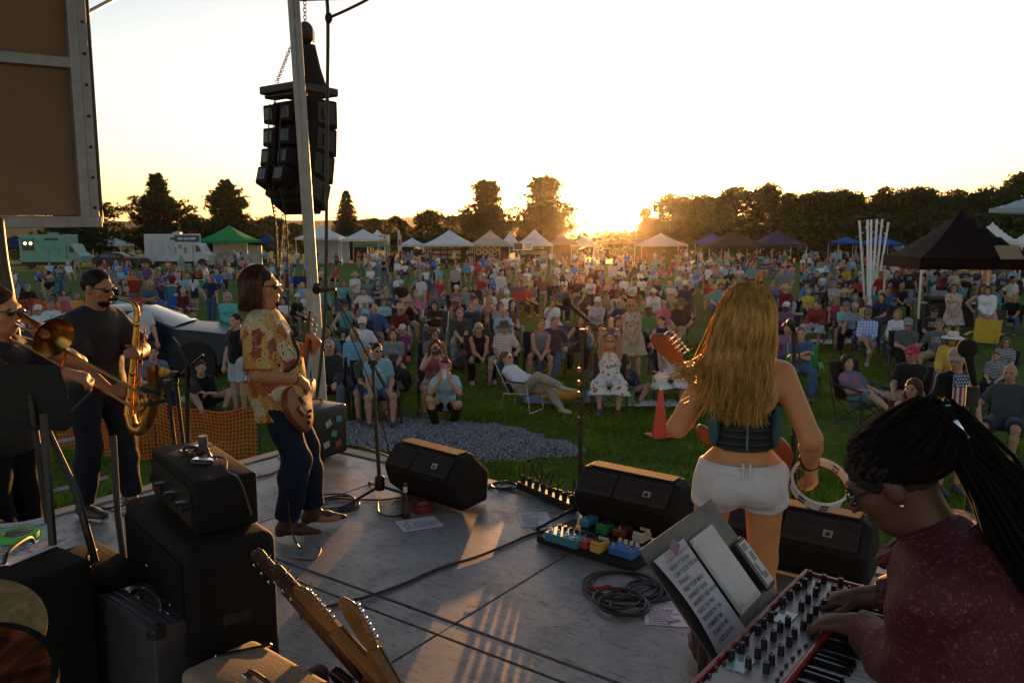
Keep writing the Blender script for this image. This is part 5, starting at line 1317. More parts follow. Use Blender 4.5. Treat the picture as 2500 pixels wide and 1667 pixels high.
 (3,170,203,'arms','heavy bald man in light blue checked shirt',('polo',(.20,.40,.48)),('long',DEN),('ring',GR),None,None,1.28,False,BLK),
 (3,403,213,'lap','woman with auburn hair and dark scarf',('tee',(.04,.03,.04)),('long',BLK),('wavy',AUB),None,None,1,True,BLK),
 (3,505,203,'lap','woman with straight blond hair, sunglasses and white lace top',('tank',(.5,.5,.56)),('long',DEN),('long',SND),None,'shades',.95,True,BLK),
 (3,620,223,'lap2','man in black cap and black tee beside a pale towel',('tee',BLK),('long',NAV),('crop',BR),('cap',BLK),None,1,False,(.3,.45,.42)),
 (3,370,173,'lap','man in woven straw hat and teal tee',('tee',(.06,.26,.26)),('long',BLK),('crop',GR),('straw',(.45,.3,.14)),None,1,False,NAV),
 (3,500,128,'lap','person in white hooded top',('jacket',WH),('long',NAV),('bob',WHI),None,'shades',1,True,(.05,.15,.14)),
 (3,695,118,'lap','grey haired man in slate blue shirt',('polo',(.22,.26,.36)),('long',NAV),('crop',GR),None,None,1.05,False,BLK),
 (3,680,158,'lap2','man in tan brimmed hat and mustard jacket',('jacket',(.42,.26,.03)),('long',NAV),('crop',GR),('straw',(.22,.14,.08)),None,1,False,BLK),
 (3,230,585,'lap2','dark haired woman in purple behind the far microphone stand',('tank',(.20,.10,.22)),('long',DEN),('long',DK),None,None,1,True,BLK),
 (3,28,470,'phone','person in white cap and pink tee photographing beside the singer',('tee',(.50,.06,.30)),('shorts',BLK),('pony',BR),('cap',(.55,.55,.62)),None,1.05,True,BLK),
 (3,1065,193,'chin','woman with long dark hair and brown dress touching her face',('long',(.025,.02,.02)),('skirt',(.16,.04,.02)),('wavy',(.03,.012,.008)),None,None,1,True,None),
 (3,1180,158,'down','standing man in black cap, black tee and black shorts',('tee',BLK),('shorts',BLK),('crop',AUB),('cap',BLK),None,1.1,False,None),
 (3,1270,103,'down','standing grey haired man in white tee',('tee',(.55,.56,.62)),('shorts',BLK),('crop',GR),None,None,1.05,False,None),
 (3,1345,148,'down','standing woman with pale blond hair beside the white tee',('tee',(.30,.38,.44)),('long',DEN),('wavy',BLN),None,None,1,True,None),
 (3,1058,108,'down','standing person with copper hair and white top seen from behind',('tee',(.5,.48,.46)),('long',DEN),('bob',AUB),None,None,1,True,None),
 (3,1420,133,'hip','standing man in black tee and cap under the black canopy',('tee',BLK),('long',BLK),('crop',DK),('cap',(.02,.02,.02)),None,1.1,False,None),
 (3,1485,170,'down','standing dark clad person in the middle under the black canopy',('tee',(.012,.01,.012)),('long',BLK),('bob',DK),None,None,1.1,True,None),
 (3,1608,158,'sfold','broad man in black standing by the sound desk',('tee',BLK),('long',BLK),('crop',DK),None,None,1.25,False,None),
 (3,1872,190,'down','man in navy tee standing at the canopy leg',('tee',(.01,.02,.035)),('long',BLK),('crop',DK),None,None,1.25,False,None),
 (3,1790,182,'chin','long haired woman in white denim jacket touching her neck',('jacket',(.42,.5,.55)),('long',DEN),('wavy',BR),None,None,1,True,BLK),
 (3,1840,140,'lap','man in dark cap and slate top right of the canopy',('tee',(.08,.10,.13)),('long',BLK),('crop',DK),('cap',BLK),None,1,False,BLK),
 (3,1965,165,'lap','man in grey cap and light blue shirt near the right edge',('tee',(.2,.33,.42)),('long',BLK),('crop',GR),('cap',(.3,.3,.3)),None,1.05,False,BLK),
 (3,935,158,'lap','man in beige cap and black jacket left of the white chair',('jacket',BLK),('long',DEN),('crop',GR),('cap',(.34,.34,.28)),None,1.05,False,BLK),
 (5,1062,632,'clasp','standing woman with grey bob, teal blouse and maroon trousers',('long',(.10,.40,.42)),('long',(.08,.015,.025)),('bob',WHI),None,'clear',1.1,True,None),
 (5,620,828,'arms','heavy man in royal blue polo with spread arms',('polo',(.03,.14,.46)),('shorts',(.3,.4,.5)),('crop',DK),None,None,1.3,False,NAV),
 (5,80,685,'down','standing man in red cap and white tee behind the blue car',('tee',(.56,.58,.66)),('long',NAV),('crop',BR),('cap',(.30,.02,.02)),None,1.1,False,None),
 (5,115,480,'sfold','standing bald man in slate blue tee with folded arms',('tee',(.05,.08,.13)),('long',BLK),('ring',SND),None,None,1.15,False,None),
 (5,255,608,'lap','man in black cap and dark plaid shirt beside the blue lawn chair',('tee',(.03,.05,.07),PLAID_B),('shorts',(.20,.07,.08)),('crop',BR),('cap',BLK),None,1.15,False,BLK),
 (5,512,553,'lap2','woman with long brown hair turned away behind the blue lawn chair',('long',(.34,.36,.40)),('long',DEN),('long',BR),None,None,1,True,NAV),
 (5,1685,858,'lap','woman with dark bob and black top right of the bass player',('long',BLK),('long',BLK),('bob',BR),None,None,1,True,BLK),
 (5,1755,1012,'lap','woman with brown curls and sunglasses low behind the bass neck',('tee',(.03,.03,.035)),('long',BLK),('curly',BR),None,'shades',1,True,NAV),
 (5,1748,253,'drink','standing person in denim jacket and red trousers',('jacket',(.10,.20,.30)),('long',(.28,.03,.02)),('short',AUB),None,None,1.05,True,None),
 (5,1645,535,'lap','dark haired man sitting behind the bass player by a blue chair',('tee',(.10,.14,.16)),('long',DEN),('short',DK),None,None,1,False,ROY),
 (5,1930,510,'lap','white haired person in pale blue behind the mast',('tee',(.2,.36,.5)),('long',BLK),('crop',WHI),None,None,1.05,False,(.15,.4,.45)),
 (5,735,328,'lap','white haired woman in red jacket',('jacket',(.35,.05,.02)),('long',BLK),('bob',WHI),None,None,1.05,True,BLK),
 (5,465,348,'lap','white haired woman in pale pink blouse',('tee',(.5,.28,.28)),('shorts',WH),('short',WHI),None,None,1.05,True,NAV),
 (5,395,368,'lap2','person in dark brimmed hat and wine top',('tee',(.16,.02,.05)),('long',KHA),('bob',BR),('straw',(.08,.07,.07)),None,1.05,True,ROY),
 (5,515,292,'lap','dark haired child in light blue tee',('tee',(.15,.4,.52)),('shorts',BLK),('short',DK),None,None,1,False,BLK),
 (5,610,183,'lap2','man in white tee seen from behind near the white truck',('tee',(.45,.47,.5)),('long',DEN),('short',DK),None,None,1.15,False,BLK),
 (9,400,448,'lap','man in white cap and white shirt with sunglasses hung on it',('polo',(.52,.6,.66)),('shorts',KHA),('crop',GR),('cap',(.6,.58,.56)),None,1.05,False,NAV),
 (9,512,413,'lap','grey bearded man in white tee behind the trombone bell',('tee',(.5,.55,.66)),('shorts',DEN),('short',GR),None,None,1.1,False,BLK),
 (9,313,225,'lap','man in teal cap inside a black hooded chair',('jacket',BLK),('long',BLK),('crop',BR),('cap',(.08,.20,.22)),None,1.05,False,BLK),
 (9,1295,312,'lap','dark skinned man in bright aqua tee right of the saxophone player',('tee',(.16,.48,.55)),('long',BLK),('crop',DK),None,None,1.1,False,(.3,.3,.1)),
 (9,145,180,'lap','person in grey cap and teal top at the orange fence',('tee',(.10,.28,.34)),('long',BLK),('crop',GR),('cap',(.16,.18,.22)),None,1,False,BLK),
 (11,1135,812,'sfold','standing man in black tank top and jeans with folded arms',('tank',BLK),('long',(.08,.16,.26)),('crop',SND),None,None,1.1,False,None),
 (11,1080,778,'drink','standing blond woman in pale blue jacket and jeans',('jacket',(.28,.42,.46)),('long',(.14,.24,.32)),('long',BLN),None,None,.95,True,None),
 (11,1192,768,'hip','standing blond woman in dark top behind the black tank top',('long',BLK),('long',BLK),('wavy',BLN),None,None,.95,True,None),
 (11,760,708,'walk','walking man in white tee and grey shorts',('tee',(.5,.54,.58)),('shorts',(.28,.3,.32)),('crop',SND),None,None,1.15,False,None),
 (11,478,712,'down','standing person in aqua shirt and black trousers beside the rope',('tee',(.06,.36,.42)),('long',BLK),('short',DK),None,None,1.1,False,None),
 (11,1430,655,'down','standing figure in dark hooded top with a blue sleeve',('jacket',(.05,.02,.04)),('long',(.10,.2,.3)),('short',DK),None,None,1,False,None),
 (12,490,822,'walk','man in cap and long olive coat walking left',('jacket',(.06,.045,.02)),('long',(.06,.045,.02)),('crop',BR),('cap',(.25,.2,.14)),None,1.1,False,None),
 (12,1698,712,'down','standing man in bright coral shirt and dark shorts',('tee',(.50,.07,.035)),('shorts',(.06,.045,.03)),('crop',SND),None,None,1.15,False,None),
 (12,1660,728,'down','standing man in red tee beside the coral shirt',('tee',(.35,.06,.04)),('shorts',BRN),('crop',GR),None,None,1.05,False,None),
 (12,1062,760,'down','standing man in pale tee and dark shorts in the sun glow',('tee',(.42,.38,.40)),('shorts',(.06,.04,.06)),('short',SND),None,None,1.05,False,None),
 (12,800,918,'bend','child in purple bending over',('tee',(.12,.03,.12)),('long',BLK),('bob',DK),None,None,.95,True,None),
 (12,2135,705,'drink','standing man in pale blue shirt and grey trousers raising a hand',('tee',(.42,.5,.6)),('long',GRY),('crop',BLN),None,None,1.05,False,None),
 (12,645,698,'down','standing man in long white tee at the picture stalls',('tee',(.52,.54,.62)),('shorts',BLK),('crop',DK),None,None,1.1,False,None),
 (12,1890,700,'down','standing man in navy tee under the pale peaked canopy',('tee',(.05,.05,.14)),('long',KHA),('crop',DK),None,None,1.05,False,None),
 (12,900,700,'drink','standing person in pink shirt at the pink canopy',('tee',(.5,.25,.24)),('shorts',BRN),('crop',BR),None,None,1.05,False,None),
]
YETI = None
for e in near:
 (crp,cx,cy,p,lb,sh,lg,hr) = e[:8]; ht,gl,g,fem,chc = e[8:13]
 tall = p in ('down','hip','sfold','clasp','drink','walk','back','bend')
 kw = {}
 if 'child' in lb or 'boy' in lb: kw['scale'] = .72 if 'bending' in lb else .8
 if 'seen from behind' in lb or 'turned away' in lb: kw['turn'] = 160
 if 'walking left' in lb: kw['turn'] = -80
 if 'walking man' in lb: kw['turn'] = 150
 if lb.startswith('woman with long dark hair and brown dress'): p = 'hip'
 if 'dark skinned' in lb: kw['skin'] = (.07,.035,.022)
 if 'white framed chair' in lb: kw['lawn'] = True
 if 'dusty' in lb: kw['turn'] = -8
 o = person(crp,cx,cy,p,lb,sh,lg,hr,ht,gl,g,fem,None if tall else chc,**kw)
 if 'chest lettering' in lb:
  c = obj('lettering',text_mesh('YETI',.10,mat('lettering_white',(.8,.8,.8),.6),align='CENTER'),o); J = pose(p)
  c.location = Vector(J['chest'] + J['f'] * .142 + J['t'] * .035); c.rotation_euler = (R(98),0,R(180))
# ------------------------------------------------------------------ people in poses of their own near the stage
def special(label,J,key,foot_or_head,shirt,legs,hair,hat=None,glasses=None,g=1.0,fem=False,rz=None,scale=1.0,skin=None,shoes=(.05,.05,.05),vox=.0145,by='head'):
 px,py = foot_or_head
 if by == 'head':
  zt = float((J['hd'] + J['H'] @ A3(0,-.01,.122))[2]) * scale; loc = G(px,py,zt)
  r = face_to(loc) if rz is None else rz
  off = rotz(r) @ Vector((J['hd'][0] * scale,J['hd'][1] * scale,0)); loc = Vector((loc.x - off.x,loc.y - off.y,0))
 else: loc = G(px,py); r = face_to(loc) if rz is None else rz
 USED.append((loc.x,loc.y))
 return dress_person(J,(key,),vox,loc,r,scale,label,shirt if len(shirt) > 2 else (*shirt,None),legs if len(legs) > 2 else (*legs,None),hair,hat,glasses,skin or SKINS[1],g,fem,shoes,'people in the audience')
def held(name,label,cat,person_,lp,size,material,rot=None,bevel=.004):
 M = person_.matrix_basis if False else Matrix.LocRotScale(person_.location,person_.rotation_euler,person_.scale)
 t = thing(name,label,cat,M @ Vector(lp),person_.rotation_euler.z)
 return t
# woman crouching with a phone
J = skeleton('crouch',lean=18,RH=(.07,.30,.80),LH=(-.07,.30,.78),RE=(.7,.2,-1),LE=(-.7,.2,-1),RF=(.16,.16,.08),LF=(-.12,.02,.10),RK=(.4,1,.6),LK=(-.3,1,.8),hr=(-.15,0,1),hl=(.15,0,1),pitch=2)
cw = special('crouching woman in pink headband and pale blue tee taking a photo',J,'crouchphone',(1087,878),('tee',(.30,.50,.60)),('long',(.01,.01,.012)),('bun',(.16,.05,.02)),None,None,1.1,True,rz=R(180 + 2),shoes=(.2,.23,.28))
headbit_ = lambda nm,me,o,J,col=None: (lambda c: (setattr(c,'matrix_local',(lambda M: (setattr(M,'translation',Vector(J['hd'])),M)[1])(Matrix(J['H'].tolist()).to_4x4())),c)[1])(obj(nm,me,o,color=col))
headbit_('headband',MB().lathe([(.093,.03),(.098,.05),(.095,.085),(.088,.09)],(0,-.016,0),Matrix.Rotation(R(-12),3,'X'),20).mesh('headband',mat('headband_pink',(.5,.12,.17),.8),True),cw,J)
ph = thing('phone','white phone held up by the crouching woman','phone',cw.location + rotz(cw.rotation_euler.z) @ V3(0,.36,.90),cw.rotation_euler.z)
MB().box((0,0,0),(.072,.009,.142)).build('case',mat('phone_white',(.7,.7,.72),.3),ph,bevel=.004)
MB().cyl((.02,.005,.05),(.02,.007,.05),.008,n=10).build('lens',M_DARKGLASS,ph)
# photographer with a long lens
J = skeleton('sit',lean=8,RH=(.07,.34,1.02),LH=(-.05,.40,.98),RE=(.8,.1,-1),LE=(-.8,.1,-1),RF=(.20,.34,.08),LF=(-.24,.36,.08),hr=(-.3,.2,.9),hl=(.3,.3,.9),pitch=-3)
pw = special('woman with wavy auburn hair photographing through a long lens',J,'photog',(1062,828),('tank',(.26,.10,.09)),('shorts',(.34,.20,.15)),('wavy',AUB),None,None,1.2,True)
chair('camp',(.015,.015,.018),pw.location,pw.rotation_euler.z,'black folding chair under the woman with the long lens')
cp_ = pw.location + rotz(pw.rotation_euler.z) @ V3(0,.36,1.11); cmr = thing('camera','black camera with a large round lens held by the photographer','camera',cp_,pw.rotation_euler.z)
MB().box((0,0,0),(.15,.07,.105)).build('camera_body',mat('black_plastic',(.012,.012,.013),.5),cmr,bevel=.015,seg=2)
MB().lathe([(.0,.03),(.038,.03),(.040,.10),(.048,.14),(.048,.17),(.040,.17),(.038,.15),(0,.145)],(0,0,0),Matrix.Rotation(R(-90),3,'X'),20).build('lens',mat('black_plastic'),cmr,True)
MB().box((0,0,.07),(.05,.05,.04)).build('viewfinder',mat('black_plastic'),cmr,bevel=.01)
# woman holding a phone high
J = skeleton('sit',lean=-4,RH=(.13,.34,1.40),LH=(-.15,.34,1.38),RE=(1,.2,-.6),LE=(-1,.2,-.6),hr=(-.3,.1,1),hl=(.3,.1,1),pitch=22)
fw = special('blond woman in white floral dress holding a phone high',J,'phoneup',(1490,822),('tankdress',(.62,.58,.55),FLORAL),('dress',(.62,.58,.55),FLORAL),('long',BLN),None,'shades',1.22,True)
chair('camp',BLK,fw.location,fw.rotation_euler.z,'black folding chair under the woman in the white floral dress')
ph = thing('phone','gold phone held high above the floral dress','phone',fw.location + rotz(fw.rotation_euler.z) @ V3(-.01,.37,1.56),fw.rotation_euler.z)
MB().box((0,0,0),(.076,.009,.15)).build('case',mat('phone_gold',(.6,.35,.22),.3),ph,bevel=.004)
# man lounging in a low chair
J = skeleton('sit',lean=-38,pel=(0,-.05,.34),RH=(.10,.14,.60),LH=(-.06,.18,.58),RF=(-.05,.62,.48),LF=(-.02,.66,.10),RK=(.25,.3,1),LK=(0,.3,1),hr=(-.7,.5,0),hl=(.7,.5,0),pitch=14)
lm = special('man lounging in white shirt, pale trousers and sunglasses with one leg up',J,'lounge',(1236,858),('long',(.62,.64,.70)),('long',(.38,.33,.27)),('crop',SND),None,'shades',1.08,False,rz=R(180 + 62),shoes=(.4,.36,.3))
chair('lawn',(.03,.04,.10),lm.location + rotz(lm.rotation_euler.z) @ V3(0,-.06,0),lm.rotation_euler.z,'low lawn chair with wooden arms under the lounging man',scale=.86)
# girl on the ground bent over a bag
J = skeleton('ground',lean=26,RH=(.05,.40,.30),LH=(-.16,.42,.26),RF=(.42,.52,.06),LF=(-.30,.50,.06),RK=(.6,.6,1),LK=(-.8,.5,.4),pitch=-24,yaw=10)
special('girl with dark bun in navy print top sitting on a blanket',J,'girlbag',(1525,873),('tee',(.02,.035,.09),PAISD),('shorts',(.05,.14,.24)),('bun',BR),None,'clear',1.0,True,rz=R(180 - 18))
# person with feet up in a black lounger
J = skeleton('sit',lean=-34,pel=(0,-.08,.40),RH=(.14,.12,.62),LH=(-.10,.16,.60),RF=(.16,.70,.40),LF=(-.10,.66,.34),RK=(.2,.3,1),LK=(-.2,.3,1),pitch=12,yaw=-14)
td = special('person with dark hair and blue tie dye tee slouched with feet up',J,'tiedye',(2070,869),('tee',(.05,.11,.20),TIED),('shorts',(.12,.20,.24)),('bob',BR),None,None,1.2,True,rz=R(180 + 22))
chair('camp',(.010,.010,.012),td.location + rotz(td.rotation_euler.z) @ V3(0,-.02,0),td.rotation_euler.z,'black high backed lounger under the tie dye tee',scale=1.08)
# man with the flag shirt
J = skeleton('stand',lean=1,RH=(.30,.06,.84),LH=(-.28,.08,.84),yaw=-42,pitch=-6,RE=(.7,-1,-.2),LE=(-.7,-1,-.2))
fl = special('standing man in patterned cap and black tee with a flag print',J,'flagman',(2338,852),('tee',BLK),('shorts',(.08,.16,.26),pattern('camo','tiedye',(.30,.36,.40),.5)),('crop',BR),('cap',(.30,.27,.24)),'clear',1.02,False,rz=R(180 + 2))
ch = Vector(J['chest']) + V3(0,.150,-.01); flg = MB().box((0,0,0),(.235,.010,.36)); fo = flg.build('flag_print',mat('flag_white',(.6,.6,.6),.85),fl,loc=ch)
for k in range(4): MB().box((-.09 + .060 * k,.002,-.055),(.030,.012,.25)).build('red_stripe',mat('flag_red',(.33,.025,.03),.85),fo)
MB().box((.026,.003,.105),(.18,.012,.155)).build('blue_field',mat('flag_blue',(.03,.07,.28),.85),fo)
st_ = [(.016 * (1 if k % 2 == 0 else .42) * math.sin(k * .6283),.016 * (1 if k % 2 == 0 else .42) * math.cos(k * .6283)) for k in range(10)]
stm = MB(Matrix.Rotation(R(90),4,'X')).prism(st_,-.012,-.006).mesh('star',mat('flag_white'))
for j in range(4):
 for i in range(5 if j % 2 == 0 else 4): obj('star',stm,fo,loc=(.095 - .034 * i - (.017 if j % 2 else 0),.003,.16 - .036 * j))
# toddler
J = skeleton('sit',lean=0,pitch=-4)
special('toddler in striped top on the lap of the woman in stripes',J,'toddler',(2432,858),('tee',(.04,.06,.10),STRIPE),('long',NAV),('short',SND),None,None,1.0,False,scale=.72)
# man sitting on the grass with one knee up
J = skeleton('ground',lean=14,RH=(.10,.44,.40),LH=(-.10,.42,.36),RF=(.05,.72,.06),LF=(-.30,.44,.06),RK=(.3,.2,1),LK=(-.9,.3,.5),hr=(-.9,.4,0),hl=(.9,.4,0))
special('young man in black polo sitting on the grass before the blue car',J,'grassman',(489,880),('polo',BLK),('shorts',(.02,.018,.018)),('short',BR),None,None,1.05,False,rz=R(180 + 28),shoes=(.03,.05,.07))
# man behind the bass player holding a bottle
J = skeleton('stand',RH=(.26,.08,.82),LH=(-.26,.06,.84))
bm2 = special('man in black tee and pale shorts partly hidden behind the bass player',J,'bottleman',(588,1012),('tee',BLK),('shorts',(.36,.44,.52)),('crop',BR),None,None,1.12,False,rz=R(150),by='foot',shoes=(.1,.08,.06))
bt_ = thing('beer_bottle','dark bottle in the hand of the man behind the bass player','bottle',bm2.location + rotz(R(150)) @ V3(-.30,.10,.60),0)
MB().lathe([(0,0),(.031,0),(.031,.14),(.014,.19),(.012,.24),(0,.24)],n=14).build('glass',mat('bottle_brown',(.03,.015,.008),.15),bt_,True); MB().lathe([(.0315,.03),(.0315,.11)],n=14).build('bottle_label',mat('paper',(.68,.68,.72),.8),bt_,True)
# woman by the car
J = skeleton('sit',lean=6,RH=(.12,.3,.7))
special('woman with tied hair in a print top sitting beside the blue car door',J,'carwoman',(372,842),('tee',(.12,.13,.2),PAISD),('long',NAV),('bun',BR),None,None,1,True,scale=.97)
# girls on the lawn at the left
J = pose('down')
special('girl with long hair in white top and navy shorts seen from behind',J,'down',(473,668),('tee',(.5,.54,.58)),('shorts',NAV),('long',BR),None,None,.95,True,rz=R(-10),scale=.86,vox=.02)
special('girl in white tank and navy skirt raising an arm',pose('drink'),'drink',(511,682),('tank',(.5,.54,.58)),('shorts',NAV),('bob',BR),None,None,.95,True,rz=R(80),scale=.76,vox=.02)
special('child in red tee bending over on the left lawn',pose('bend'),'bend',(547,641),('tee',(.38,.03,.04)),('long',NAV),('short',AUB),None,None,1,False,rz=R(-70),scale=.8,vox=.02)
special('standing man in white long sleeved top and jeans on the left',pose('hip'),'hip',(274,602),('long',(.52,.52,.58)),('long',(.08,.15,.24)),('crop',BR),('cap',(.4,.4,.4)),None,1.2,False,vox=.026)
special('standing man in dark green shirt left of the white top',pose('drink'),'drink',(243,603),('tee',(.03,.06,.03)),('long',(.10,.2,.32)),('crop',GR),('cap',(.3,.3,.25)),None,1.2,False,vox=.026)
special('standing man in white cap and blue shirt near the food truck',pose('down'),'down',(198,605),('tee',(.06,.10,.22)),('shorts',KHA),('crop',GR),('cap',(.55,.55,.55)),None,1.1,False,vox=.026)
# ------------------------------------------------------------------ the rest of the crowd, row after row to the stalls
fr = random.Random(23)
SHC = [('white',(.55,.56,.60)),('black',BLK),('navy',NAV),('red',(.36,.03,.03)),('light blue',(.18,.36,.52)),('grey',(.18,.19,.21)),('teal',(.08,.28,.30)),('maroon',MAR),('pink',(.45,.18,.22)),('green',(.03,.16,.05)),('cream',(.48,.43,.34)),('royal blue',ROY),('orange',(.50,.14,.03)),('yellow',(.5,.36,.06)),('purple',PUR),('brown',BRN)]
SHW = [16,13,11,8,10,9,7,5,5,4,5,5,3,3,4,4]
HRC = [('dark','short',DK),('brown','short',BR),('grey','crop',GR),('white','crop',WHI),('blond','bob',BLN),('brown','bob',BR),('auburn','long',AUB),('dark','long',DK),('blond','long',BLN),('grey','bob',GR),('balding','ring',GR)]
PN = {'lap': 'hands in lap','fold': 'folded arms','cross': 'crossed legs','arms': 'arms resting','lap2': 'head turned','fwd': 'leaning forward','down': 'arms hanging','hip': 'hand on hip','drink': 'raised hand','sfold': 'folded arms','clasp': 'clasped hands','walk': 'walking','back': 'head turned','knees': 'knees drawn up'}
ZONES = [((-8,10),(18.5,33),44,'in the front rows'),((10,20),(19,30),16,'on the right lawn'),((-33,-12.5),(24,62),96,'on the left lawn'),((-12,-1),(44,70),36,'before the white stalls'),((-2,12),(30,68),84,'in the sun glow'),((12,34),(27,76),160,'on the right lawn'),((-26,30),(66,76),40,'along the stalls')]
LAND = [(-26,'left of the food truck'),(-20,'below the small white canopy'),(-15.5,'below the white truck'),(-11,'below the green canopy'),(-5,'left of the rope'),(0,'below the picture stall'),(4.5,'below the tall pine'),(9,'under the sun'),(14,'below the pale canopy'),(19,'below the dark green canopy'),(25,'below the navy canopy'),(99,'left of the black canopy')]
pend = []
def crowd_spot(zx,zy):
 for _ in range(60):
  y = zy[0] + (zy[1] - zy[0]) * fr.random() ** .85; x = fr.uniform(*zx) * (.55 + .45 * y / zy[1])
  if all((x - a) ** 2 * 1.0 + (y - b) ** 2 * .45 > .30 for a,b in USED):
   px = 1250 + FPX * x / y
   if -10 < px < 2510: return x,y
 return None
for zx,zy,cnt,zn in ZONES:
 for k in range(cnt):
  s_ = crowd_spot(zx,zy)
  if not s_: continue
  x,y = s_; USED.append(s_)
  stand = fr.random() < (.75 if zn == 'along the stalls' else .14 + .12 * (y > 55))
  p = fr.choice(['down','hip','drink','sfold','clasp','walk','back']) if stand else fr.choice(['lap','lap','fold','cross','arms','lap2','fwd','knees'])
  sn,sc_ = fr.choices(SHC,SHW)[0]; hn,hk,hcol = fr.choice(HRC)
  hat = None
  if fr.random() < .28: hat = fr.choice([('cap',fr.choice([(.6,.6,.6),BLK,(.4,.03,.03),NAV,(.3,.28,.22)])),('straw',(.42,.3,.16)),('cap',(.55,.5,.42))])
  lg = fr.choice([('long',DEN),('long',BLK),('shorts',KHA),('shorts',NAV),('long',KHA)])
  pend.append((x,y,p,stand,sn,sc_,hn,hk,hcol,hat,lg))
pend.sort(key=lambda e: e[1])
N_IND = max(0,300 - 5 - len([o for o in SC.objects if o.parent is None and o.name.startswith('person')]))
def looks(e,full=True):
 hat,hn = e[9],e[6]
 h = 'straw hat' if hat and hat[0] == 'straw' else 'cap' if hat else hn + ' hair' if hn != 'balding' else 'bald head'
 return '%s top and %s%s' % (e[4],h,', ' + PN[e[2]] if full else '')
def land(e): return next(n for lim,n in LAND if e[0] * 70 / e[1] < lim)
ind = pend[:N_IND]; grp = {}
for q,e in enumerate(ind): grp.setdefault((e[3],looks(e),land(e)),[]).append(q)
lab = {}
for (stand,lk,ld),qs in grp.items():
 for n_,q in enumerate(qs):
  lab[q] = lk + ', ' + ld if len(qs) == 1 else looks(ind[q],False) + ', ' + ld + ', ' + ['nearest one','second nearest','third nearest','fourth nearest'][min(n_,3)]
mv,mf,mc = [],[],[]; mo = 0
def merge(me,M,col):
 global mo
 n = len(me.vertices); a = np.empty(n * 3,np.float32); me.vertices.foreach_get('co',a); a = a.reshape(-1,3)
 A = np.array(M); mv.append(a @ A[:3,:3].T + A[:3,3])
 k = np.empty(len(me.loops),np.int32); me.loops.foreach_get('vertex_index',k); mf.append(k.reshape(-1,4) + mo); mo += n
 mc.append(np.tile(np.array([*col,1.0],np.float32),(n,1)))
for q,e in enumerate(pend):
 x,y,p,stand,sn,sc_,hn,hk,hcol,hat,lg = e
 s = fr.uniform(.93,1.02); rz = face_to((x,y)) + R(fr.gauss(0,16 if not stand else 50))
 g = fr.choice([1.0,1.0,1.15]); sk = SKINS[fr.randrange(4)] if fr.random() > .06 else (.08,.04,.025); sl = 'long' if fr.random() < .2 else 'tee'
 J = pose(p)
 if q < N_IND:
  dress_person(J,(p,),.026,(x,y,0),rz,s,('standing, ' if stand else 'seated, ') + lab[q],(sl,sc_,None),(*lg,None),(hk,hcol),hat,None,sk,g,False,group='people in the audience',face=False)
  if not stand and p != 'knees' and fr.random() < .5:
   cn,cc = fr.choice([('black',BLK),('navy',NAV),('blue',ROY),('red',RED),('olive',OLV),('maroon',MAR),('teal',TEA)])
   chair('camp',cc,(x,y,0),rz,cn + ' chair under ' + lab[q],scale=s)
 else:
  M = Matrix.LocRotScale(Vector((x,y,0)),Euler((0,0,rz)),Vector((s,) * 3)); kb = (p,g,False,.026)
  merge(part_mesh('body',kb,J,.026,lambda: body_mesh(J,.026,g,False)),M,sk)
  SLv = {'tee': .72,'long': 1.95}[sl]; merge(part_mesh('shirt',kb + (SLv,.014,M_CLOTH.name),J,.026,lambda: shirt_mesh(J,.026,g,False,SLv,.05,.014,M_CLOTH)),M,sc_)
  fq = {'long': 1.96,'shorts': .84}[lg[0]]; lm_ = M_DENIM if lg[0] == 'long' else M_CLOTH
  merge(part_mesh('pants',kb + (fq,lm_.name),J,.026,lambda: pants_mesh(J,.026,g,fq,lm_,.016)),M,lg[1])
  Hm = Matrix(J['H'].tolist()).to_4x4(); Hm.translation = Vector(J['hd'])
  merge(ring_hair() if hk == 'ring' else hair_mesh(hk,.02),M @ Hm,hcol)
if mv:
 m,nt,pr,out = _nt('crowd_cloth'); at = nt.nodes.new('ShaderNodeAttribute'); at.attribute_name = 'garment'
 nt.links.new(at.outputs['Color'],pr.inputs['Base Color']); pr.inputs['Roughness'].default_value = .85
 me = npmesh('distant_crowd',np.concatenate(mv),np.concatenate(mf),m,True)
 ca = me.color_attributes.new('garment','FLOAT_COLOR','POINT'); ca.data.foreach_set('color',np.concatenate(mc).ravel())
 obj('distant_crowd',me,kind='stuff',label='packed far rows of the audience before the stalls',cat='crowd')
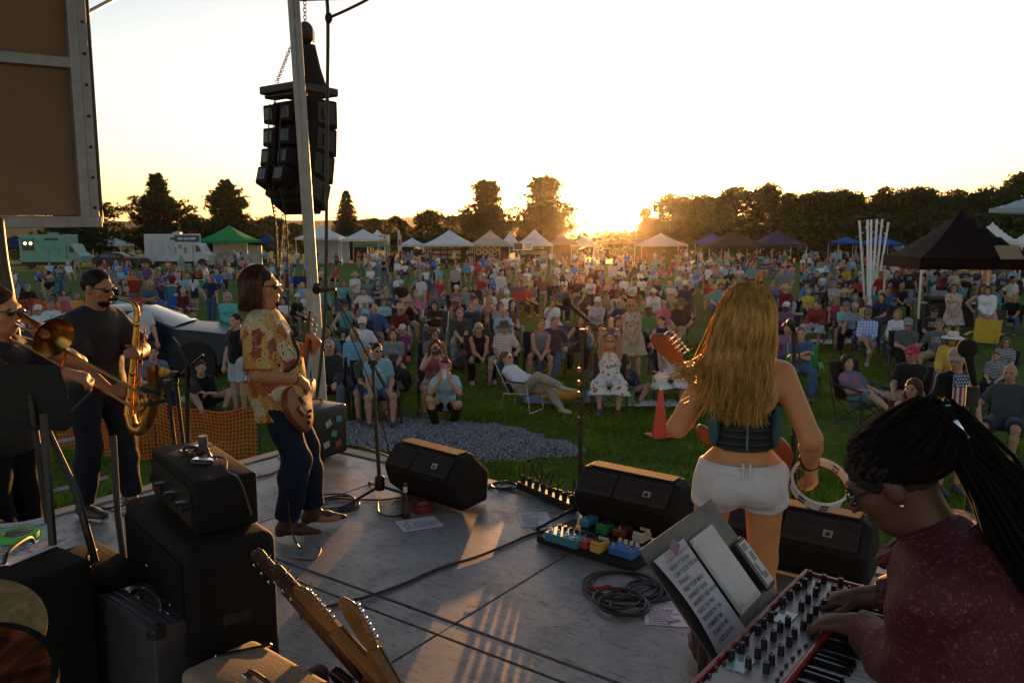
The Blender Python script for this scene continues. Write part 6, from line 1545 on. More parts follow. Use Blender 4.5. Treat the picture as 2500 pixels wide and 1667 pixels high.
# empty chairs that stand by themselves
for (px,py,kd,col,lb,tr) in ((1370,905,'camp',(.012,.05,.13),'empty deep blue canvas chair beside the lounging man',-20),(430,760,'lawn',(.06,.30,.46),'empty sky blue lawn chair on the left lawn',160),(492,740,'lawn',(.05,.34,.25),'empty mint lawn chair beside the girls',170),(322,735,'camp',(.40,.03,.015),'empty orange red chair right of the saxophone player',200),(733,720,'camp',(.02,.03,.16),'empty navy chair behind the bass player',180),(1265,765,'camp',(.03,.04,.18),'empty indigo camp chair in the second row',10),(2205,770,'camp',(.26,.27,.30),'empty pale grey high backed chair at the poles',0),(2302,775,'camp',(.28,.29,.32),'empty pale grey chair right of the poles',30),(1510,735,'camp',(.05,.015,.015),'empty dark maroon camp chair in the sun glow',5),(1375,700,'camp',(.14,.10,.40),'empty violet chair under the sun',10),(1250,668,'camp',(.50,.06,.22),'empty pink chair before the stalls',30),(1205,662,'lawn',(.45,.12,.14),'empty striped lawn chair before the plaque stall',0),(1222,668,'camp',(.55,.36,.04),'empty yellow chair before the stalls',0),(1172,676,'camp',(.42,.03,.03),'empty bright red chair before the picture stall',40),(150,738,'camp',(.02,.08,.22),'empty blue chair by the left orange fence',20),(2395,880,'camp',(.55,.38,.03),'empty black and yellow chair behind the flag shirt',-10),(1500,690,'lawn',(.5,.45,.42),'empty white lawn chair in the sun glow',20)):
 loc = G(px,py); chair(kd,col,loc,face_to(loc) + R(tr),lb,scale=1.05)
# ------------------------------------------------------------------ the band
M_BRASS = mat('brass',(.42,.23,.06),.28,1.0,var=.25,scale=8)
M_CHROME = mat('chrome',(.7,.7,.72),.15,1.0,var=.1)
M_BLK = mat('black_plastic',(.012,.012,.013),.5)
M_MAT = mat('black_matt',(.01,.01,.011),.85,bump=.2,fine=120)
M_CABLE = mat('cable_black')
M_WOOD = mat('amber_wood',(.24,.065,.018),.5,var=.5,scale=5,coat=.05,spec=.3)
M_MAPLE = mat('maple',(.21,.095,.028),.35,var=.3,scale=7)
M_PAPER = mat('paper',(.68,.68,.72),.8,var=.06,transl=.15)
def m_aloha():
 m,nt,p,out = _nt('aloha_print'); co = _co(nt)
 wob = _mix(nt,co,_noise(nt,co,9,2,out=1),.10)
 v = nt.nodes.new('ShaderNodeTexVoronoi'); v.inputs['Scale'].default_value = 15; nt.links.new(wob,v.inputs['Vector'])
 sp = nt.nodes.new('ShaderNodeSeparateColor'); nt.links.new(v.outputs['Color'],sp.inputs[0])
 pal = _ramp(nt,sp.outputs[0],[(0,(.42,.10,.025)),(.16,(.60,.40,.10)),(.34,(.62,.54,.36)),(.52,(.30,.05,.04)),(.68,(.55,.30,.06)),(.84,(.62,.56,.42))],'CONSTANT')
 ring = _math(nt,'SINE',_math(nt,'MULTIPLY',v.outputs['Distance'],58))
 c = _mix(nt,pal,(.035,.022,.015),_ramp(nt,ring,[(.55,(0,0,0)),(.75,(1,1,1))]))
 v2 = nt.nodes.new('ShaderNodeTexVoronoi'); v2.inputs['Scale'].default_value = 55; nt.links.new(co,v2.inputs['Vector'])
 c = _mix(nt,c,(.58,.48,.30),_ramp(nt,v2.outputs['Distance'],[(.16,(.8,.8,.8)),(.24,(0,0,0))]))
 nt.links.new(c,p.inputs['Base Color']); p.inputs['Roughness'].default_value = .8
 _bump(nt,p,_noise(nt,co,8,4),.6,.03); return m
def m_paisley():
 m,nt,p,out = _nt('burgundy_paisley'); co = _co(nt)
 wob = _mix(nt,co,_noise(nt,co,22,3,out=1),.05)
 v = nt.nodes.new('ShaderNodeTexVoronoi'); v.inputs['Scale'].default_value = 85; nt.links.new(wob,v.inputs['Vector'])
 v2 = nt.nodes.new('ShaderNodeTexVoronoi'); v2.inputs['Scale'].default_value = 26; nt.links.new(wob,v2.inputs['Vector'])
 c = _mix(nt,(.17,.045,.06),(.065,.004,.011),_ramp(nt,v.outputs['Distance'],[(.24,(0,0,0)),(.36,(1,1,1))]))
 c = _mix(nt,c,(.042,.004,.008),_ramp(nt,v2.outputs['Distance'],[(.42,(0,0,0)),(.62,(.55,.55,.55))]))
 nt.links.new(c,p.inputs['Base Color']); p.inputs['Roughness'].default_value = .75
 _bump(nt,p,_noise(nt,co,7,4),.7,.03); return m
M_ALOHA,M_PAIS = m_aloha(),m_paisley()
def setH(o,J):
 M = Matrix(J['H'].tolist()).to_4x4(); M.translation = Vector(J['hd']); o.matrix_local = M; return o
def headbit(nm,me,o,J,col=None): return setH(obj(nm,me,o,color=col),J)
def boot(J,s,o,h,col,fwd=(0,1,0),name='boot'):
 an,kn = J['an' + s],J['kn' + s]; f = unit(fwd); z = A3(0,0,1); b = Blob(.02)
 up = unit(kn - an)
 b.seg(an - up * .02,an + up * h,.052,.068,flat=True)
 b.seg(an - z * .03 - f * .03,an + f * .09 - z * .04,.042,.036); b.seg(an + f * .09 - z * .04,an + f * .20 - z * .052,.038,.018,sq=(1.1,1.1,.9))
 b.seg(an - f * .045 - z * .04,an - f * .05 - z * .085,.032,.028,flat=True)
 b.cut(an - z * .088,(0,0,-1))
 obj(name,b.mesh(name,.009,M_SHOE,1),o,color=col)
def strands(name,roots,ctrl,rad,material,seg=7,sides=3,r=None):
 "roots (n,3); ctrl list of (n,3) control points; tapered ribbons of hair"
 n = len(roots); pts = np.stack([roots] + ctrl,1); m = pts.shape[1]
 T = np.linspace(0,m - 1 - 1e-6,seg + 1); out = []
 for t in T:
  i = int(t); f = t - i; a = pts[:,max(0,i - 1)]; b = pts[:,i]; c = pts[:,min(m - 1,i + 1)]; d = pts[:,min(m - 1,i + 2)]
  out.append(.5 * (2 * b + (c - a) * f + (2 * a - 5 * b + 4 * c - d) * f * f + (3 * b - a - 3 * c + d) * f ** 3))
 C = np.stack(out,1)
 tan = np.gradient(C,axis=1); tan /= np.linalg.norm(tan,axis=2,keepdims=True) + 1e-9
 ref = np.tile(A3(.3,.9,.2),(n,seg + 1,1)); n1 = np.cross(tan,ref); n1 /= np.linalg.norm(n1,axis=2,keepdims=True) + 1e-9; n2 = np.cross(tan,n1)
 rr = (rad * (1 - .75 * np.linspace(0,1,seg + 1) ** 1.6))[None,:,None]
 if np.ndim(r): rr = rr * r[:,None,None]
 V = np.stack([C + rr * (n1 * math.cos(6.283 * k / sides) + n2 * math.sin(6.283 * k / sides)) for k in range(sides)],2)
 V = V.reshape(-1,3); F = []
 base = np.arange(n)[:,None,None] * (seg + 1) * sides
 i = np.arange(seg)[None,:,None] * sides; k = np.arange(sides)[None,None,:]
 a = base + i + k; b_ = base + i + (k + 1) % sides
 F = np.stack([a,b_,b_ + sides,a + sides],-1).reshape(-1,4)
 return npmesh(name,V,F,material,True)
def m_strand(name,c1,c2,tr=.35):
 m,nt,p,out = _nt(name); g = nt.nodes.new('ShaderNodeNewGeometry')
 c = _ramp(nt,g.outputs['Random Per Island'],[(0,c1),(1,c2)])
 c = _mix(nt,c,_ramp(nt,_noise(nt,_co(nt,'Object',(22,22,3)),2.0,3),[(.3,(.4,.36,.3)),(.65,(1.1,1.1,1.1))]),.9,'MULTIPLY')
 nt.links.new(c,p.inputs['Base Color']); p.inputs['Roughness'].default_value = .38; p.inputs['Specular IOR Level'].default_value = .45
 t = nt.nodes.new('ShaderNodeBsdfTranslucent'); nt.links.new(c,t.inputs[0]); ms = nt.nodes.new('ShaderNodeMixShader'); ms.inputs[0].default_value = tr
 nt.links.new(p.outputs[0],ms.inputs[1]); nt.links.new(t.outputs[0],ms.inputs[2]); nt.links.new(ms.outputs[0],out.inputs[0]); return m
VH = .0092
# ---- singer, seen from behind
J = skeleton('stand',lean=-1,RH=(.30,.09,.945),LH=(-.17,.27,1.16),RE=(.12,-1,0),LE=(-.7,-.6,-.9),RF=(.10,.02,.10),LF=(-.13,.05,.10),yaw=14,pitch=4,sw=.148,hr=(.25,.55,-.75),hl=(.3,.6,.6))
J['upr'] = A3(.3,-.4,.8)
SL = GD(1704,1062,STAGE + .985); SL.z = STAGE + .012
sg_skin = (.58,.26,.11)
b = Blob(.03); torso_prims(b,J,-.008,.92,True)
b.ell(J['pel'] + A3(.07,-.06,-.03),(.10,.085,.10)); b.ell(J['pel'] + A3(-.07,-.06,-.03),(.10,.085,.10))
for s in 'rl':
 arm_prims(b,J,s,.002); leg_prims(b,J,s,.002,g=.98); foot_prims(b,J,s)
hand_prims(b,J['wrr'],J['hr'],J['upr'],-1,.75,r=.0095); hand_prims(b,J['wrl'],J['hl'],A3(-.6,-.2,.6),1,.9,r=.0095)
for sx in (-1,1): b.ell(J['chest'] + A3(sx * .075,-.085,.02),(.05,.02,.08),k=.03)
b.seg(J['pel'] + A3(0,-.125,.10),J['neck'] + A3(0,-.085,-.05),.010,.012,k=.03,op='-')
head_prims(b,J)
singer = obj('person',b.mesh('person',VH,M_SKIN,1),None,'blond woman singer seen from behind in corset top and white shorts','person','band on the stage',None,SL,R(-9),sg_skin)
def m_corset():
 m,nt,p,out = _nt('corset'); co = _co(nt); sp = nt.nodes.new('ShaderNodeSeparateXYZ'); nt.links.new(co,sp.inputs[0])
 w = _math(nt,'SINE',_math(nt,'ADD',_math(nt,'MULTIPLY',sp.outputs[2],210),_math(nt,'MULTIPLY',_noise(nt,co,20,3),2.2)))
 c = _ramp(nt,w,[(.2,(.010,.014,.013)),(.8,(.030,.040,.036))]); nt.links.new(c,p.inputs['Base Color']); p.inputs['Roughness'].default_value = .7
 _bump(nt,p,w,.8,.006); return m
b = Blob(.03); torso_prims(b,J,.008,.92,True); t = J['t']
b.cut(J['pel'] + t * .125,(0,.10,-1)); b.cut(J['pel'] + t * .335,(0,-.25,1))
obj('corset_top',b.mesh('corset_top',VH,m_corset(),1),singer)
for sx in (-1,1):
 MB().tube(spline([J['pel'] + t * .33 + A3(sx * .095,-.108,.0),J['pel'] + t * .42 + A3(sx * .088,-.106,0),J['neck'] + A3(sx * .082,-.062,-.012),J['neck'] + A3(sx * .080,.0,.004)],5),.0075,6).build('strap',mat('strap_green',(.20,.34,.17),.7),singer,True)
 MB().sphere(J['pel'] + t * .22 + A3(sx * .125,-.035,0),(.024,.075,.10),12,10).build('side_panel',mat('panel_denim',(.04,.12,.14),.8,bump=.3),singer,True)
MB().box(J['pel'] + t * .23 + A3(0,-.128,0),(.008,.01,.20)).build('back_zip',mat('zip_teal',(.08,.17,.19),.5),singer)
J2 = dict(J); J2['x'] = A3(1,0,0)
b = Blob(.03); P = J['pel']
b.ell(P + A3(0,-.005,.01),(.158,.125,.12),k=.05).ell(P + A3(.070,-.062,-.03),(.100,.092,.105),k=.05).ell(P + A3(-.070,-.062,-.03),(.100,.092,.105),k=.05)
for s in 'rl':
 hp,kn = J['hp' + s],J['kn' + s]; b.seg(hp,hp + (kn - hp) * .34,.098,.102,flat=True,k=.04)
b.cut(P + A3(0,0,.058),(0,0,1)); b.seg(P + A3(0,-.185,.04),P + A3(0,-.175,-.14),.010,.016,k=.03,op='-')
M_WHITE_DENIM = mat('white_denim',(.66,.64,.68),.85,var=.14,scale=14,bump=.6,fine=9,bdist=.02)
shorts = obj('shorts',b.mesh('shorts',VH,M_WHITE_DENIM,1,noise_amp=.003,noise_scale=26),singer)
for sx in (-1,1):
 b = Blob(.01).ell(P + A3(sx * .070,-.066,-.028),(.1005,.0935,.1055)); b.cut(P + A3(sx * .078,0,.030),(0,0,1)); b.cut(P + A3(sx * .078,0,-.085),(0,0,-1)); b.cut(P + A3(sx * .135,0,0),(sx,0,0)); b.cut(P + A3(sx * .028,0,0),(-sx,0,0)); b.cut(P + A3(0,-.13,0),(0,1,0))
 obj('back_pocket',b.mesh('back_pocket',.007,M_WHITE_DENIM,1),shorts)
 MB().box(P + A3(sx * .014,-.146,.045),(.010,.012,.07)).build('belt_loop',M_WHITE_DENIM,shorts,bevel=.002)
MB().tube([P + A3(.158 * math.cos(a),-.010 + .122 * math.sin(a),.052) for a in np.linspace(0,6.283,40)[:-1]],.010,6,True).build('waistband',M_WHITE_DENIM,shorts,True)
for s in 'rl': boot(J,s,singer,.30,(.075,.035,.018),(.1 if s == 'r' else -.2,1,0))
r_ = np.random.RandomState(5); N = 2900
d = r_.normal(size=(N * 2,3)); d /= np.linalg.norm(d,axis=1)[:,None]; d = d[(d[:,1] < .45) & (d[:,2] > -.15)][:N]; N = len(d)
hc = J['hd'] + A3(0,-.014,.032); root = hc + d * A3(.082,.102,.097)
lf = np.clip(-d[:,0],-1,1); wind = r_.uniform(0,1,N) ** 2.2 * np.clip(lf * .8 + .45,.02,1.2)
back = np.where(d[:,1] > 0,.55,1.0)
L = r_.uniform(.16,.38,N) * np.where(wind > .6,.8,1)
c1 = root + d * A3(.035,.03,.03) + np.stack([-.015 * wind,-.03 * back,-.03 + .02 * d[:,2]],1)
c2 = np.stack([J['hd'][0] + np.where(d[:,0] > 0,.078,.108) * d[:,0] - wind * .06 + r_.normal(0,.012,N),np.full(N,-.115) - .02 * r_.uniform(0,1,N) + .05 * (d[:,1] > .1),J['hd'][2] - .11 - .04 * r_.uniform(0,1,N)],1)
c3 = np.stack([J['hd'][0] + np.where(d[:,0] > 0,.07,.105) * d[:,0] - wind * .135 - .012 + r_.normal(0,.02,N),np.full(N,-.135) - .015 * r_.normal(0,1,N),J['hd'][2] - .12 - L * .40],1)
c4 = np.stack([J['hd'][0] + np.where(d[:,0] > 0,.05,.07) * d[:,0] - wind * .20 - .02 + r_.normal(0,.034,N),np.full(N,-.135) - .02 * r_.normal(0,1,N),J['hd'][2] - .10 - L * (.88 - .35 * wind)],1)
M_BLONDE = m_strand('blond_strands',(.82,.45,.09),(1.0,.70,.24),.5)
hairs = obj('hair',strands('hair',root,[c1,c2,c3,c4],.0031,M_BLONDE,9,3),singer)
headbit('scalp_hair',hair_mesh('bob'),singer,J,(.30,.16,.05))
# bracelets
wr,hdv = J['wrr'],J['hr']
for k in range(3): MB().tube([Vector(wr - hdv * (.02 + .018 * k)) + (Vector(hdv).to_track_quat('Z','Y').to_matrix() @ Vector((.036 * math.cos(a),.036 * math.sin(a),0))) for a in np.linspace(0,6.283,16)[:-1]],.0065,5,True).build('bracelet',mat('bracelet',(.03,.02,.018),.6),singer,True)
# tambourine
tc = SL + rotz(R(-9)) @ Vector((.36,.17,.845)); tb = thing('tambourine','white tambourine with double rows of jingles in the right hand of the singer','tambourine',tc)
tq = frame(None,V3(.9,.25,.1).cross(V3(-.05,-.62,.78)),V3(-.05,-.62,.78))
hoop = MB()
n = 40; a0 = R(20)
prof = [(.128,-.024),(.128,.024),(.116,.024),(.116,-.024)]
pts = []
vs = []; fs = []
for i in range(n):
 a = 6.28318 * i / n
 for r0,z0 in prof: vs.append(tq @ Vector((r0 * math.cos(a),r0 * math.sin(a),z0)))
for i in range(n):
 j = (i + 1) % n
 for k in range(4): fs.append((i * 4 + k,j * 4 + k,j * 4 + (k + 1) % 4,i * 4 + (k + 1) % 4))
MB().add(vs,fs).build('hoop',mat('white_plastic',(.72,.72,.74),.4),tb,bevel=.002)
for k in range(8):
 for z0 in (-.011,.011):
  a = 6.28318 * (k + .5) / 8; c = tq @ Vector((.1225 * math.cos(a),.1225 * math.sin(a),z0))
  MB().box(c,(.032,.016,.010),tq @ rotz(a + R(90))).build('jingle_slot',M_BLK,tb)
  MB().lathe([(0,-.002),(.013,0),(0,.002)],c,tq,12).build('jingle',M_CHROME,tb,True)
# slung guitar in front of her (headstock shows at her left)
def guitar(label,head_pos,body_pos,facing,kind,mbody,name='electric_guitar',loc=None,tuners='inline',neckmat=None,six=6):
 "neck runs from the body towards the headstock; facing = direction the front looks"
 head_pos,body_pos = Vector(head_pos),Vector(body_pos)
 ax = (head_pos - body_pos).normalized(); z = Vector(facing); z = (z - ax * z.dot(ax)).normalized(); x = ax.cross(z)
 M = frame(x,ax,z); t = thing(name,label,'guitar',loc if loc is not None else body_pos)
 T = Matrix.Translation(body_pos - t.location) @ M.to_4x4(); nm = neckmat or M_MAPLE
 L = (head_pos - body_pos).length
 bass = kind == 'bass'
 out = [(.0,-.23),(.10,-.22),(.155,-.15),(.165,-.07),(.13,.02),(.125,.08),(.15,.14),(.145,.20),(.11,.215),(.075,.15),(.035,.13),(-.035,.13),(-.06,.17),(-.09,.25),(-.125,.25),(-.135,.16),(-.115,.06),(-.13,-.01),(-.165,-.09),(-.15,-.18),(-.09,-.225)]
 if kind == 'acoustic': out = [(.20 * math.cos(a) * (1 - .18 * math.exp(-((math.sin(a) - .25) / .22) ** 2)) * (1 if math.sin(a) < .2 else .82),.26 * math.sin(a)) for a in np.linspace(0,6.283,40)[:-1]]
 sp = spline([(x_,y_,0) for x_,y_ in out] + [(out[0][0],out[0][1],0)],3)[:-1]
 MB(T).prism([(p.x,p.y) for p in sp],-.022,.022).build('body',mbody,t,True,bevel=.008,seg=2)
 MB(T).prism([(-.03,.10),(.03,.10),(.023,L - .02),(-.023,L - .02)],.0,.036).build('neck',nm,t,bevel=.006)
 MB(T).box((0,(.10 + L - .02) / 2,.039),(.05,L - .14,.005)).build('fretboard',mat('rosewood',(.06,.03,.018),.5) if kind != 'strat' else M_MAPLE,t)
 hs = [(-.022,L - .03),(.022,L - .03),(.034,L + .02),(.045,L + .12),(.036,L + .17),(.010,L + .18),(-.03,L + .15),(-.042,L + .12),(-.04,L + .03)]
 if tuners == 'both': hs = [(-.022,L - .03),(.022,L - .03),(.040,L + .02),(.046,L + .15),(.02,L + .165),(0,L + .15),(-.02,L + .165),(-.046,L + .15),(-.040,L + .02)]
 MB(T).prism(hs,.012,.030).build('headstock',nm if tuners != 'both' else mat('rosewood'),t,bevel=.003)
 for k in range(six):
  if tuners == 'both': sx = -1 if k < six / 2 else 1; y = L + .03 + .042 * (k % (six // 2 or 1))
  else: sx = -1; y = L + .015 + .024 * k * 6 / six
  MB(T).cyl((sx * .03,y,.015),(sx * .03,y,.046),.005,n=8).build('tuner_post',M_CHROME,t,True)
  k2 = MB(T).cyl((sx * .03,y,.012),(sx * .062,y,.012),.0035,n=6); k2.sphere(T.inverted() @ (T @ Vector((sx * .070,y,.012))),(.010,.008,.005),8,6)
  k2.build('tuning_peg',M_CHROME,t,True)
 for k in range(4 if bass else 6):
  x0 = -.017 + .034 * k / (3 if bass else 5); MB(T).cyl((x0,-.12,.047),(x0 * .8,L,.044),.0012,n=4).build('string',M_CHROME,t)
 MB(T).box((0,-.13,.032),(.075,.03,.02)).build('bridge',M_CHROME,t,bevel=.003)
 for y in (-.05,.03): MB(T).box((0,y,.028),(.08,.022,.014)).build('pickup',M_BLK,t,bevel=.003)
 for k in range(3): MB(T).cyl((.10,-.06 - .045 * k,.02),(.105,-.06 - .045 * k,.04),.011,n=12).build('control_knob',M_BLK if bass else M_CHROME,t,True)
 return t
Rs = rotz(R(-9))
guitar('guitar slung in front of the singer with only its headstock showing',ATD(1556,832,3.66),ATD(1556,832,3.66) + V3(.36,.10,-.42),Rs @ V3(.1,1,.15),'strat',M_WOOD,neckmat=mat('dark_maple',(.24,.10,.03),.4))
# ---- bass player
BL = SD(694,1226); BL.z = STAGE + .012; BRZ = R(-86); _bl = lambda w: (rotz(BRZ).inverted() @ (w - BL)) / 1.02
J = skeleton('stand',lean=-9,pel=(0,-.12,.925),RH=_bl(ATD(684,872,4.93)),LH=_bl(ATD(716,806,5.30)),RE=(1.0,-1.2,-.2),LE=(-1,.2,-.9),RF=(.10,-.07,.10),LF=(-.12,.05,.10),RK=(.1,1,.1),LK=(-.1,1,.1),pitch=3,yaw=-3,hr=(-.5,.35,-.35),hl=(.2,.4,.7))
J['upr'] = A3(.2,.7,.4); J['upl'] = A3(-.6,.6,.2)
b = Blob(.03); torso_prims(b,J,-.01,1.12)
for s in 'rl': arm_prims(b,J,s,.006); leg_prims(b,J,s); foot_prims(b,J,s)
hand_prims(b,J['wrr'],J['hr'],J['upr'],-1,.8,r=.0105); hand_prims(b,J['wrl'],J['hl'],J['upl'],1,1.0,r=.0105); head_prims(b,J)
q = lambda x,y,z: J['hd'] + J['H'] @ A3(x,y,z)
b.ell(q(0,.03,-.105),(.055,.05,.04),k=.03)
bassist = obj('person',b.mesh('person',VH,M_SKIN,1),None,'bass player in bright patterned shirt, jeans and sunglasses seen in profile','person','band on the stage',None,BL,BRZ,(.42,.19,.10)); bassist.scale = (1.02,) * 3
b = Blob(.04); torso_prims(b,J,.02,1.16); b.ell(J['pel'] + J['t'] * .16 + A3(0,.06,0),(.155,.13,.17),k=.06)
b.seg(J['pel'] + J['t'] * .1,J['pel'] - A3(0,-.03,.15),.175,.185,flat=True,k=.05,sq=(1.12,.92,1))
for s in 'rl': arm_prims(b,J,s,.02,.92,True,1.6)
b.ell(J['neck'] + J['t'] * .06 + J['f'] * .03,(.07,.08,.055),k=.01,op='-')
sh = obj('shirt',b.mesh('shirt',VH,M_ALOHA,1,noise_amp=.004,noise_scale=12),bassist)
b = Blob(.01).seg(J['neck'] + A3(-.06,-.03,-.01),J['neck'] + A3(-.035,.085,-.065),.018,.014).seg(J['neck'] + A3(.06,-.03,-.01),J['neck'] + A3(.035,.085,-.065),.018,.014).seg(J['neck'] + A3(-.06,-.04,0),J['neck'] + A3(.06,-.04,0),.018)
obj('collar',b.mesh('collar',.008,M_ALOHA,1),sh)
obj('jeans',pants_mesh(J,VH,1.08,1.92,M_DENIM,.028,'jeans',.014),bassist,color=(.012,.02,.045))
for s in 'rl': boot(J,s,bassist,.12,(.085,.03,.014),(.12 if s == 'r' else -.1,1,0))
r_ = np.random.RandomState(9); N = 1500; d = r_.normal(size=(N * 2,3)); d /= np.linalg.norm(d,axis=1)[:,None]; d = d[(d[:,1] < .35) & (d[:,2] > -.1)][:N]; N = len(d)
def inH(x): return J['hd'] + x @ J['H'].T
root = d * A3(.080,.102,.095) + A3(0,-.014,.032); Ls = r_.uniform(.85,1.05,N)[:,None]
c1 = root + d * .022 + A3(0,-.005,-.012); sd = np.stack([np.sign(d[:,0]) * np.clip(np.abs(d[:,0]) * 1.25,.25,1),d[:,1],d[:,2] * 0],1)
c2 = sd * A3(.098,.118,0) + A3(0,-.018,-.03); c3 = sd * A3(.092,.12,0) + np.stack([np.zeros(N),np.full(N,-.02),-.135 * Ls[:,0]],1) + r_.normal(0,.006,(N,3))
M_CHEST = m_strand('chestnut_strands',(.05,.018,.008),(.15,.055,.018),.30)
obj('hair',strands('hair',inH(root),[inH(c1),inH(c2),inH(c3)],.0042,M_CHEST,7,3),bassist)
headbit('scalp_hair',hair_mesh('short'),bassist,J,(.06,.022,.01)); headbit('sunglasses',shades_mesh(),bassist,J); headbit('lips',face_bits()[2],bassist,J)
headbit('beard',Blob(.01).ell((0,.072,-.105),(.030,.030,.022)).mesh('beard',.008,M_HAIR,1,noise_amp=.003,noise_scale=60),bassist,J,(.05,.02,.01))
Rb = rotz(BRZ); bp = ATD(688,908,4.98); hp_ = ATD(707,762,5.38)
guitar('amber four string bass held upright by the man in the patterned shirt',hp_,bp,Rb @ V3(.25,1,.25),'bass',M_WOOD,'bass_guitar',tuners='both',six=4)
MB().tube(spline([J['shl'] + A3(-.0,.03,.06),J['chest'] + A3(.0,.15,.02),J['pel'] + A3(.12,.16,.22),J['pel'] + A3(.17,.05,.16),J['chest'] + A3(.10,-.14,0),J['shl'] + A3(.04,-.05,.055),J['shl'] + A3(-.0,.03,.06)],5),.010,5).build('guitar_strap',mat('strap_dark',(.02,.015,.012),.7),bassist,True)
MB().tube([Vector(J['wrr'] + (J['elr'] - J['wrr']) * .10) + (Vector(J['hr']).to_track_quat('Z','Y').to_matrix() @ Vector((.037 * math.cos(a),.037 * math.sin(a),0))) for a in np.linspace(0,6.283,14)[:-1]],.006,5,True).build('bracelet',mat('bracelet'),bassist,True)
# ---- saxophone player
J = skeleton('stand',lean=3,RH=(.13,.27,.92),LH=(-.02,.36,1.14),RE=(1,-.6,-.4),LE=(-.9,.1,-.7),RF=(.12,-.05,.09),LF=(-.13,.12,.09),pitch=-9,yaw=8,hr=(-.5,.6,-.1),hl=(.5,.5,.3))
J['upr'] = A3(.6,.5,.3); J['upl'] = A3(-.6,.5,.4)
XL = SD(243,1182); XL.z = STAGE + .012; XRZ = R(-112)
b = Blob(.03); torso_prims(b,J,-.01,1.08)
for s in 'rl': arm_prims(b,J,s,.004); leg_prims(b,J,s); foot_prims(b,J,s)
hand_prims(b,J['wrr'],J['hr'],J['upr'],-1,.9,r=.0105); hand_prims(b,J['wrl'],J['hl'],J['upl'],1,.9,r=.0105); head_prims(b,J)
saxp = obj('person',b.mesh('person',VH,M_SKIN,1),None,'saxophone player with cropped black hair, sunglasses and dark shirt','person','band on the stage',None,XL,XRZ,(.36,.17,.10))
o = obj('shirt',shirt_mesh(J,VH,1.12,False,.85,.08,.022,mat('charcoal_shirt',(.014,.012,.014),.75,bump=.5,fine=9,bdist=.03)),saxp)
MB().tube(spline([J['neck'] + A3(-.06,-.03,.0),J['neck'] + A3(-.05,.06,-.03),J['neck'] + A3(0,.10,-.09),J['neck'] + A3(.05,.06,-.03),J['neck'] + A3(.06,-.03,0)],4),.014,6).build('collar',mat('charcoal_shirt'),o,True)
obj('jeans',pants_mesh(J,VH,1.05,1.95,M_DENIM,.016,'jeans',.012),saxp,color=(.014,.02,.032))
for s in 'rl':
 b = Blob(.015); foot_prims(b,J,s,inf=.010); b.cut(A3(0,0,J['an' + s][2] - .088),(0,0,-1)); c = obj('shoe',b.mesh('shoe',.009,M_SHOE,1),saxp,color=(.04,.035,.035))
 MB().box(J['an' + s] + A3(0,.055,-.078),(.085,.26,.022)).build('sole',mat('sole_white',(.5,.5,.5),.6),c,bevel=.008)
headbit('hair',hair_mesh('crop'),saxp,J,(.008,.006,.006)); headbit('sunglasses',shades_mesh(),saxp,J); headbit('lips',face_bits()[2],saxp,J)
headbit('beard',Blob(.015).ell((0,.045,-.085),(.050,.055,.040)).ell((0,.10,-.055),(.030,.02,.016),op='-').mesh('beard',.008,M_HAIR,1),saxp,J,(.02,.012,.01))
MB().tube([Vector(J['wrr'] + (J['elr'] - J['wrr']) * .12) + (Vector(J['hr']).to_track_quat('Z','Y').to_matrix() @ Vector((.034 * math.cos(a),.034 * math.sin(a),0))) for a in np.linspace(0,6.283,14)[:-1]],.007,5,True).build('wristband',mat('orange_band',(.75,.10,.02),.5),saxp,True)
Rx = rotz(XRZ); X = lambda x,y,z: XL + Rx @ V3(x,y,z)
mouth = XL + Rx @ Vector(J['hd'] + J['H'] @ A3(0,.115,-.062))
sx = thing('saxophone','brass tenor saxophone held by the man in the dark shirt','saxophone',mouth)
W = lambda p: p - mouth
p_neck = [mouth,mouth + Rx @ V3(0,.07,.01),mouth + Rx @ V3(-.01,.15,.0),mouth + Rx @ V3(-.02,.195,-.04),mouth + Rx @ V3(-.02,.20,-.10)]
MB().tube([W(p) for p in spline([mouth - (Rx @ V3(0,.025,0)),mouth + Rx @ V3(0,.06,.012)],4)],.012,8).build('mouthpiece',M_BLK,sx,True)
MB().tube([W(p) for p in spline(p_neck[1:],6)],[.012 + .0004 * i for i in range(len(spline(p_neck[1:],6)))],10).build('crook',M_BRASS,sx,True)
top = p_neck[-1]; bot = top + Rx @ V3(.10,-.02,-.66)
MB().tube([W(top.lerp(bot,k / 8)) for k in range(9)],[.019 + .019 * k / 8 for k in range(9)],14).build('body_tube',M_BRASS,sx,True)
bow = spline([bot,bot + Rx @ V3(.0,.03,-.08),bot + Rx @ V3(-.02,.09,-.09),bot + Rx @ V3(-.03,.14,-.02),bot + Rx @ V3(-.05,.19,.16),bot + Rx @ V3(-.06,.24,.30)],6)
nb = len(bow); MB().tube([W(p) for p in bow],[.038 + .012 * (k / nb) + (.05 * max(0,(k / nb - .62) / .38) ** 2.2) for k in range(nb)],18,cap=False).build('bell',M_BRASS,sx,True)
ax = (bot - top).normalized()
for k in range(11):
 p = top.lerp(bot,.08 + .082 * k); sd_ = Rx @ V3(-.035 if k % 3 else .03,.032,0)
 MB().lathe([(0,0),(.018 + .004 * (k % 3),0),(.018 + .004 * (k % 3),.007),(.008,.010),(0,.010)],W(p + sd_),frame(None,ax,sd_.normalized()) if True else None,14).build('key_cup',M_BRASS,sx,True)
for q_ in (-.028,.028): MB().cyl(W(top + Rx @ V3(q_,.034,-.05)),W(bot + Rx @ V3(q_,.046,.05)),.004,n=6).build('key_rod',M_BRASS,sx,True)
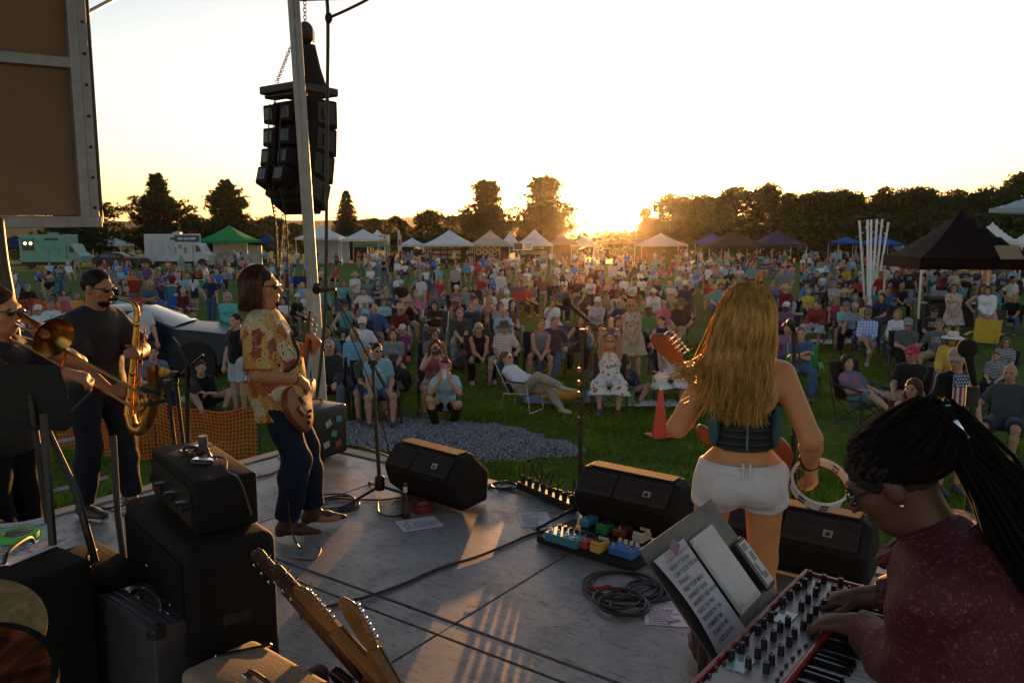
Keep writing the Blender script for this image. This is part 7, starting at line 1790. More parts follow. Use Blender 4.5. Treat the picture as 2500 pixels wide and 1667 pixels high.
for k in range(4): MB().sphere(W(bot + Rx @ V3(-.03 + .015 * k,.10 + .02 * k,-.02 + .06 * k)),(.03,.012,.03),10,6).build('key_guard',M_BRASS,sx,True)
# ---- trombone player at the left edge
J = skeleton('stand',lean=2,RH=(.16,.50,1.30),LH=(-.02,.27,1.42),RE=(.9,-.3,-.9),LE=(-1,0,-.6),yaw=-4,pitch=-4,hr=(-.3,.9,-.2),hl=(.3,.5,.7))
J['upr'] = A3(.3,.1,1); J['upl'] = A3(-.8,-.2,.3)
TL = ATD(-36,540,3.95); TL.z = STAGE + .012; TRZ = R(-97)
b = Blob(.03); torso_prims(b,J,-.01,1.05)
for s in 'rl': arm_prims(b,J,s,.004); leg_prims(b,J,s); foot_prims(b,J,s)
hand_prims(b,J['wrr'],J['hr'],J['upr'],-1,.85,r=.0105); hand_prims(b,J['wrl'],J['hl'],J['upl'],1,.95,r=.0105); head_prims(b,J)
trp = obj('person',b.mesh('person',VH,M_SKIN,1),None,'trombone player in sunglasses cut by the left edge','person','band on the stage',None,TL,TRZ,(.46,.21,.11)); trp.scale = (.985,) * 3
obj('shirt',shirt_mesh(J,VH,1.08,False,.80,.08,.02,mat('charcoal_shirt')),trp)
obj('trousers',pants_mesh(J,VH,1.0,1.95,M_DENIM,.016,'trousers',.012),trp,color=(.01,.01,.012))
for s in 'rl':
 b = Blob(.015); foot_prims(b,J,s,inf=.010); b.cut(A3(0,0,J['an' + s][2] - .088),(0,0,-1)); obj('shoe',b.mesh('shoe',.010,M_SHOE,1),trp,color=(.02,.02,.02))
headbit('hair',hair_mesh('short'),trp,J,(.10,.035,.015)); headbit('sunglasses',shades_mesh(),trp,J); headbit('lips',face_bits()[2],trp,J)
MB().tube([Vector(J['wrr'] + (J['elr'] - J['wrr']) * .16) + (Vector(J['hr']).to_track_quat('Z','Y').to_matrix() @ Vector((.036 * math.cos(a),.036 * math.sin(a),0))) for a in np.linspace(0,6.283,14)[:-1]],.009,5,True).build('wristband',mat('orange_band'),trp,True)
Rt = rotz(TRZ); m0 = TL + (Rt @ Vector(J['hd'] + J['H'] @ A3(0,.12,-.06))) * .985
tbn = thing('trombone','brass slide trombone stretched across the front of the saxophone player','trombone',m0)
E1 = ATD(338,912,3.72) - m0; dr = E1.normalized(); upd = V3(0,0,1); upd = (upd - dr * upd.dot(dr)).normalized(); latd = dr.cross(upd)
o0 = V3(0,0,0); Ls_ = E1.length
s1 = [dr * .03,dr * (Ls_ - .035)]; s2 = [dr * .10 - upd * .085,dr * (Ls_ - .035) - upd * .085]
MB().lathe([(.014,-.02),(.013,0),(.006,.03),(.006,.05)],o0,frame(None,upd,dr),14).build('mouthpiece',M_CHROME,tbn,True)
MB().tube([s1[0],s1[1]],.0072,10).build('upper_slide',M_BRASS,tbn,True)
MB().tube([s2[0],s2[1]],.0072,10).build('lower_slide',M_BRASS,tbn,True)
MB().tube([s1[1] + dr * (.042 * math.sin(a)) - upd * (.0425 - .0425 * math.cos(a)) for a in np.linspace(0,math.pi,12)],.0085,10).build('slide_bow',M_BRASS,tbn,True)
MB().cyl(dr * .12,dr * .12 - upd * .085,.006,n=8).build('hand_brace',M_BRASS,tbn,True)
MB().cyl(dr * .30,dr * .30 - upd * .085,.006,n=8).build('slide_brace',M_BRASS,tbn,True)
bd = (dr * .94 + upd * .20).normalized(); b0 = upd * .035 - dr * .25 - latd * .06; b1 = ATD(124,776,3.78) - m0
bpts = [b0.lerp(b1,k / 14) for k in range(15)]; MB().tube(bpts,[.009 + .012 * (k / 14) + .078 * max(0,(k / 14 - .5) / .5) ** 3.2 for k in range(15)],24,cap=False).build('bell',M_BRASS,tbn,True)
MB().tube([b0,b0 - dr * .03 - upd * .05,dr * -.05 - upd * .10,dr * .10 - upd * .085],.009,10).build('tuning_slide',M_BRASS,tbn,True)
MB().cyl(b0.lerp(b1,.45),dr * .16,.005,n=8).build('bell_brace',M_BRASS,tbn,True)
# ---- keyboard player at the right
J = skeleton('stand',lean=21,pel=(0,-.28,.95),RH=(.20,.42,1.0),LH=(-.02,.40,1.02),RE=(.8,-.5,-.5),LE=(-.9,-.7,-.4),pitch=-35,yaw=4,RF=(.12,-.3,.09),LF=(-.12,-.2,.09),hr=(-.1,.9,-.25),hl=(.1,.95,-.2),sw=.165)
J['upr'] = A3(0,.2,1); J['upl'] = A3(0,.2,1)
KRZ = R(54.5); Rk = rotz(KRZ); KS = 1.0
hw_ = ATD(2054,1098,1.66); KS = (hw_.z - STAGE - .012) / J['hd'][2]; KL = hw_ - (Rk @ Vector(J['hd'])) * KS; KL.z = STAGE + .012
_kl = lambda w: (Rk.inverted() @ (w - KL)) / KS
J = skeleton('stand',lean=21,pel=(0,-.28,.95),RH=_kl(SD(1990,1372,2.045)),LH=_kl(SD(1972,1436,2.055)),RE=(.8,-.5,-.5),LE=(-.9,-.7,-.4),pitch=-35,yaw=4,RF=(.12,-.3,.09),LF=(-.12,-.2,.09),hr=(-.1,.9,-.25),hl=(.1,.95,-.2),sw=.165); J['upr'] = A3(0,.2,1); J['upl'] = A3(0,.2,1)
b = Blob(.03); torso_prims(b,J,-.01,1.1)
for s in 'rl': arm_prims(b,J,s,.004); leg_prims(b,J,s); foot_prims(b,J,s)
hand_prims(b,J['wrr'],J['hr'],J['upr'],-1,.45,r=.010); hand_prims(b,J['wrl'],J['hl'],J['upl'],1,.45,r=.010); head_prims(b,J)
keyp = obj('person',b.mesh('person',VH,M_SKIN,1),None,'keyboard player with tied back locs and burgundy patterned shirt','person','band on the stage',None,KL,KRZ,(.10,.045,.028)); keyp.scale = (KS,) * 3
b = Blob(.04); torso_prims(b,J,.022,1.16)
for s in 'rl': arm_prims(b,J,s,.022,1.86,True,1.4)
b.seg(J['pel'] + J['t'] * .1,J['pel'] - A3(0,0,.14),.17,.185,flat=True,k=.05)
b.ell(J['neck'] + J['t'] * .06 + J['f'] * .03,(.068,.075,.05),k=.01,op='-')
sh = obj('shirt',b.mesh('shirt',.011,M_PAIS,1,noise_amp=.005,noise_scale=16),keyp)
MB().tube(spline([J['neck'] + A3(-.07,-.02,.005),J['neck'] + A3(-.06,.06,-.03),J['neck'] + A3(0,.11,-.08),J['neck'] + A3(.06,.06,-.03),J['neck'] + A3(.07,-.02,.005),J['neck'] + A3(0,-.075,.03),J['neck'] + A3(-.07,-.02,.005)],5),.021,8).build('collar',M_PAIS,sh,True)
obj('trousers',pants_mesh(J,.012,1.05,1.95,M_DENIM,.016,'trousers',.012),keyp,color=(.012,.012,.016))
for s in 'rl':
 b = Blob(.015); foot_prims(b,J,s,inf=.010); b.cut(A3(0,0,J['an' + s][2] - .088),(0,0,-1)); obj('shoe',b.mesh('shoe',.010,M_SHOE,1),keyp,color=(.02,.02,.02))
M_LOC = m_strand('black_locs',(.004,.003,.003),(.010,.006,.005),.04); M_LOC.node_tree.nodes['Principled BSDF'].inputs['Roughness'].default_value = .85; M_LOC.node_tree.nodes['Principled BSDF'].inputs['Specular IOR Level'].default_value = .12
r_ = np.random.RandomState(3); N = 1100; d = r_.normal(size=(N * 2,3)); d /= np.linalg.norm(d,axis=1)[:,None]; d = d[(d[:,1] < .62) & (d[:,2] > -.35 + .5 * d[:,1])][:N]; N = len(d)
root = d * A3(.084,.106,.098) + A3(0,-.016,.034); tie = np.tile(A3(0,-.165,.055),(N,1)) + r_.normal(0,.014,(N,3))
c1 = root * .55 + tie * .45 + d * .030; hw = lambda a: J['hd'] + a @ J['H'].T
k3 = tie + r_.normal(0,.02,(N,3)) + A3(0,-.07,-.02)
dn = J['hd'] + J['H'] @ A3(0,-.26,0)
e1 = np.stack([r_.normal(0,.032,N),J['hd'][1] - .30 + r_.normal(0,.03,N),J['hd'][2] - .12 + r_.normal(0,.02,N)],1)
e2 = np.stack([r_.normal(.0,.045,N),J['hd'][1] - .40 + r_.normal(0,.035,N),J['hd'][2] - .42 + r_.normal(0,.03,N)],1)
e3 = np.stack([r_.normal(.0,.05,N),J['hd'][1] - .42 + r_.normal(0,.04,N),J['hd'][2] - .72 + r_.normal(0,.05,N)],1)
obj('locs',strands('locs',hw(root),[hw(c1),hw(tie),e1,e2,e3],.0085,M_LOC,12,4),keyp)
cap = Blob(.02).ell((0,-.020,.038),(.090,.110,.100)).ell((0,-.14,.05),(.045,.05,.045)).ell((0,.098,-.04),(.07,.075,.09),k=.012,op='-'); cap.cut((0,0,-.05),(0,.55,-1))
headbit('scalp_hair',cap.mesh('scalp_hair',.009,mat('black_hair',(.010,.007,.006),.8,bump=.9,fine=90,bdist=.01),1,noise_amp=.002,noise_scale=90),keyp,J)
headbit('glasses',spec_mesh(),keyp,J); headbit('lips',face_bits()[2],keyp,J); headbit('eyebrow',face_bits()[1][0],keyp,J,(.01,.01,.01))
for sx_ in (-1,1): headbit('earring',MB().sphere((sx_ * .088,-.002,-.045),.006,8,6).mesh('earring',M_CHROME,True),keyp,J)
headbit('hair_tie',MB().tube([(.045 * math.cos(a),-.185,.05 + .045 * math.sin(a)) for a in np.linspace(0,6.283,16)[:-1]],.010,6,True).mesh('hair_tie',M_CHROME,True),keyp,J)
# ------------------------------------------------------------------ stage gear
M_STEEL = mat('galvanised',(.34,.36,.38),.5,.55,var=.45,scale=9,bump=.25)
M_TOLEX = mat('tolex',(.010,.009,.009),.8,bump=.5,fine=160,bdist=.002,spec=.18)
M_GRILLE = mat('grille_cloth',(.012,.011,.011),.9,spec=.1,bump=.8,fine=220,bdist=.003)
def m_perf():
 m,nt,p,out = _nt('perforated_grille'); co = _co(nt,'Object',(1,1,1)); v = nt.nodes.new('ShaderNodeTexVoronoi'); v.inputs['Scale'].default_value = 150; v.inputs['Randomness'].default_value = 0
 nt.links.new(co,v.inputs['Vector']); c = _ramp(nt,v.outputs['Distance'],[(.25,(.003,.003,.003)),(.4,(.035,.033,.033))]); nt.links.new(c,p.inputs['Base Color']); p.inputs['Roughness'].default_value = .85; p.inputs['Specular IOR Level'].default_value = .15
 _bump(nt,p,v.outputs['Distance'],.5,.003); return m
M_PERF = m_perf()
def at_uv(t_u,t_v,z=0): return UV(t_u,t_v,STAGE + z)
# ---- wing panel, upper left
pz = -TH - R(90)
pn = thing('stage_wing_panel','brown board panel in a riveted metal frame hanging at upper left','panel',ATD(222,512,5.5))
px_ = -VX; B = lambda a,z,n=0: px_ * a + V3(0,0,z) + UX * n
PF = frame(px_,UX * -1 if False else None,ZX)
def pbox(a0,a1,z0,z1,n0,n1,nm,mt,bev=.004,tilt=0):
 M = Matrix.Identity(4); m = MB()
 P = [px_ * a + ZX * (z - tilt * a) + UX * n for n in (n0,n1) for a,z in ((a0,z0),(a1,z0),(a1,z1),(a0,z1))]
 m.add(P,[(0,1,2,3),(7,6,5,4),(0,4,5,1),(1,5,6,2),(2,6,7,3),(3,7,4,0)]); return m.build(nm,mt,pn,bevel=bev)
M_BOARD = mat('hardboard',(.24,.155,.095),.8,var=.4,scale=1.6,bump=.35,fine=160,bdist=.003)
pbox(.05,2.6,.05,2.6,.0,.03,'board',M_BOARD,tilt=.02)
pbox(.075,.135,.02,2.6,.03,.075,'inner_stile',M_STEEL)
pbox(.0,.065,.0,2.6,-.02,.05,'outer_stile',M_STEEL)
pbox(-.035,-.002,.0,2.6,-.02,.03,'edge_rail',mat('dark_rail',(.05,.045,.05),.5,.4))
pbox(.0,2.6,-.03,.045,.032,.08,'bottom_rail',M_STEEL,tilt=.02)
pbox(.13,2.6,1.00,1.07,.035,.07,'cross_rail',M_STEEL,tilt=.08)
MB().cyl(px_ * 2.4 + ZX * 1.55 + UX * .09,px_ * .8 + ZX * 2.6 + UX * .09,.05,n=10).build('diagonal_brace',mat('dark_rail'),pn,True)
for k in range(13): MB().sphere(px_ * .03 + ZX * (.1 + .2 * k) + UX * .052,.011,8,6).build('rivet',mat('dark_rail'),pn,True)
for k,(a,z,r) in enumerate(((1.12,1.0,8),(.85,.95,28))): MB().box(px_ * a + ZX * (z - .02 * a) + UX * .034,(.05,.05,.004)).build('tape_scrap',mat('tape_dark',(.02,.03,.035),.6),pn)
MB().tube([ATD(188,38,5.6),ATD(270,-6,6.3),ATD(330,-40,6.8)],.018,8).build('stay_rod',M_STEEL,None,True,label='thin metal stay rod leaving the top of the wooden panel',cat='rod')
MB().tube(spline([ATD(-6,500,4.3),ATD(6,600,4.3),ATD(22,690,4.3),ATD(40,820,4.3),ATD(60,1000,4.3)],5),.030,10).build('black_hose',mat('hose',(.02,.015,.014),.45),None,True,label='black ribbed hose hanging at the left edge under the panel',cat='hose')
# ---- mast and roof beam
ms = thing('stage_mast','galvanised square mast leaning beside the hanging speakers','mast',(-1.82,7.6,0))
a,b_ = V3(-.0,0,0),V3(-.19,0,5.75); dz = (b_ - a).normalized(); rm = frame(UX,None,dz)
MB().box((a + b_) / 2,(.088,.088,5.75),rm).build('post',M_STEEL,ms,bevel=.012)
MB().box(a + dz * 1.25,(.102,.102,2.5),rm).build('sleeve',mat('galvanised_light',(.48,.49,.5),.5,.5,var=.4,scale=7),ms,bevel=.012)
MB().box(b_ + V3(.55,.12,-.50),(1.1,.12,.16),rotz(R(-6))).build('head_beam',M_STEEL,ms,bevel=.01)
MB().cyl(a + dz * 2.52 + UX * .08,a + dz * 2.52 - UX * .08,.03,n=10).build('locking_pin',mat('dark_rail'),ms,True)
# ---- line array
la = thing('line_array','stack of black loudspeakers hanging by chains beside the mast','speaker',ATD(700,360,8.4))
def AR(u,v,z): return UX * u * .70 + VX * v * .72 + ZX * z
def abox(u0,u1,v0,v1,z0,z1,nm,mt,par=la,rot=0,piv=(0,0),bev=.012):
 P = []
 for z in (z0,z1):
  for u,v in ((u0,v0),(u1,v0),(u1,v1),(u0,v1)):
   c,s = math.cos(rot),math.sin(rot); vv,zz = v - piv[0],z - piv[1]
   P.append(AR(u,piv[0] + vv * c - zz * s,piv[1] + vv * s + zz * c))
 return MB().add(P,[(3,2,1,0),(4,5,6,7),(0,1,5,4),(1,2,6,5),(2,3,7,6),(3,0,4,7)]).build(nm,mt,par,bevel=bev)
M_CAB = mat('speaker_paint',(.012,.011,.011),.75,bump=.4,fine=90,spec=.2)
abox(-.40,.40,-.45,.33,.60,.68,'fly_frame',mat('frame_black',(.02,.02,.022),.5,.3))
abox(-.36,.36,-.40,-.2,.56,.60,'frame_lip',mat('frame_black'))
zt = .55
for k,rt in enumerate((0,5,12,21)):
 r = R(-rt); piv = (.28 - (.0,.012,.06,.15)[k],zt)
 c = abox(-.42,.42,-.20 - (.0,.012,.06,.15)[k],.28 - (.0,.012,.06,.15)[k],zt - .279,zt - .002,'cabinet',M_CAB,rot=r,piv=piv)
 piv_ = piv
 for uu in (-.27,.10):
  dv = (.0,.012,.06,.15)[k]; q_ = abox(uu - .13,uu + .13,-.40 - dv,-.2 - dv,zt - .235,zt - .05,'amp_module',M_CAB,c,r,piv_)
  abox(uu - .09,uu + .09,-.412 - dv,-.40 - dv,zt - .2,zt - .085,'amp_plate',mat('amp_plate',(.06,.085,.11),.4,.3),c,r,piv_,.002)
 abox(.42,.432,-.10 - dv,.22 - dv,zt - .24,zt - .03,'side_plate',mat('frame_black'),c,r,piv_,.004)
 for vv in (.02,): MB().tube([AR(.445,piv[0] + (vv - piv[0]) * math.cos(r) - (z - piv[1]) * math.sin(r),piv[1] + (vv - piv[0]) * math.sin(r) + (z - piv[1]) * math.cos(r)) for z in (zt - .2,zt - .07)],.014,8).build('handle',mat('handle_grey',(.10,.10,.10),.4),c,True)
 zt -= .285
abox(-.40,.40,-.36,-.06,zt - .03,zt + .02,'base_wedge',M_CAB,rot=R(-26),piv=(-.02,zt))
def chain(pts,n,nm='chain',par=la,r=.018):
 m = MB(); pp = spline(pts,max(2,n // max(1,len(pts) - 1)));
 for i in range(len(pp) - 1):
  a,b = pp[i],pp[i + 1]; d = (b - a); x = d.normalized(); y = x.orthogonal().normalized(); y = y if i % 2 else x.cross(y); c = (a + b) / 2; L = d.length * .68
  m.tube([c + x * (L * math.cos(t)) + y * (r * math.sin(t)) for t in np.linspace(0,6.283,9)[:-1]],.0042,4,True)
 m.build(nm,mat('chain_steel',(.02,.02,.022),.7,.1),par)
chain([ATD(668,108,8.2) - la.location,ATD(636,190,8.2) - la.location],18); chain([ATD(632,225,8.1) - la.location,ATD(628,400,8.1) - la.location,ATD(634,545,8.1) - la.location,ATD(636,660,8.1) - la.location],48)
chain([ATD(655,420,8.1) - la.location,ATD(645,560,8.1) - la.location,ATD(640,650,8.1) - la.location],24)
for xx in (-.20,.05):
 MB().tube(spline([AR(xx,-.42,.5),AR(xx + .03,-.5,.1),AR(xx - .02,-.48,-.3),AR(xx + .02,-.42,-.75),AR(xx - .03,-.40,-1.6)],6),.008,6).build('signal_cable',M_CABLE,la,True)
MB().sphere(ATD(702,78,8.4) - la.location,(.085,.085,.12),14,10).build('chain_hoist',mat('hoist',(.02,.015,.015),.4),la,True)
MB().box(ATD(712,82,8.4) - la.location,(.08,.1,.12)).build('hoist_motor',mat('hoist'),la,bevel=.01)
MB().tube([ATD(702,108,8.4) - la.location,ATD(712,160,8.4) - la.location,ATD(722,205,8.4) - la.location],[.10,.11,.13],14).build('chain_bag',mat('bag_black',(.012,.011,.012),.9,bump=.3),la,True)
chain([ATD(700,-5,8.4) - la.location,ATD(701,62,8.4) - la.location],8)
# ---- black guy rope
rp = thing('guy_rope','black rope hanging straight down beside the mast with a knot on top','rope',ATD(752,480,7.35))
MB().tube([p - rp.location for p in spline([ATD(746,-20,7.35),ATD(753,38,7.35),ATD(751,300,7.35),ATD(748,650,7.3),ATD(738,820,7.25),ATD(716,1000,7.2)],6)],.016,8).build('rope',M_CABLE,rp,True)
MB().sphere(ATD(755,42,7.33) - rp.location,(.035,.035,.05),10,8).build('knot',M_CABLE,rp,True)
MB().tube([p - rp.location for p in spline([ATD(755,42,7.33),ATD(800,22,7.2),ATD(850,-4,7.0),ATD(900,-40,6.8)],6)],.013,8).build('tail',M_CABLE,rp,True)
# ---- floor wedges
def wedge(label,u,v,rz,w=.70):
 t = thing('monitor_wedge',label,'speaker',UV(u,v,STAGE + .001),RZ_STAGE + rz,'stage monitors along the front edge')
 prof = [(-.20,.10),(-.245,.24),(-.12,.40),(.02,.405),(.19,.24),(.17,.02),(-.08,.0)]     # (y, z): grille faces the band (-y) and up
 def pr(s): return [V3(s[0] * w / 2 * s[1],y * s[1],.2 + (z - .2) * s[1]) for y,z in prof]
 rings = [(-1,.80),(-.93,.97),(-.9,1.0),(.9,1.0),(.93,.97),(1,.80)]
 vs = []; fs = []; n = len(prof)
 for s,k in rings: vs += [V3(s * w / 2,y * k,.2 + (z - .2) * k) for y,z in prof]
 zmin = min(p.z for p in vs)
 for i in range(len(rings) - 1): fs += [(i * n + k,i * n + (k + 1) % n,(i + 1) * n + (k + 1) % n,(i + 1) * n + k) for k in range(n)]
 fs += [tuple(range(n - 1,-1,-1)),tuple(range((len(rings) - 1) * n,len(rings) * n))]
 MB().add(vs,fs).build('cabinet',M_CAB,t,bevel=.012,seg=2)
 d = V3(0,.125,.16); nn = V3(0,-.79,.62)
 e0,e1 = V3(0,-.243,.262),V3(0,-.132,.388)
 for (a0,a1) in ((-w * .44,-.06),(-.05,w * .44)):
  MB().add([V3(a0,e0.y,e0.z) + nn * .012,V3(a1,e0.y,e0.z) + nn * .012,V3(a1,e1.y,e1.z) + nn * .012,V3(a0,e1.y,e1.z) + nn * .012,V3(a0,e0.y,e0.z),V3(a1,e0.y,e0.z),V3(a1,e1.y,e1.z),V3(a0,e1.y,e1.z)],[(0,1,2,3),(0,4,5,1),(1,5,6,2),(2,6,7,3),(3,7,4,0)]).build('grille',M_PERF,t,bevel=.003)
 MB().box((0,-.05,.408),(w * .84,.12,.012)).build('top_grille',M_PERF,t,bevel=.003)
 MB().box((0,-.20,.165),(w * .84,.012,.10),Euler((R(18),0,0)).to_matrix()).build('lower_grille',M_PERF,t,bevel=.003)
 c = V3(w * .24,-.195,.335) + nn * .0
 MB().box(V3(w * .24,-.203,.326),(.05,.006,.04),frame(V3(1,0,0),None,V3(0,.66,.75))).build('badge',mat('badge_silver',(.5,.5,.5),.4,.5),t)
 MB().box(V3(w * .24,-.207,.326),(.022,.006,.022),frame(V3(1,0,0),None,V3(0,.66,.75))).build('badge_mark',M_BLK,t)
 MB().box((w * .47,.05,.22),(.02,.14,.05)).build('handle_recess',M_BLK,t,bevel=.01)
 return t
wedge('stage monitor left of the centre microphone with bottle and tape roll behind it',-3.78,4.36,R(-6),.72)
wedge('stage monitor right of the centre microphone behind the effect pedals',-2.30,4.66,R(-2),.74)
wedge('stage monitor at the right behind the legs of the singer',-1.22,4.62,R(1),.80)
# ---- microphones and stands
def mic(t,head,tail,r=.026,foam=False):
 h,e = head,tail; d = (e - h).normalized()
 MB().sphere(h,r * (1.25 if foam else 1),16,12).build('mic_head',mat('foam_black',(.010,.009,.009),.95,bump=1,fine=140,bdist=.006) if foam else mat('mic_mesh',(.05,.05,.05),.5,.6,bump=.8,fine=200),t,True)
 MB().cyl(h + d * r * .6,e,r * .62,r * .42,14).build('mic_handle',M_BLK,t,True)
def stand(label,base,top,boom=None,mic_h=None,mic_t=None,legs=(20,140,262),foam=False,cable=None,flat=False,L=.32):
 t = thing('microphone_stand',label,'stand',base); o = base
 MB().cyl(V3(0,0,.10),top - o,.0115,n=10).build('pole',M_BLK,t,True)
 MB().cyl(V3(0,0,.10),(top - o) * .55,.0155,n=10).build('lower_pole',M_BLK,t,True)
 if flat: MB().lathe([(0,0),(.13,0),(.13,.012),(.03,.035),(0,.04)],n=24).build('round_base',M_BLK,t,True)
 else:
  MB().lathe([(0,.07),(.035,.07),(.04,.10),(.035,.17),(.018,.18),(0,.18)],n=14).build('hub',M_BLK,t,True)
  for a in legs:
   e = V3(math.cos(R(a)) * L,math.sin(R(a)) * L,.012); MB().cyl(V3(0,0,.10),e,.011,n=8).build('leg',M_BLK,t,True)
   MB().sphere(e,.017,8,6).build('rubber_foot',M_BLK,t,True)
 MB().cyl((top - o) - V3(0,0,.05),(top - o) + V3(0,0,.02),.02,n=12).build('clutch',M_BLK,t,True)
 if boom:
  a,b = boom; MB().cyl(a - o,b - o,.008,n=8).build('boom',mat('boom_metal',(.05,.04,.04),.3,.6),t,True); MB().cyl(a - o,a - o + (b - a) * .16,.014,n=8).build('counterweight',M_BLK,t,True)
  MB().cyl(top - o - UX * .03,top - o + UX * .03,.022,n=12).build('boom_clamp',M_BLK,t,True)
 if mic_h is not None:
  m_ = thing('microphone','microphone on the ' + label.split(' with ')[0].replace('black ',''),'microphone',mic_h); mic(m_,V3(0,0,0),mic_t - mic_h,foam=foam)
 if cable: MB().tube([p - o for p in spline(cable,6)],.005,6).build('cable',M_CABLE,t,True)
 return t
b1 = SD(873,1145)
stand('tripod boom stand left of the monitors with a slanting arm',b1,ATD(856,832,5.86),(ATD(885,888,5.86),ATD(768,676,5.86)),ATD(727,666,5.86),ATD(772,664,5.86),(-12,112,228),True,[ATD(768,672,5.85),ATD(800,760,5.84),ATD(850,880,5.84),ATD(885,1000,5.84),ATD(905,1090,5.9),SD(925,1120),SD(900,1160)],L=.36)
b2 = SD(1331,1192)
stand('tripod stand at the centre with the nearest microphone',b2,ATD(1337,762,5.36),None,ATD(1302,694,5.30),ATD(1352,738,5.42),(-25,100,215),True,[ATD(1352,738,5.42),ATD(1368,770,5.42),ATD(1350,850,5.40),ATD(1335,1000,5.37),ATD(1346,1100,5.37),ATD(1400,1190,5.2),SD(1425,1215)],L=.36)
for k,(yy,col) in enumerate(((850,(.6,.25,.1)),(880,(.5,.12,.05)),(905,(.45,.2,.1)))): MB().box(ATD(1331,yy,5.34) - V3(0,0,0),(.03,.03,.035)).build('stand_clip',mat('clip_copper',(.30,.12,.05),.4,.5),None,label=['upper','middle','lower'][k] + ' copper clip on the centre microphone stand',cat='clip',group='clips on the centre stand',bevel=.004)
b3 = SD(1822,1262)
stand('straight stand just right of the singer with a far microphone',b3,ATD(1824,770,4.75),None,ATD(1816,742,4.66),ATD(1828,770,4.78),(30,150,270),False,[ATD(1830,772,4.75),ATD(1838,850,4.75),ATD(1835,1050,4.75),SD(1838,1262)])
b4 = ATD(2258,1060,2.62); b4.z = STAGE
stand('stand behind the keyboard player with a big foam microphone',b4,ATD(2234,900,2.62),None,ATD(2222,800,2.60),ATD(2238,882,2.64),(30,150,270),True,None)
# left: music stands and clip stands
def music_stand(label,c,rz,tilt,base,w=.48,h=.32,lip=True):
 t = thing('music_stand',label,'music stand',base); o = base
 M = Euler((R(tilt),0,rz)).to_matrix()
 MB().box(c - o,(w,.006,h),M).build('desk',M_MAT,t,bevel=.002)
 if lip: MB().box(c - o + M @ V3(0,-.03,-h / 2),(w,.06,.006),M).build('lip',M_MAT,t)
 MB().cyl(V3(0,0,.05),c - o,.014,n=10).build('pole',M_BLK,t,True)
 for a in (20,140,260): MB().tube([V3(0,0,.22),V3(math.cos(R(a)) * .18,math.sin(R(a)) * .18,.06),V3(math.cos(R(a)) * .27,math.sin(R(a)) * .27,.01)],.009,6).build('leg',M_BLK,t,True)
 return t
bs = ATD(78,540,3.3); bs.z = STAGE
music_stand('black music desk in front of the trombone player',ATD(70,905,3.3),R(-8),14,bs,.34,.27)
bs = ATD(395,540,4.9); bs.z = STAGE
music_stand('music stand seen edge on beside the saxophone bell',ATD(430,832,4.9),R(-62),22,bs,.46,.30)
for k,(xd,ytop,ybot,dep) in enumerate(((384,880,1240,4.7),(402,860,1220,5.0))):
 bb = ATD(xd + 4,540,dep); bb.z = STAGE
 stand(['clip stand','second clip stand'][k] + (' with small lamps left of the bass player' if k == 0 else ' just right of the first one'),bb,ATD(xd,ytop,dep),(ATD(xd - 20,ytop + 30,dep),ATD(xd + (65 if k else -25),ytop - 45,dep)),ATD(xd - 55,ytop + 15 + 50 * k,dep - .1),ATD(xd - 20,ytop + 20 + 40 * k,dep - .05),(10,130,250))
for k,(pts,lb) in enumerate((((ATD(205,900,3.6),ATD(110,990,3.4),ATD(175,1130,3.3),ATD(222,1300,3.3)),'bent black boom arm crossing low in front of the saxophone player'),((ATD(100,950,3.2),ATD(112,1120,3.15),ATD(122,1260,3.1)),'thin black upright tube before the trombone player'),((ATD(260,1000,3.9),ATD(270,1180,3.8),ATD(290,1330,3.7)),'black upright stand tube before the legs of the saxophone player'))):
 MB().tube(list(pts),.016,8).build('stand_tube',M_BLK,None,True,label=lb,cat='stand')
# ---- amplifiers and cases at lower left (u, v, z boxes)
def case(name,label,cat,u0,u1,v0,v1,z0,z1,mt,rz=0,bev=.02,seg=3):
 c = UV((u0 + u1) / 2,(v0 + v1) / 2,STAGE + z0); t = thing(name,label,cat,c,RZ_STAGE + rz)
 MB().box((0,0,(z1 - z0) / 2),(u1 - u0,v1 - v0,z1 - z0)).build('shell',mt,t,True,bevel=bev,seg=seg); return t,(u1 - u0),(v1 - v0),(z1 - z0)
def strap_handle(t,x,y,z,L=.2,ang=0,hgt=.035,mt=None):
 M = rotz(ang); P = [V3(x,y,z) + M @ V3(a,0,hh) for a,hh in ((-L / 2,.004),(-L * .38,hgt),(0,hgt * 1.25),(L * .38,hgt),(L / 2,.004))]
 MB().tube(spline(P,4),.0085,8).build('handle',mt or mat('handle_leather',(.02,.014,.012),.5),t,True)
 for s in (-1,1): MB().box(V3(x,y,z + .005) + M @ V3(s * L / 2,0,0),(.035,.03,.01),M).build('handle_cap',M_CHROME,t,bevel=.003)
t,w,d_,h = case('amp_cabinet','tall black bass cabinet with rounded corners under the amp head','amplifier',-3.42,-2.58,1.70,2.06,0.005,.775,M_TOLEX,R(-14),.045,4)
MB().box((0,-d_ / 2 - .004,h / 2),(w - .1,.012,h - .12)).build('grille',M_GRILLE,t,bevel=.003)
for sx in (-1,1):
 MB().box((sx * (w / 2 + .003),0,h * .6),(.012,.12,.05)).build('side_handle',M_BLK,t,bevel=.008)
for k in range(8): MB().sphere((-.34 + .095 * k,-d_ / 2 - .012,.09 + .55 * ((k * 5) % 8) / 8),.006,8,6).build('screw',M_CHROME,t,True)
t,w,d_,h = case('bass_amplifier','black amplifier head with controls and a coiled strap on top','amplifier',-3.34,-2.68,1.80,2.05,.785,1.0,M_TOLEX,R(-17),.014)
MB().box((0,-d_ / 2 - .004,h / 2),(w - .06,.01,h - .07)).build('front_panel',mat('amp_panel',(.02,.018,.018),.4,.3),t)
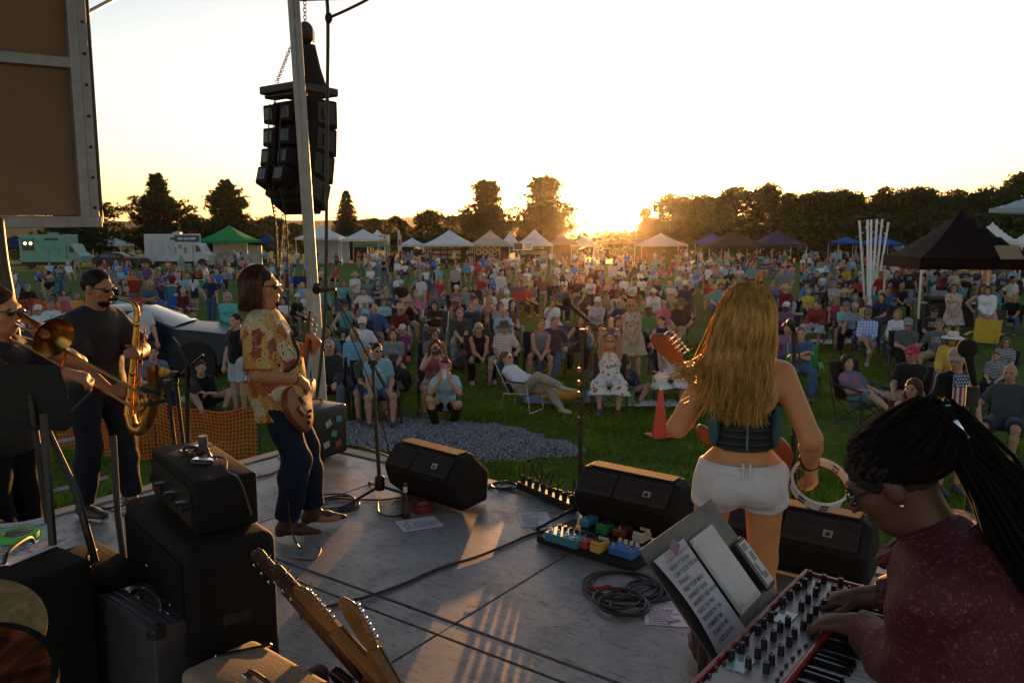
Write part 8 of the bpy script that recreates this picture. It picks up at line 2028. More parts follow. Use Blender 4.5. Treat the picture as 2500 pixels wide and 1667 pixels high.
for k in range(7): MB().cyl((-.24 + .08 * k,-d_ / 2 - .006,h * .45),(-.24 + .08 * k,-d_ / 2 - .03,h * .45),.014,n=12).build('control_knob',M_CHROME if k % 2 else M_BLK,t,True)
strap_handle(t,-.05,0,h,.22,R(15),.03)
for k in range(2): MB().box((-.12 + .2 * k,.03 - .04 * k,h + .012),(.10,.05,.022),rotz(R(35 * k + 10))).build('metal_clasp',M_CHROME,t,bevel=.006)
MB().cyl((-.10,.04,h),(-.10,.04,h + .075),.02,n=14).build('short_tube',mat('pipe_grey',(.12,.12,.12),.4,.5),t,True)
MB().tube(spline([V3(.0,-.02,h + .01),V3(.15,.05,h + .03),V3(.28,.02,h + .01),V3(.34,.05,h - .02),V3(.37,.08,h - .16)],6),.005,6).build('cable',M_CABLE,t,True)
t,w,d_,h = case('amp_combo','black combo amplifier at far left under papers and green tape','amplifier',-3.86,-3.05,1.06,1.46,.005,.70,M_TOLEX,0,.016)
strap_handle(t,.12,.06,h,.22,R(-50),.035)
MB().box((-.1,-d_ / 2 + .06,h + .002),(.5,.05,.004)).build('control_strip',mat('amp_panel'),t)
for k in range(5): MB().cyl((-.3 + .09 * k,-d_ / 2 + .06,h),(-.3 + .09 * k,-d_ / 2 + .06,h + .02),.012,n=10).build('control_knob',M_CHROME,t,True)
pp = UV(-3.50,1.40,STAGE + .706)
def paper(label,c,rz,w=.216,h=.279,lines=11,curl=0,torn=False,tilt=None,list_=None,ts=.0165,name='setlist_sheet'):
 t = thing(name,label,'paper',c,rz)
 if tilt: t.rotation_euler = tilt
 n = 8; vs = [];
 for j in range(n + 1):
  for i in range(3):
   vs.append(V3(-w / 2 + w * i / 2,-h / 2 + h * j / n,curl * (j / n) ** 2 * (1 if i != 1 else .8)))
 m = MB().add(vs,[(j * 3 + i,j * 3 + i + 1,(j + 1) * 3 + i + 1,(j + 1) * 3 + i) for j in range(n) for i in range(2)])
 m.build('sheet',M_PAPER,t)
 L_ = list_ or SETLIST
 for k,s in enumerate(L_):
  red = k == 0
  z = .0012 if not curl else curl * ((h * .42 - k * h * .078 + h / 2) / h) ** 2 + .0012
  o = obj('text_line',text_mesh(s,ts * .75 if red else ts,M_INKR if red else M_INK),t,loc=(-w * .40,h * .40 - k * h * .078,z))
 return t
paper('crumpled lyric sheet lying under the roll of green tape',pp,R(30),curl=.03)
paper('second lyric sheet sticking out from under the green tape',pp + UX * .12 - VX * .05 - ZX * .003,R(-20))
tp = thing('tape_roll','roll of bright green tape on the lyric sheets','tape',pp + V3(.0,-.02,.006)); MB().lathe([(.055,0),(.075,0),(.075,.024),(.055,.024),(.055,0)],n=26).build('roll',mat('tape_green',(.10,.55,.12),.5),tp,True); MB().lathe([(.051,.001),(.0545,.001),(.0545,.023),(.051,.023),(.051,.001)],n=26).build('core',mat('card',(.3,.25,.18),.8),tp,True)
t,w,d_,h = case('amp_combo','smaller black amplifier right of the one with papers','amplifier',-3.64,-3.18,1.50,1.75,.005,.55,M_TOLEX,R(-4),.014)
strap_handle(t,.0,0,h,.2,R(-30),.035)
t,w,d_,h = case('hard_case','ribbed hard shell case with a handle on its upper edge','case',-3.15,-2.68,1.50,1.72,.005,.50,mat('case_grey',(.05,.047,.052),.55,.2,bump=.3),R(-3),.012)
for k in range(6): MB().box((0,-.075 + .03 * k,h + .002),(w - .03,.008,.006)).build('rib',mat('case_rib',(.09,.085,.09),.45,.4),t)
for sx in (-1,1):
 for sy in (-1,1): MB().box((sx * (w / 2 - .025),sy * (d_ / 2 - .025),h - .02),(.06,.06,.05)).build('corner_cap',M_BLK,t,bevel=.012)
 MB().box((sx * .15,0,h + .012),(.05,.045,.018)).build('latch',M_CHROME,t,bevel=.004)
strap_handle(t,0,0,h,.17,0,.04)
TW = mat('tweed',(.27,.215,.14),.85,var=.3,scale=60,bump=.6,fine=150,bdist=.003)
t,w,d_,h = case('tweed_amp','tan tweed amplifier with a leather handle at the bottom edge','amplifier',-2.45,-1.82,1.42,1.72,.005,.45,TW,R(-4),.03,4)
strap_handle(t,.02,-.03,h,.21,R(-4),.03,mat('handle_brown',(.06,.025,.015),.5))
MB().box((-.24,.06,h + .008),(.20,.016,.012),rotz(R(64))).build('metal_bar',M_CHROME,t,bevel=.005)
# cymbal and drum at the lower left corner
cy = thing('cymbal','bronze cymbal cut by the left edge low in the corner','cymbal',ATD(-70,1452,1.72)); MB().lathe([(0,.022),(.02,.02),(.045,.008),(.12,.0),(.155,-.008),(.155,-.010),(.12,-.002),(.045,.006),(0,.018)],q=Euler((R(26),R(16),0)).to_matrix(),n=48).build('plate',mat('bronze',(.55,.38,.17),.45,.7,var=.3,scale=40),cy,True)
MB().cyl((0,0,-.5),(0,0,.05),.008,n=8).build('rod',M_CHROME,cy,True)
dr_ = thing('drum','amber wooden drum shell below the cymbal','drum',ATD(-70,1650,1.62)); MB().lathe([(.0,.10),(.165,.10),(.17,.08),(.17,-.12),(0,-.12)],q=Euler((R(20),R(10),0)).to_matrix(),n=36).build('shell',M_WOOD,dr_,True); MB().lathe([(.168,.10),(.18,.10),(.18,.07),(.168,.07)],q=Euler((R(20),R(10),0)).to_matrix(),n=36).build('hoop',M_CHROME,dr_,True)
# guitars in the floor rack
rk = thing('guitar_rack','dark plush lined guitar boat rack on the stage floor','rack',UV(-1.98,1.80,STAGE + .001),RZ_STAGE)
M_PLUSH = mat('plush',(.035,.012,.012),.95,bump=1,fine=90,bdist=.02)
MB().box((0,0,.09),(1.0,.42,.18)).build('base',M_PLUSH,rk,True,bevel=.05,seg=3)
for k in range(4): MB().box((-.36 + .24 * k,.12,.21),(.07,.16,.10)).build('pad',M_PLUSH,rk,True,bevel=.03,seg=3)
guitar('pale maple guitar headstock, left one of the pair in the rack',ATD(748,1442,2.60),ATD(748,1442,2.60) + V3(.40,-.06,-.46),V3(.25,.75,.55),'strat',mat('sunburst',(.20,.05,.015),.3,coat=.5))
guitar('pale maple guitar headstock, right one of the pair in the rack',ATD(838,1484,2.52),ATD(838,1484,2.52) + V3(.30,-.08,-.52),V3(.25,.75,.55),'strat',mat('cream_body',(.5,.44,.32),.3,coat=.5))
guitar('dark acoustic guitar headstock with gold pegs leaning on the bass cabinet',ATD(690,1385,2.72),ATD(690,1385,2.72) + V3(.42,-.04,-.44),V3(.3,.7,.55),'acoustic',mat('spruce_dark',(.12,.05,.02),.4),'acoustic_guitar',tuners='both',neckmat=mat('rosewood',(.06,.03,.018),.5))
guitar('black guitar headstock with chrome pegs behind the acoustic one',ATD(640,1348,2.82),ATD(640,1348,2.82) + V3(.38,.0,-.48),V3(.3,.7,.55),'strat',mat('black_gloss',(.01,.01,.01),.2,coat=.6),neckmat=mat('rosewood'),tuners='both')
kz = UV(-2.12,1.66,STAGE + .19); ky = thing('key_bunch','bunch of keys lying in the guitar rack','keys',kz)
for k in range(4): MB().box(V3(.03 * math.cos(k * 1.4),.03 * math.sin(k * 1.4),.004 + .002 * k),(.05,.012,.003),rotz(k * 1.4)).build('key',M_CHROME,ky);
MB().tube([V3(.014 * math.cos(a),.014 * math.sin(a),.008) for a in np.linspace(0,6.283,14)[:-1]],.0015,5,True).build('ring',M_CHROME,ky,True)
pc = thing('phone','phone lying beside the guitar neck in the rack','phone',UV(-1.66,1.72,STAGE + .20),R(40)); MB().box((0,0,0),(.078,.16,.009)).build('case',M_BLK,pc,bevel=.004); MB().box((0,0,.0055),(.068,.145,.001)).build('screen',mat('screen_glass',(.05,.055,.06),.08,spec=.9),pc)
# flight case with stickers on the front left corner
t,w,d_,h = case('flight_case','black rolling case covered with stickers at the stage corner','case',-5.62,-5.22,4.38,4.80,.03,.47,mat('case_black',(.012,.012,.013),.45),R(4),.03,3)
for k,(x,z,c,r) in enumerate(((-.08,.12,(.45,.42,.4),12),(.04,.2,(.10,.28,.30),-20),(.10,.10,(.4,.06,.05),8),(-.04,.3,(.5,.48,.45),25),(.12,.32,(.12,.12,.15),-8))):
 MB().box((x,-d_ / 2 - .004,z),(.075,.004,.06),Euler((0,R(r),0)).to_matrix()).build('sticker',mat('sticker_%d' % k,c,.5),t)
 MB().box((w / 2 + .004,x * .8,z),(.004,.07,.055),Euler((R(r),0,0)).to_matrix()).build('sticker',mat('sticker_%d' % ((k + 2) % 5),c,.5),t)
strap_handle(t,.0,0,h,.2,R(90),.04);
for sx in (-1,1): MB().cyl((sx * .15,-.1,-.002),(sx * .15,-.06,-.002),.03,n=14).build('wheel',M_BLK,t,True)
# ---- things lying on the deck
bo = thing('beer_bottle','brown beer bottle standing behind the left monitor','bottle',SD(932,1188)); MB().lathe([(0,0),(.031,0),(.031,.14),(.014,.19),(.012,.245),(0,.245)],n=18).build('glass',mat('bottle_brown'),bo,True); MB().lathe([(.0318,.035),(.0318,.12)],n=18).build('bottle_label',mat('label_dark',(.06,.05,.05),.7),bo,True); MB().lathe([(.0155,.185),(.0135,.225)],n=18).build('neck_label',M_PAPER,bo,True)
tr_ = thing('tape_roll','fat roll of red gaffer tape beside the beer bottle','tape',SD(970,1172)); MB().lathe([(.04,0),(.078,0),(.078,.05),(.04,.05),(.04,0)],n=28).build('roll',mat('tape_red',(.22,.02,.015),.5),tr_,True); MB().lathe([(.036,.001),(.0395,.001),(.0395,.049),(.036,.049),(.036,.001)],n=24).build('core',mat('card'),tr_,True)
paper('printed set list on the deck before the left monitor',SD(963,1203) + ZX * .003,RZ_STAGE + R(150))
paper('printed set list on the deck beside the power strip',SD(1228,1193) + ZX * .003,RZ_STAGE + R(42))
paper('printed set list on the deck half under the music stand',SD(1528,1408) + ZX * .003,RZ_STAGE + R(28))
paper('printed set list on the deck behind the small amplifier',SD(285,1300) + ZX * .003,RZ_STAGE + R(40))
for k,(x,y) in enumerate(((1088,1390),(1548,1428),(1232,1212))): MB().box(SD(x,y) + ZX * .0035,(.07,.03,.001),rotz(R(20 * k))).build('tape_scrap',mat('tape_purple',(.25,.12,.25),.6),None,label=['scrap of purple tape holding the long cable','scrap of purple tape on the set list under the stand','scrap of purple tape on the set list by the power strip'][k],cat='tape')
def cable(label,pts,r=.0065,mt=None,name='cable',n=7):
 P = [p if isinstance(p,Vector) else SD(*p) + ZX * (r + .002) for p in pts]; o = P[0].copy()
 return MB().tube([p - o for p in spline(P,n)],r,7).build(name,mt or M_CABLE,None,True,label=label,cat='cable',loc=o)
cable('long black cable curving across the deck to the pedals',[(690,1420),(770,1392),(840,1375),(920,1347),(1010,1308),(1090,1284),(1160,1256),(1215,1232),(1262,1222),(1300,1240)],.009)
cable('black cable along the front edge from the sticker case',[(778,1026),(830,1030),(880,1046),(930,1068),(990,1090),(1060,1110),(1130,1122)],.010)
cable('orange lit cable along the front edge by the power strip',[(1115,1118),(1180,1108),(1250,1122),(1330,1140),(1420,1160)],.009,mat('cable_brown',(.10,.035,.015),.5))
def coil(label,cx,cy,r,n,seed,rr=.0065,ex=None,mt=None):
 q = random.Random(seed); c = SD(cx,cy); P = []
 for i in range(n * 10):
  a = i * .6283; k = r * (1 + .16 * math.sin(i * .21 + seed)); P.append(c + V3(math.cos(a) * k + .03 * math.sin(i * .13),math.sin(a) * k + .03 * math.cos(i * .17),rr + .002 + (i // 10) * rr * .9))
 if ex: P += [SD(*e) + ZX * (rr + .002) for e in ex]
 return cable(label,P,rr,mt,n=3)
coil('coil of black cable left of the boom stand',768,1162,.15,4,1,.0065,[(830,1150),(880,1150),(950,1140)])
cable('thin cable looping under the beer bottle',[(868,1155),(872,1180),(905,1188),(930,1175),(940,1130)],.006)
coil('upper loops of the black cable heap tied with red',1420,1350,.19,3,4,.0075,[(1500,1350),(1560,1340)])
coil('lower loops of the black cable heap tied with red',1432,1392,.12,4,8,.0075,[(1480,1380),(1540,1360)])
coil('right loops of the black cable heap beside the music stand',1482,1362,.11,3,6,.0075)
cable('red tie end sticking out of the cable heap',[(1345,1352),(1375,1354),(1400,1350),(1432,1372)],.009,mat('red_tie',(.45,.02,.02),.6),'cable_tie')
coil('black cable coil right of the left monitor',1158,1118,.085,3,2,.007)
cable('bass cable dropping from the bass player to the deck',[ATD(668,1000,4.9),ATD(662,1120,4.85),ATD(668,1210,4.85),SD(690,1258),SD(735,1258),SD(720,1285),SD(670,1282)],.006,mat('cable_brown'))
cable('black cable lying by the stage corner rail',[(200,1178),(300,1160),(395,1130)],.008)
cable('black cable from the corner case along the left edge',[(640,1050),(655,1070),(625,1090),(590,1098)],.008)
# power strip with plugs
p0,p1 = SD(1195,1122),SD(1322,1178); pdir = (p1 - p0).normalized(); plen = (p1 - p0).length
ps = thing('power_strip','long black power strip crowded with plugs on the stage edge','power strip',(p0 + p1) / 2); pr_ = frame(pdir,None,ZX)
MB().box(V3(0,0,.035),(plen,.075,.06),pr_).build('housing',M_BLK,ps,bevel=.006)
for k in range(8):
 c = pdir * (-plen * .44 + plen * .125 * k); MB().box(c + V3(0,0,.09),(.035,.035,.06),pr_).build('plug',M_BLK,ps,bevel=.008)
 e = c + V3(.05 * math.sin(k * 2.1),.10 + .05 * math.cos(k * 1.7),.0)
 MB().tube(spline([c + V3(0,0,.11),c + V3(.02,.03,.20 + .03 * (k % 3)),c + V3(.05 * math.sin(k),.12,.12),e + V3(.1 * math.sin(k * 1.3),.12,.012)],6),.0055,6).build('plug_cable',mat('cable_brown') if k % 3 == 0 else M_CABLE,ps,True)
# ---- effect pedals on their board
bc = SD(1372,1262); bz = .055
pbd = thing('pedal_board','black flat board carrying the coloured effect pedals','board',bc + ZX * .002,RZ_STAGE + R(-4)); MB().box((0,.05,.025),(.72,.42,.045)).build('deck',M_MAT,pbd,bevel=.006)
def pedal(label,x,y,w,d,h,col,sw=1,kn=3,kcol=None,boss=False,rz=0,text=None):
 c = SD(x,y,STAGE + bz); t = thing('effect_pedal',label,'pedal',c,RZ_STAGE + R(-4) + R(rz),'effect pedals on the board')
 body = mat('pedal_%02d' % (len(MATS)),col,.35,var=.08,spec=.5)
 MB().box((0,0,h / 2),(w,d,h)).build('housing',body,t,bevel=.006,seg=2)
 if boss:
  MB().box((0,-d * .18,h + .008),(w * .94,d * .56,.018),Euler((R(-6),0,0)).to_matrix()).build('treadle',body,t,bevel=.004); MB().box((0,-d * .14,h + .0185),(w * .7,d * .3,.004),Euler((R(-6),0,0)).to_matrix()).build('rubber_pad',M_BLK,t)
  MB().cyl((0,d * .12,h),(0,d * .12,h + .012),.006,n=10).build('screw',M_BLK,t,True)
 else:
  for k in range(sw):
   xx = 0 if sw == 1 else -w * .38 + w * .76 * k / (sw - 1); o = MB().cyl((xx,-d * .30,h),(xx,-d * .30,h + .012),.012,n=12); o.cyl((xx,-d * .30,h + .01),(xx,-d * .30,h + .028),.007,n=10); o.build('foot_switch',M_CHROME,t,True)
 for k in range(kn):
  xx = 0 if kn == 1 else -w * .36 + w * .72 * k / (kn - 1); MB().cyl((xx,d * .30,h),(xx,d * .30,h + .022),.013 if w > .12 else .009,n=14).build('control_knob',kcol or M_BLK,t,True)
 if text: obj('lettering',text_mesh(text,.018,mat('lettering_white',(.8,.8,.8),.6),align='CENTER'),t,loc=(0,-.005,h + .001))
 return t
KW = mat('knob_cream',(.6,.55,.42),.5)
pedal('large teal blue pedal with four foot switches',1302,1243,.245,.15,.055,(.04,.22,.30),4,5)
pedal('small light blue pedal at the back of the board',1352,1204,.075,.12,.05,(.06,.30,.46),1,2)
pedal('small green pedal at the back of the board',1390,1222,.075,.12,.05,(.03,.22,.06),0,3,boss=True)
pedal('brown red pedal with two rows of knobs',1430,1228,.09,.12,.05,(.18,.04,.03),1,3)
pedal('small red pedal beside the yellow one',1350,1254,.06,.11,.05,(.42,.05,.06),1,3)
pedal('yellow stomp pedal at the front of the board',1378,1262,.073,.125,.045,(.62,.38,.08),0,4,KW,True)
pedal('cream stomp pedal at the right end of the board',1474,1240,.073,.125,.045,(.55,.50,.40),0,4,KW,True)
pedal('bright blue double pedal with cream knobs',1436,1272,.165,.125,.05,(.03,.16,.45),2,4,KW,False,0,'FULL-DRIVE')
# ---- music stand with set list, tablet and phone by the keyboard
tl_,tr2,blc = UV(-.925,1.90,STAGE + 1.10),UV(-.925,2.41,STAGE + 1.10),UV(-.70,1.86,STAGE + .845)
xa = (tr2 - tl_).normalized(); ya = (tl_ - blc); ya = (ya - xa * ya.dot(xa)).normalized(); za = xa.cross(ya)
mw,mh = .52,.35; mc_ = (tl_ + tr2) / 2 - ya * mh / 2; FM = frame(xa,ya,za); mbs = V3(mc_.x - .02,mc_.y + .03,STAGE)
if za.dot(V3(.8,-.5,.5)) < 0: za = -za
mst = thing('music_stand','grey music stand with set list and tablet beside the keyboard','music stand',mbs)
MB().box(mc_ - mbs - za * .004,(mw,mh,.006),FM).build('desk',mat('desk_grey',(.085,.08,.08),.5,.3,bump=.1),mst,bevel=.002)
MB().box(mc_ - mbs - ya * (mh / 2 + .0) + za * .025,(mw,.006,.06),FM).build('lip',mat('desk_grey'),mst)
MB().cyl(V3(0,0,.05),mc_ - mbs - za * .03,.016,n=12).build('pole',M_BLK,mst,True)
for a in (20,140,260): MB().tube([V3(0,0,.22),V3(math.cos(R(a)) * .18,math.sin(R(a)) * .18,.06),V3(math.cos(R(a)) * .27,math.sin(R(a)) * .27,.01)],.010,6).build('leg',M_BLK,mst,True)
FM4 = frame(xa,ya,za)
def on_desk(a,b,n=.004): return mc_ + xa * a + ya * b + za * n
# the set list sheet
ss = thing('setlist_sheet','large print set list taped to the grey music stand','paper',on_desk(-.155,-.015,.008)); ss.rotation_euler = FM4.to_euler()
n = 8; vs = []
for j in range(n + 1):
 for i in range(3): vs.append(V3(-.1 + .1 * i,-.155 + .30 * j / n,.006 + .022 * (math.sin(j / n * 3.1)) * (1 - i / 2) * .8))
MB().add(vs,[(j * 3 + i,j * 3 + i + 1,(j + 1) * 3 + i + 1,(j + 1) * 3 + i) for j in range(n) for i in range(2)]).build('sheet',M_PAPER,ss)
for k,s in enumerate(SETLIST):
 yy = .118 - .0215 * k; o = obj('text_line',text_mesh(s,.0158 * .75 if k == 0 else .0158,M_INKR if k == 0 else M_INK),ss,loc=(-.085,yy,.026));
MB().box((.0,.142,.0275),(.05,.03,.001),rotz(R(20))).build('tape',mat('tape_purple'),ss)
tbl = thing('tablet','white framed tablet showing a pale screen on the music stand','tablet',on_desk(.055,-.01,.006)); tbl.rotation_euler = FM4.to_euler()
MB().box((0,0,.004),(.17,.25,.008)).build('frame',mat('tablet_white',(.55,.56,.55),.35),tbl,bevel=.004,seg=2); MB().box((0,-.004,.0085),(.15,.205,.001)).build('screen',mat('tablet_screen',(.50,.40,.36),.12,spec=.9),tbl)
cs = thing('phone','phone in a clear case at the right end of the music stand','phone',on_desk(.215,-.055,.008)); cs.rotation_euler = FM4.to_euler()
MB().box((0,0,.005),(.085,.17,.010)).build('case',M_BLK,cs,bevel=.006); MB().box((.006,0,.0108),(.055,.145,.001)).build('face',mat('phone_face',(.55,.55,.58),.35),cs)
for k,(x,y,w_,h_) in enumerate(((.0,.055,.03,.022),(.012,.02,.02,.03),(-.006,-.02,.012,.04),(.01,-.045,.03,.02))): MB().box((x,y,.0118),(w_,h_,.001)).build('print_block',mat('print_grey',(.2,.2,.22),.5),cs)
# ---- keyboard
KA,KB = SD(1850,1312,STAGE + .95),SD(1594,1566,STAGE + .95); ke = (KB - KA).normalized(); kw = V3(-ke.y,ke.x,0)
if kw.dot(UX) < 0: kw = -kw
kb = thing('keyboard','red stage keyboard with knobs and two small screens','keyboard',KA); KF = frame(ke,kw,None)
K = lambda a,b,z=0: ke * a + kw * b + ZX * z
M_RED = mat('keyboard_red',(.30,.018,.02),.35,var=.1,coat=.3); M_PANEL = mat('panel_silver',(.34,.30,.28),.4,.3,var=.1)
Lk,Wk,Pw = 1.22,.315,.165
MB().box(K(Lk / 2,Wk / 2,-.055),(Lk,Wk,.07),KF).build('chassis',M_RED,kb,bevel=.010,seg=2)
MB().box(K(Lk / 2,Pw / 2 + .004,-.012),(Lk - .04,Pw - .02,.022),KF).build('control_panel',M_PANEL,kb,bevel=.003)
MB().box(K(Lk / 2,.004,-.004),(Lk,.012,.03),KF).build('back_rim',M_RED,kb,bevel=.004)
MB().box(K(Lk / 2,Pw + .002,-.006),(Lk - .02,.016,.036),KF).build('red_strip',M_RED,kb,bevel=.005)
for s in (.012,Lk - .012): MB().box(K(s,Wk / 2,-.035),(.028,Wk + .01,.085),KF).build('end_cheek',M_RED,kb,bevel=.010)
wkm = MB().box((0,0,0),(.0218,.138,.018)).mesh('white_key',mat('ivory',(.70,.69,.66),.25),bevel=.0015); bkm = MB().box((0,0,0),(.011,.09,.022),taper=.9).mesh('black_key',mat('ebony',(.008,.008,.009),.18),bevel=.002)
nk = int((Lk - .06) / .0232)
for k in range(nk):
 o = obj('white_key',wkm,kb,loc=K(.035 + .0232 * k + .0116,Pw + .012 + .072,-.018)); o.rotation_euler = KF.to_euler()
 if (k % 7) in (0,1,3,4,5) and k < nk - 1: o = obj('black_key',bkm,kb,loc=K(.035 + .0232 * (k + 1),Pw + .012 + .046,-.002)); o.rotation_euler = KF.to_euler()
kk = random.Random(4); knm = MB().cyl((0,0,0),(0,0,.026),.0085,.0075,12); knm.box((0,.006,.027),(.002,.006,.002)); knm = knm.mesh('control_knob',mat('knob_black',(.012,.012,.013),.4),True)
btm = MB().box((0,0,.003),(.013,.008,.008)).mesh('push_button',mat('button_dark',(.03,.03,.032),.4),bevel=.002)
for k in range(36):
 a = .05 + (k // 3) * .052 + kk.uniform(-.008,.008); b_ = .03 + (k % 3) * .042 + kk.uniform(-.005,.005)
 if .30 < a < .36 and b_ < .08: continue
 if a > .62:
  if k % 2: continue
 obj('control_knob',knm,kb,loc=K(a,b_,0))
for k in range(56):
 a = .04 + (k % 28) * .040 + kk.uniform(-.004,.004); b_ = (.018 if k < 28 else .135) + kk.uniform(-.003,.012)
 o = obj('push_button',btm,kb,loc=K(a,b_,0)); o.rotation_euler = KF.to_euler()
for a in (.33,.62): MB().box(K(a,.055,.0012),(.075,.042,.003),KF).build('display',mat('lcd',(.30,.42,.44),.12,spec=.9),kb)
for k in range(9): MB().box(K(.80 + .022 * k,.07,.001),(.004,.075,.002),KF).build('fader_slot',M_BLK,kb); MB().box(K(.80 + .022 * k,.05 + .006 * (k * 5 % 7),.006),(.012,.014,.012),KF).build('fader_cap',mat('fader_amber',(.35,.14,.04),.4),kb,bevel=.002)
for a in (.25,.95):
 MB().cyl(K(a,.05,-.09),V3(K(a + .3 - .6 * (a > .5),.28).x,K(a + .3 - .6 * (a > .5),.28).y,-.94),.018,n=10).build('stand_leg',M_BLK,kb,True)
 MB().cyl(K(a,.28,-.09),V3(K(a + .3 - .6 * (a > .5),.05).x,K(a + .3 - .6 * (a > .5),.05).y,-.94),.018,n=10).build('stand_leg',M_BLK,kb,True)
# stair rail at the left of the stage
rl = thing('stage_rail','bare metal guard rails at the left side steps','railing',UV(-6.05,2.0,0))
def on_u(x,y,u):
 d = ray(x,y); t_ = (u - Vector((0,0,CAMZ)).dot(UX)) / d.dot(UX); return Vector((0,0,CAMZ)) + d * t_
for (x0,y0,x1,y1) in ((108,1088,215,1064),(108,1205,262,1166)):
 a,b = on_u(x0,y0,-6.05),on_u(x1,y1,-6.05); MB().tube([a - (b - a) * .4 - rl.location,b - rl.location],.020,8).build('rail',M_STEEL,rl,True)
for v in (1.5,3.3): MB().cyl(UV(-6.05,v,0) - rl.location,UV(-6.05,v,1.9) - rl.location,.02,n=8).build('rail_post',M_STEEL,rl,True)
# ------------------------------------------------------------------ orange fences
M_ORANGE = mat('orange_plastic',(.85,.15,.01),.5,var=.15,transl=.4)
def net_fence(label,pts,hgt,pitch=.055,sag=.12,bar=.010,seed=1):
 t = thing('barrier_fence',label,'fence',pts[0]); o = t.location.copy(); q = random.Random(seed)
 P = [Vector(p) for p in pts]; cum = [0]
 for a,b in zip(P,P[1:]): cum.append(cum[-1] + (b - a).length)
 L = cum[-1]; n = int(L / pitch); m = int(hgt / pitch)
 def at(s,z):
  for i in range(len(P) - 1):
   if s <= cum[i + 1] + 1e-6:
    f = (s - cum[i]) / (cum[i + 1] - cum[i]); p = P[i].lerp(P[i + 1],f); d = (P[i + 1] - P[i]).normalized(); nn = V3(-d.y,d.x,0)
    g = math.sin(math.pi * f); zz = z / hgt
    return p + nn * (.10 * g * math.sin(5 * f + 3 * zz) * (1.1 - zz)) + V3(0,0,.03 + (hgt - sag * g - .04) * zz + .015 * math.sin(9 * s))
  return P[-1]
 vs = []; fs = []
 def ribbon(a,b,w,up):
  d = (b - a).normalized(); s = up.cross(d).normalized() * .0025 if False else V3(0,0,0)
  u = up * w / 2; th = d.cross(up).normalized() * .003; k = len(vs)
  for p in (a,b): vs.extend([p - u - th,p + u - th,p + u + th,p - u + th])
  for i in range(4): fs.append((k + i,k + (i + 1) % 4,k + 4 + (i + 1) % 4,k + 4 + i))
 for j in range(m + 1):
  for i in range(n):
   a,b = at(L * i / n,hgt * j / m),at(L * (i + 1) / n,hgt * j / m); ribbon(a - o,b - o,bar * (1.6 if j in (0,m) else 1.1),V3(0,0,1))
 for i in range(n + 1):
  for j in range(m):
   a,b = at(L * i / n,hgt * j / m),at(L * i / n,hgt * (j + 1) / m); d = (P[1] - P[0]).normalized(); ribbon(a - o,b - o,bar,d)
 me = npmesh('netting',np.array([tuple(v) for v in vs]),np.array(fs),M_ORANGE); obj('netting',me,t)
 for p in P: MB().cyl(p - o - V3(0,0,.1),p - o + V3(0,0,hgt + .08),.014,n=6).build('post',mat('fence_post',(.03,.03,.03),.6),t)
net_fence('orange plastic mesh fence beside the stage',[G(636,1150),V3(-4.75,10.35,0),V3(-6.4,10.9,0),V3(-8.6,10.6,0)],.86)
net_fence('orange plastic mesh fence on the far left lawn',[V3(-12.1,22.5,0),V3(-14.3,23.6,0),V3(-15.6,20.5,0),V3(-17.6,21.6,0)],1.15,.07,bar=.012,seed=3)
# ------------------------------------------------------------------ gravel patches and grass
gr = np.random.RandomState(8)
def inpatch(x,y):
 a = ((x + 1.35) / 1.75) ** 2 + ((y - 11.75 + .16 * (x + 1.35)) / .95) ** 2; b = ((x + .05) / 1.05) ** 2 + ((y - 10.95) / .62) ** 2
 w = .12 * np.sin(x * 5 + y * 3) + .1 * np.sin(x * 11 - y * 7)
 return np.minimum(a,b) + w
N = 26000; X = gr.uniform(-3.4,1.3,N); Y = gr.uniform(10.1,13,N); k = inpatch(X,Y) < 1 + gr.normal(0,.06,N); X,Y = X[k],Y[k]; N = len(X)
oc = np.array([(1,0,0),(0,1,0),(-1,0,0),(0,-1,0),(0,0,1),(0,0,-1)],float); of = np.array([(0,1,4),(1,2,4),(2,3,4),(3,0,4),(1,0,5),(2,1,5),(3,2,5),(0,3,5)])
sz = gr.uniform(.011,.026,(N,1,1)) * gr.uniform(.6,1.2,(N,1,3)); an = gr.uniform(0,6.28,N); co_,si_ = np.cos(an),np.sin(an)
V = oc[None] * sz + gr.normal(0,.003,(N,6,3)); Vx = V[...,0] * co_[:,None] - V[...,1] * si_[:,None]; Vy = V[...,0] * si_[:,None] + V[...,1] * co_[:,None]
hump = .05 * np.clip(1 - inpatch(X,Y),0,1); V = np.stack([Vx + X[:,None],Vy + Y[:,None],V[...,2] + (hump + .010 + gr.uniform(0,.012,N))[:,None]],-1).reshape(-1,3)
def m_stone():
 m,nt,p,out = _nt('gravel_stone'); g = nt.nodes.new('ShaderNodeNewGeometry'); nt.links.new(_ramp(nt,g.outputs['Random Per Island'],[(0,(.10,.10,.115)),(.6,(.19,.19,.21)),(1,(.33,.32,.33))]),p.inputs['Base Color']); p.inputs['Roughness'].default_value = .8; return m
obj('gravel',npmesh('gravel',V,(of[None] + (np.arange(N) * 6)[:,None,None]).reshape(-1,3),m_stone()),kind='stuff',label='grey gravel patches in the grass before the stage',cat='gravel')
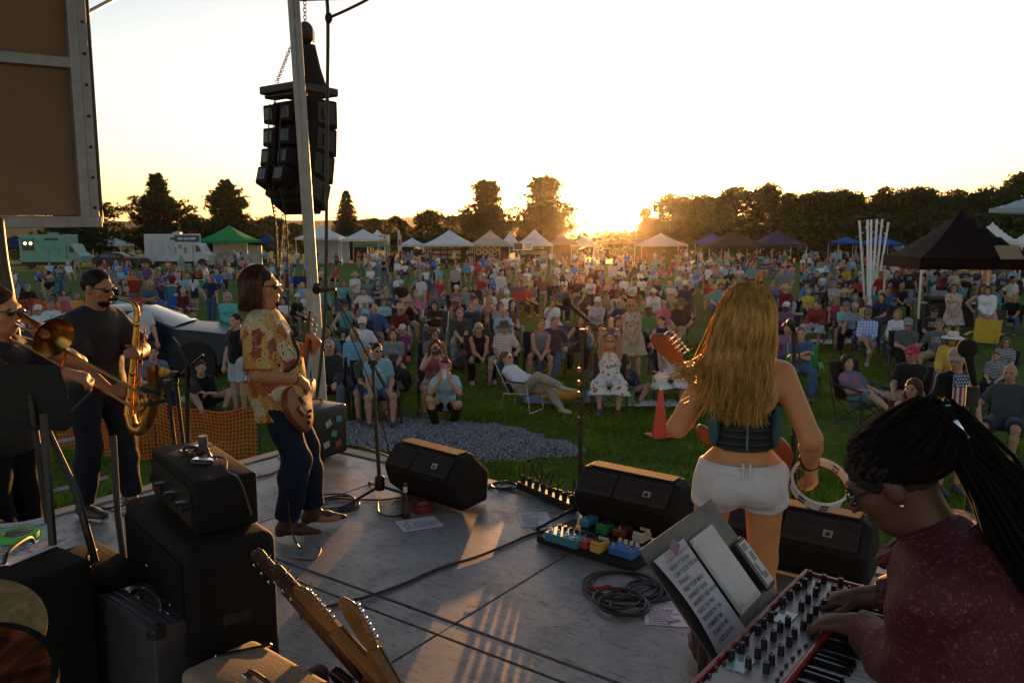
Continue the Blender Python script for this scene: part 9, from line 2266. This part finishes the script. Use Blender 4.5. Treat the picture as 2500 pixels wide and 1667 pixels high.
# grass blades in clumps, densest before the stage
N = 330000; X = gr.uniform(-9.5,10,N); Y = 5.0 + 17 * gr.uniform(0,1,N) ** 1.35
tuft = np.sin(X * 2.1 + 1.3 * np.sin(Y * 1.7)) * np.sin(Y * 2.3 + np.sin(X * 1.1)) + .6 * np.sin(X * 6.1 + Y * 2.7) * np.sin(Y * 5.2 - X * 1.9)
keep = (inpatch(X,Y) > 1.02) & (gr.uniform(-1.3,1.1,N) < tuft * .8 + .25)
su,sv = X * UX.x + Y * UX.y,X * VX.x + Y * VX.y; keep &= ~((su > UL - .1) & (sv < VF + .05)); X,Y,tuft = X[keep],Y[keep],tuft[keep]; N = len(X)
P = np.stack([X,Y,np.full(N,-.005)],1); D = gr.normal(0,.42,(N,3)); D[:,2] = 1; D /= np.linalg.norm(D,axis=1)[:,None]
L = gr.uniform(.04,.10,N) * (1 + .55 * np.clip(tuft,-.4,1.2)); W = gr.uniform(.004,.009,N) * (1 + .04 * np.maximum(Y - 8,0))
M_GRASSB = m_leaf('grass_blades',(.055,.13,.010),(.18,.27,.04),.45,.5)
obj('grass',npmesh('grass',blades(P,D,L,W,gr),tri_faces(N),M_GRASSB),kind='stuff',label='rough green grass tufts before the stage',cat='grass')
# ------------------------------------------------------------------ things on the grass
cn = thing('traffic_cone','bright orange traffic cone on the grass left of the singer','cone',G(1611,1064),R(20))
MB().lathe([(.125,.02),(.118,.04),(.028,.70),(.022,.715),(0,.716)],n=28).build('cone_body',mat('cone_orange',(.80,.07,.015),.45,var=.08,transl=.2),cn,True); MB().box((0,0,.012),(.36,.36,.024)).build('foot_plate',mat('cone_orange'),cn,bevel=.008)
def cloth(label,c,w,d,mt,rz=0,name='blanket',cat='blanket',amp=.03):
 n = 14; q = random.Random(label); ph = q.uniform(0,6); vs = [V3(-w / 2 + w * i / n + .03 * math.sin(j * 1.7 + ph),-d / 2 + d * j / n + .03 * math.sin(i * 1.3 + ph),.045 + amp * (math.sin(i * 1.9 + ph) * math.sin(j * 1.4) + .5)) for j in range(n + 1) for i in range(n + 1)]
 return MB().add(vs,[(j * (n + 1) + i,j * (n + 1) + i + 1,(j + 1) * (n + 1) + i + 1,(j + 1) * (n + 1) + i) for j in range(n) for i in range(n)]).build(name,mt,None,True,label=label,cat=cat,loc=c,rz=rz)
PB = pattern('quilt','floral',(.30,.13,.05),.25)
cloth('patterned blue quilt spread before the lounging man',G(1405,975),2.0,1.1,PB,R(6)).color = (.06,.13,.22,1)
cloth('pale printed picnic cloth left of the traffic cone',G(1565,992),1.3,.5,FLORAL,R(-4)).color = (.5,.45,.46,1)
cloth('white blanket spread on the lawn behind the plaid shirt',G(2080,838),2.2,.9,mat('blanket_white',(.5,.52,.52),.9,bump=.4),R(8))
cloth('dark picnic blanket on the left lawn',G(415,800),1.4,.8,mat('blanket_dark',(.05,.05,.055),.9),R(4)); cloth('pale grey blanket by the red shirt on the right lawn',G(1935,770),1.9,.8,mat('blanket_grey',(.34,.34,.36),.9),R(2)); cloth('pink blanket on the lawn below the tall pine',G(1420,690),2.4,1.2,mat('blanket_pink',(.45,.26,.24),.9),R(-8))
pl = Blob(.05).ell((0,0,.13),(.42,.26,.12)); obj('pillow',pl.mesh('pillow',.02,mat('mustard',(.52,.28,.03),.85,bump=.4),1,.006,14),None,'large mustard yellow pillow on the quilt','pillow',None,None,G(1370,980),R(4))
bg_ = thing('cooler_bag','green cooler bag beside the girl on the blanket','bag',G(1512,992),R(8)); MB().box((0,0,.16),(.50,.28,.32),taper=.96).build('body',mat('bag_green',(.10,.26,.06),.7),bg_,bevel=.03,seg=2); MB().box((0,0,.335),(.50,.29,.04)).build('lid',mat('bag_green_dark',(.04,.10,.03),.7),bg_,bevel=.015)
MB().tube(spline([V3(-.2,0,.34),V3(-.1,0,.42),V3(.1,0,.42),V3(.2,0,.34)],4),.012,6).build('handle',M_BLK,bg_,True)
def sack(label,c,col,s=1.0,name='backpack',cat='bag'):
 b = Blob(.05).ell((0,0,.20 * s),(.20 * s,.15 * s,.21 * s)).ell((.05 * s,-.12 * s,.14 * s),(.13 * s,.08 * s,.12 * s)); b.cut((0,0,.0),(0,0,-1)); t = obj(name,b.mesh(name,.02,mat('bag_cloth',obj=True,rough=.8,bump=.4,fine=12,bdist=.02),1,.008,12),None,label,cat,None,None,c,rng.uniform(0,6)); t.color = (*col,1)
 MB().tube(spline([V3(-.08,.12,.34) * s,V3(-.05,.2,.30) * s,V3(-.08,.17,.1) * s],4),.018 * s,6).build('strap',M_BLK,t,True); return t
sack('black bag lying beside the boom stand people',G(975,960),(.012,.012,.014),1.25); sack('tan bag beside the black bag',G(958,975),(.30,.20,.08),.7); sack('black backpack behind the crouching woman',G(1130,905),(.03,.03,.035),1.05); sack('white plastic bag at the feet of the plaid shirt on the left',G(395,775),(.5,.6,.62),.7)
cl_ = thing('cooler','blue and white cooler among the chairs of the second row','cooler',G(1052,705),R(5)); MB().box((0,0,.17),(.55,.35,.32)).build('tub',mat('cooler_blue',(.05,.18,.34),.5),cl_,bevel=.02); MB().box((0,0,.36),(.57,.37,.07)).build('lid',mat('cooler_white',(.6,.62,.64),.5),cl_,bevel=.02)
for k,(px,py,lb) in enumerate(((1146,910,'clear water bottle on the grass beside the silver haired man'),(448,985,'white cup on the grass by the fence'))):
 w_ = thing('water_bottle' if k == 0 else 'paper_cup',lb,'bottle' if k == 0 else 'cup',G(px,py));
 if k == 0: MB().lathe([(0,0),(.034,0),(.036,.10),(.034,.18),(.013,.215),(0,.215)],n=14).build('bottle_body',mat('clear_plastic',(.5,.55,.58),.15),w_,True); MB().lathe([(.014,.212),(.014,.235),(0,.235)],n=12).build('cap',M_PAPER,w_,True)
 else: MB().lathe([(0,0),(.03,0),(.042,.12),(.039,.12),(.028,.01),(0,.01)],n=16).build('cup_wall',M_PAPER,w_,True)
wh = thing('sound_desk','black mixing desk on a table under the black canopy','desk',G(2310,800),0); MB().box((0,0,.78),(1.8,.7,.06)).build('table_top',M_BLK,wh,bevel=.01); MB().box((0,.05,.90),(1.3,.5,.16),Euler((R(8),0,0)).to_matrix()).build('mixer',M_CAB,wh,bevel=.01)
for sx in (-1,1): MB().box((sx * .8,0,.38),(.05,.6,.76)).build('table_leg',M_BLK,wh)
MB().box((0,-.33,.42),(1.8,.02,.70)).build('table_skirt',M_MAT,wh)
# ------------------------------------------------------------------ closed haze box added round the whole place for the low sun's glow
hm = bpy.data.materials.new('sun_glow_haze'); hm.use_nodes = True
for x in list(hm.node_tree.nodes): hm.node_tree.nodes.remove(x)
ho = hm.node_tree.nodes.new('ShaderNodeOutputMaterial'); hv = hm.node_tree.nodes.new('ShaderNodeVolumePrincipled')
hv.inputs['Color'].default_value = (.95,.88,.80,1); hv.inputs['Density'].default_value = .000075; hv.inputs['Anisotropy'].default_value = .90
hm.node_tree.links.new(hv.outputs[0],ho.inputs['Volume'])
MB().box((0,1500,14),(6400,6400,64)).build('haze',hm,kind='stuff',label='thin warm haze added over the field for the glow round the sun',cat='haze')
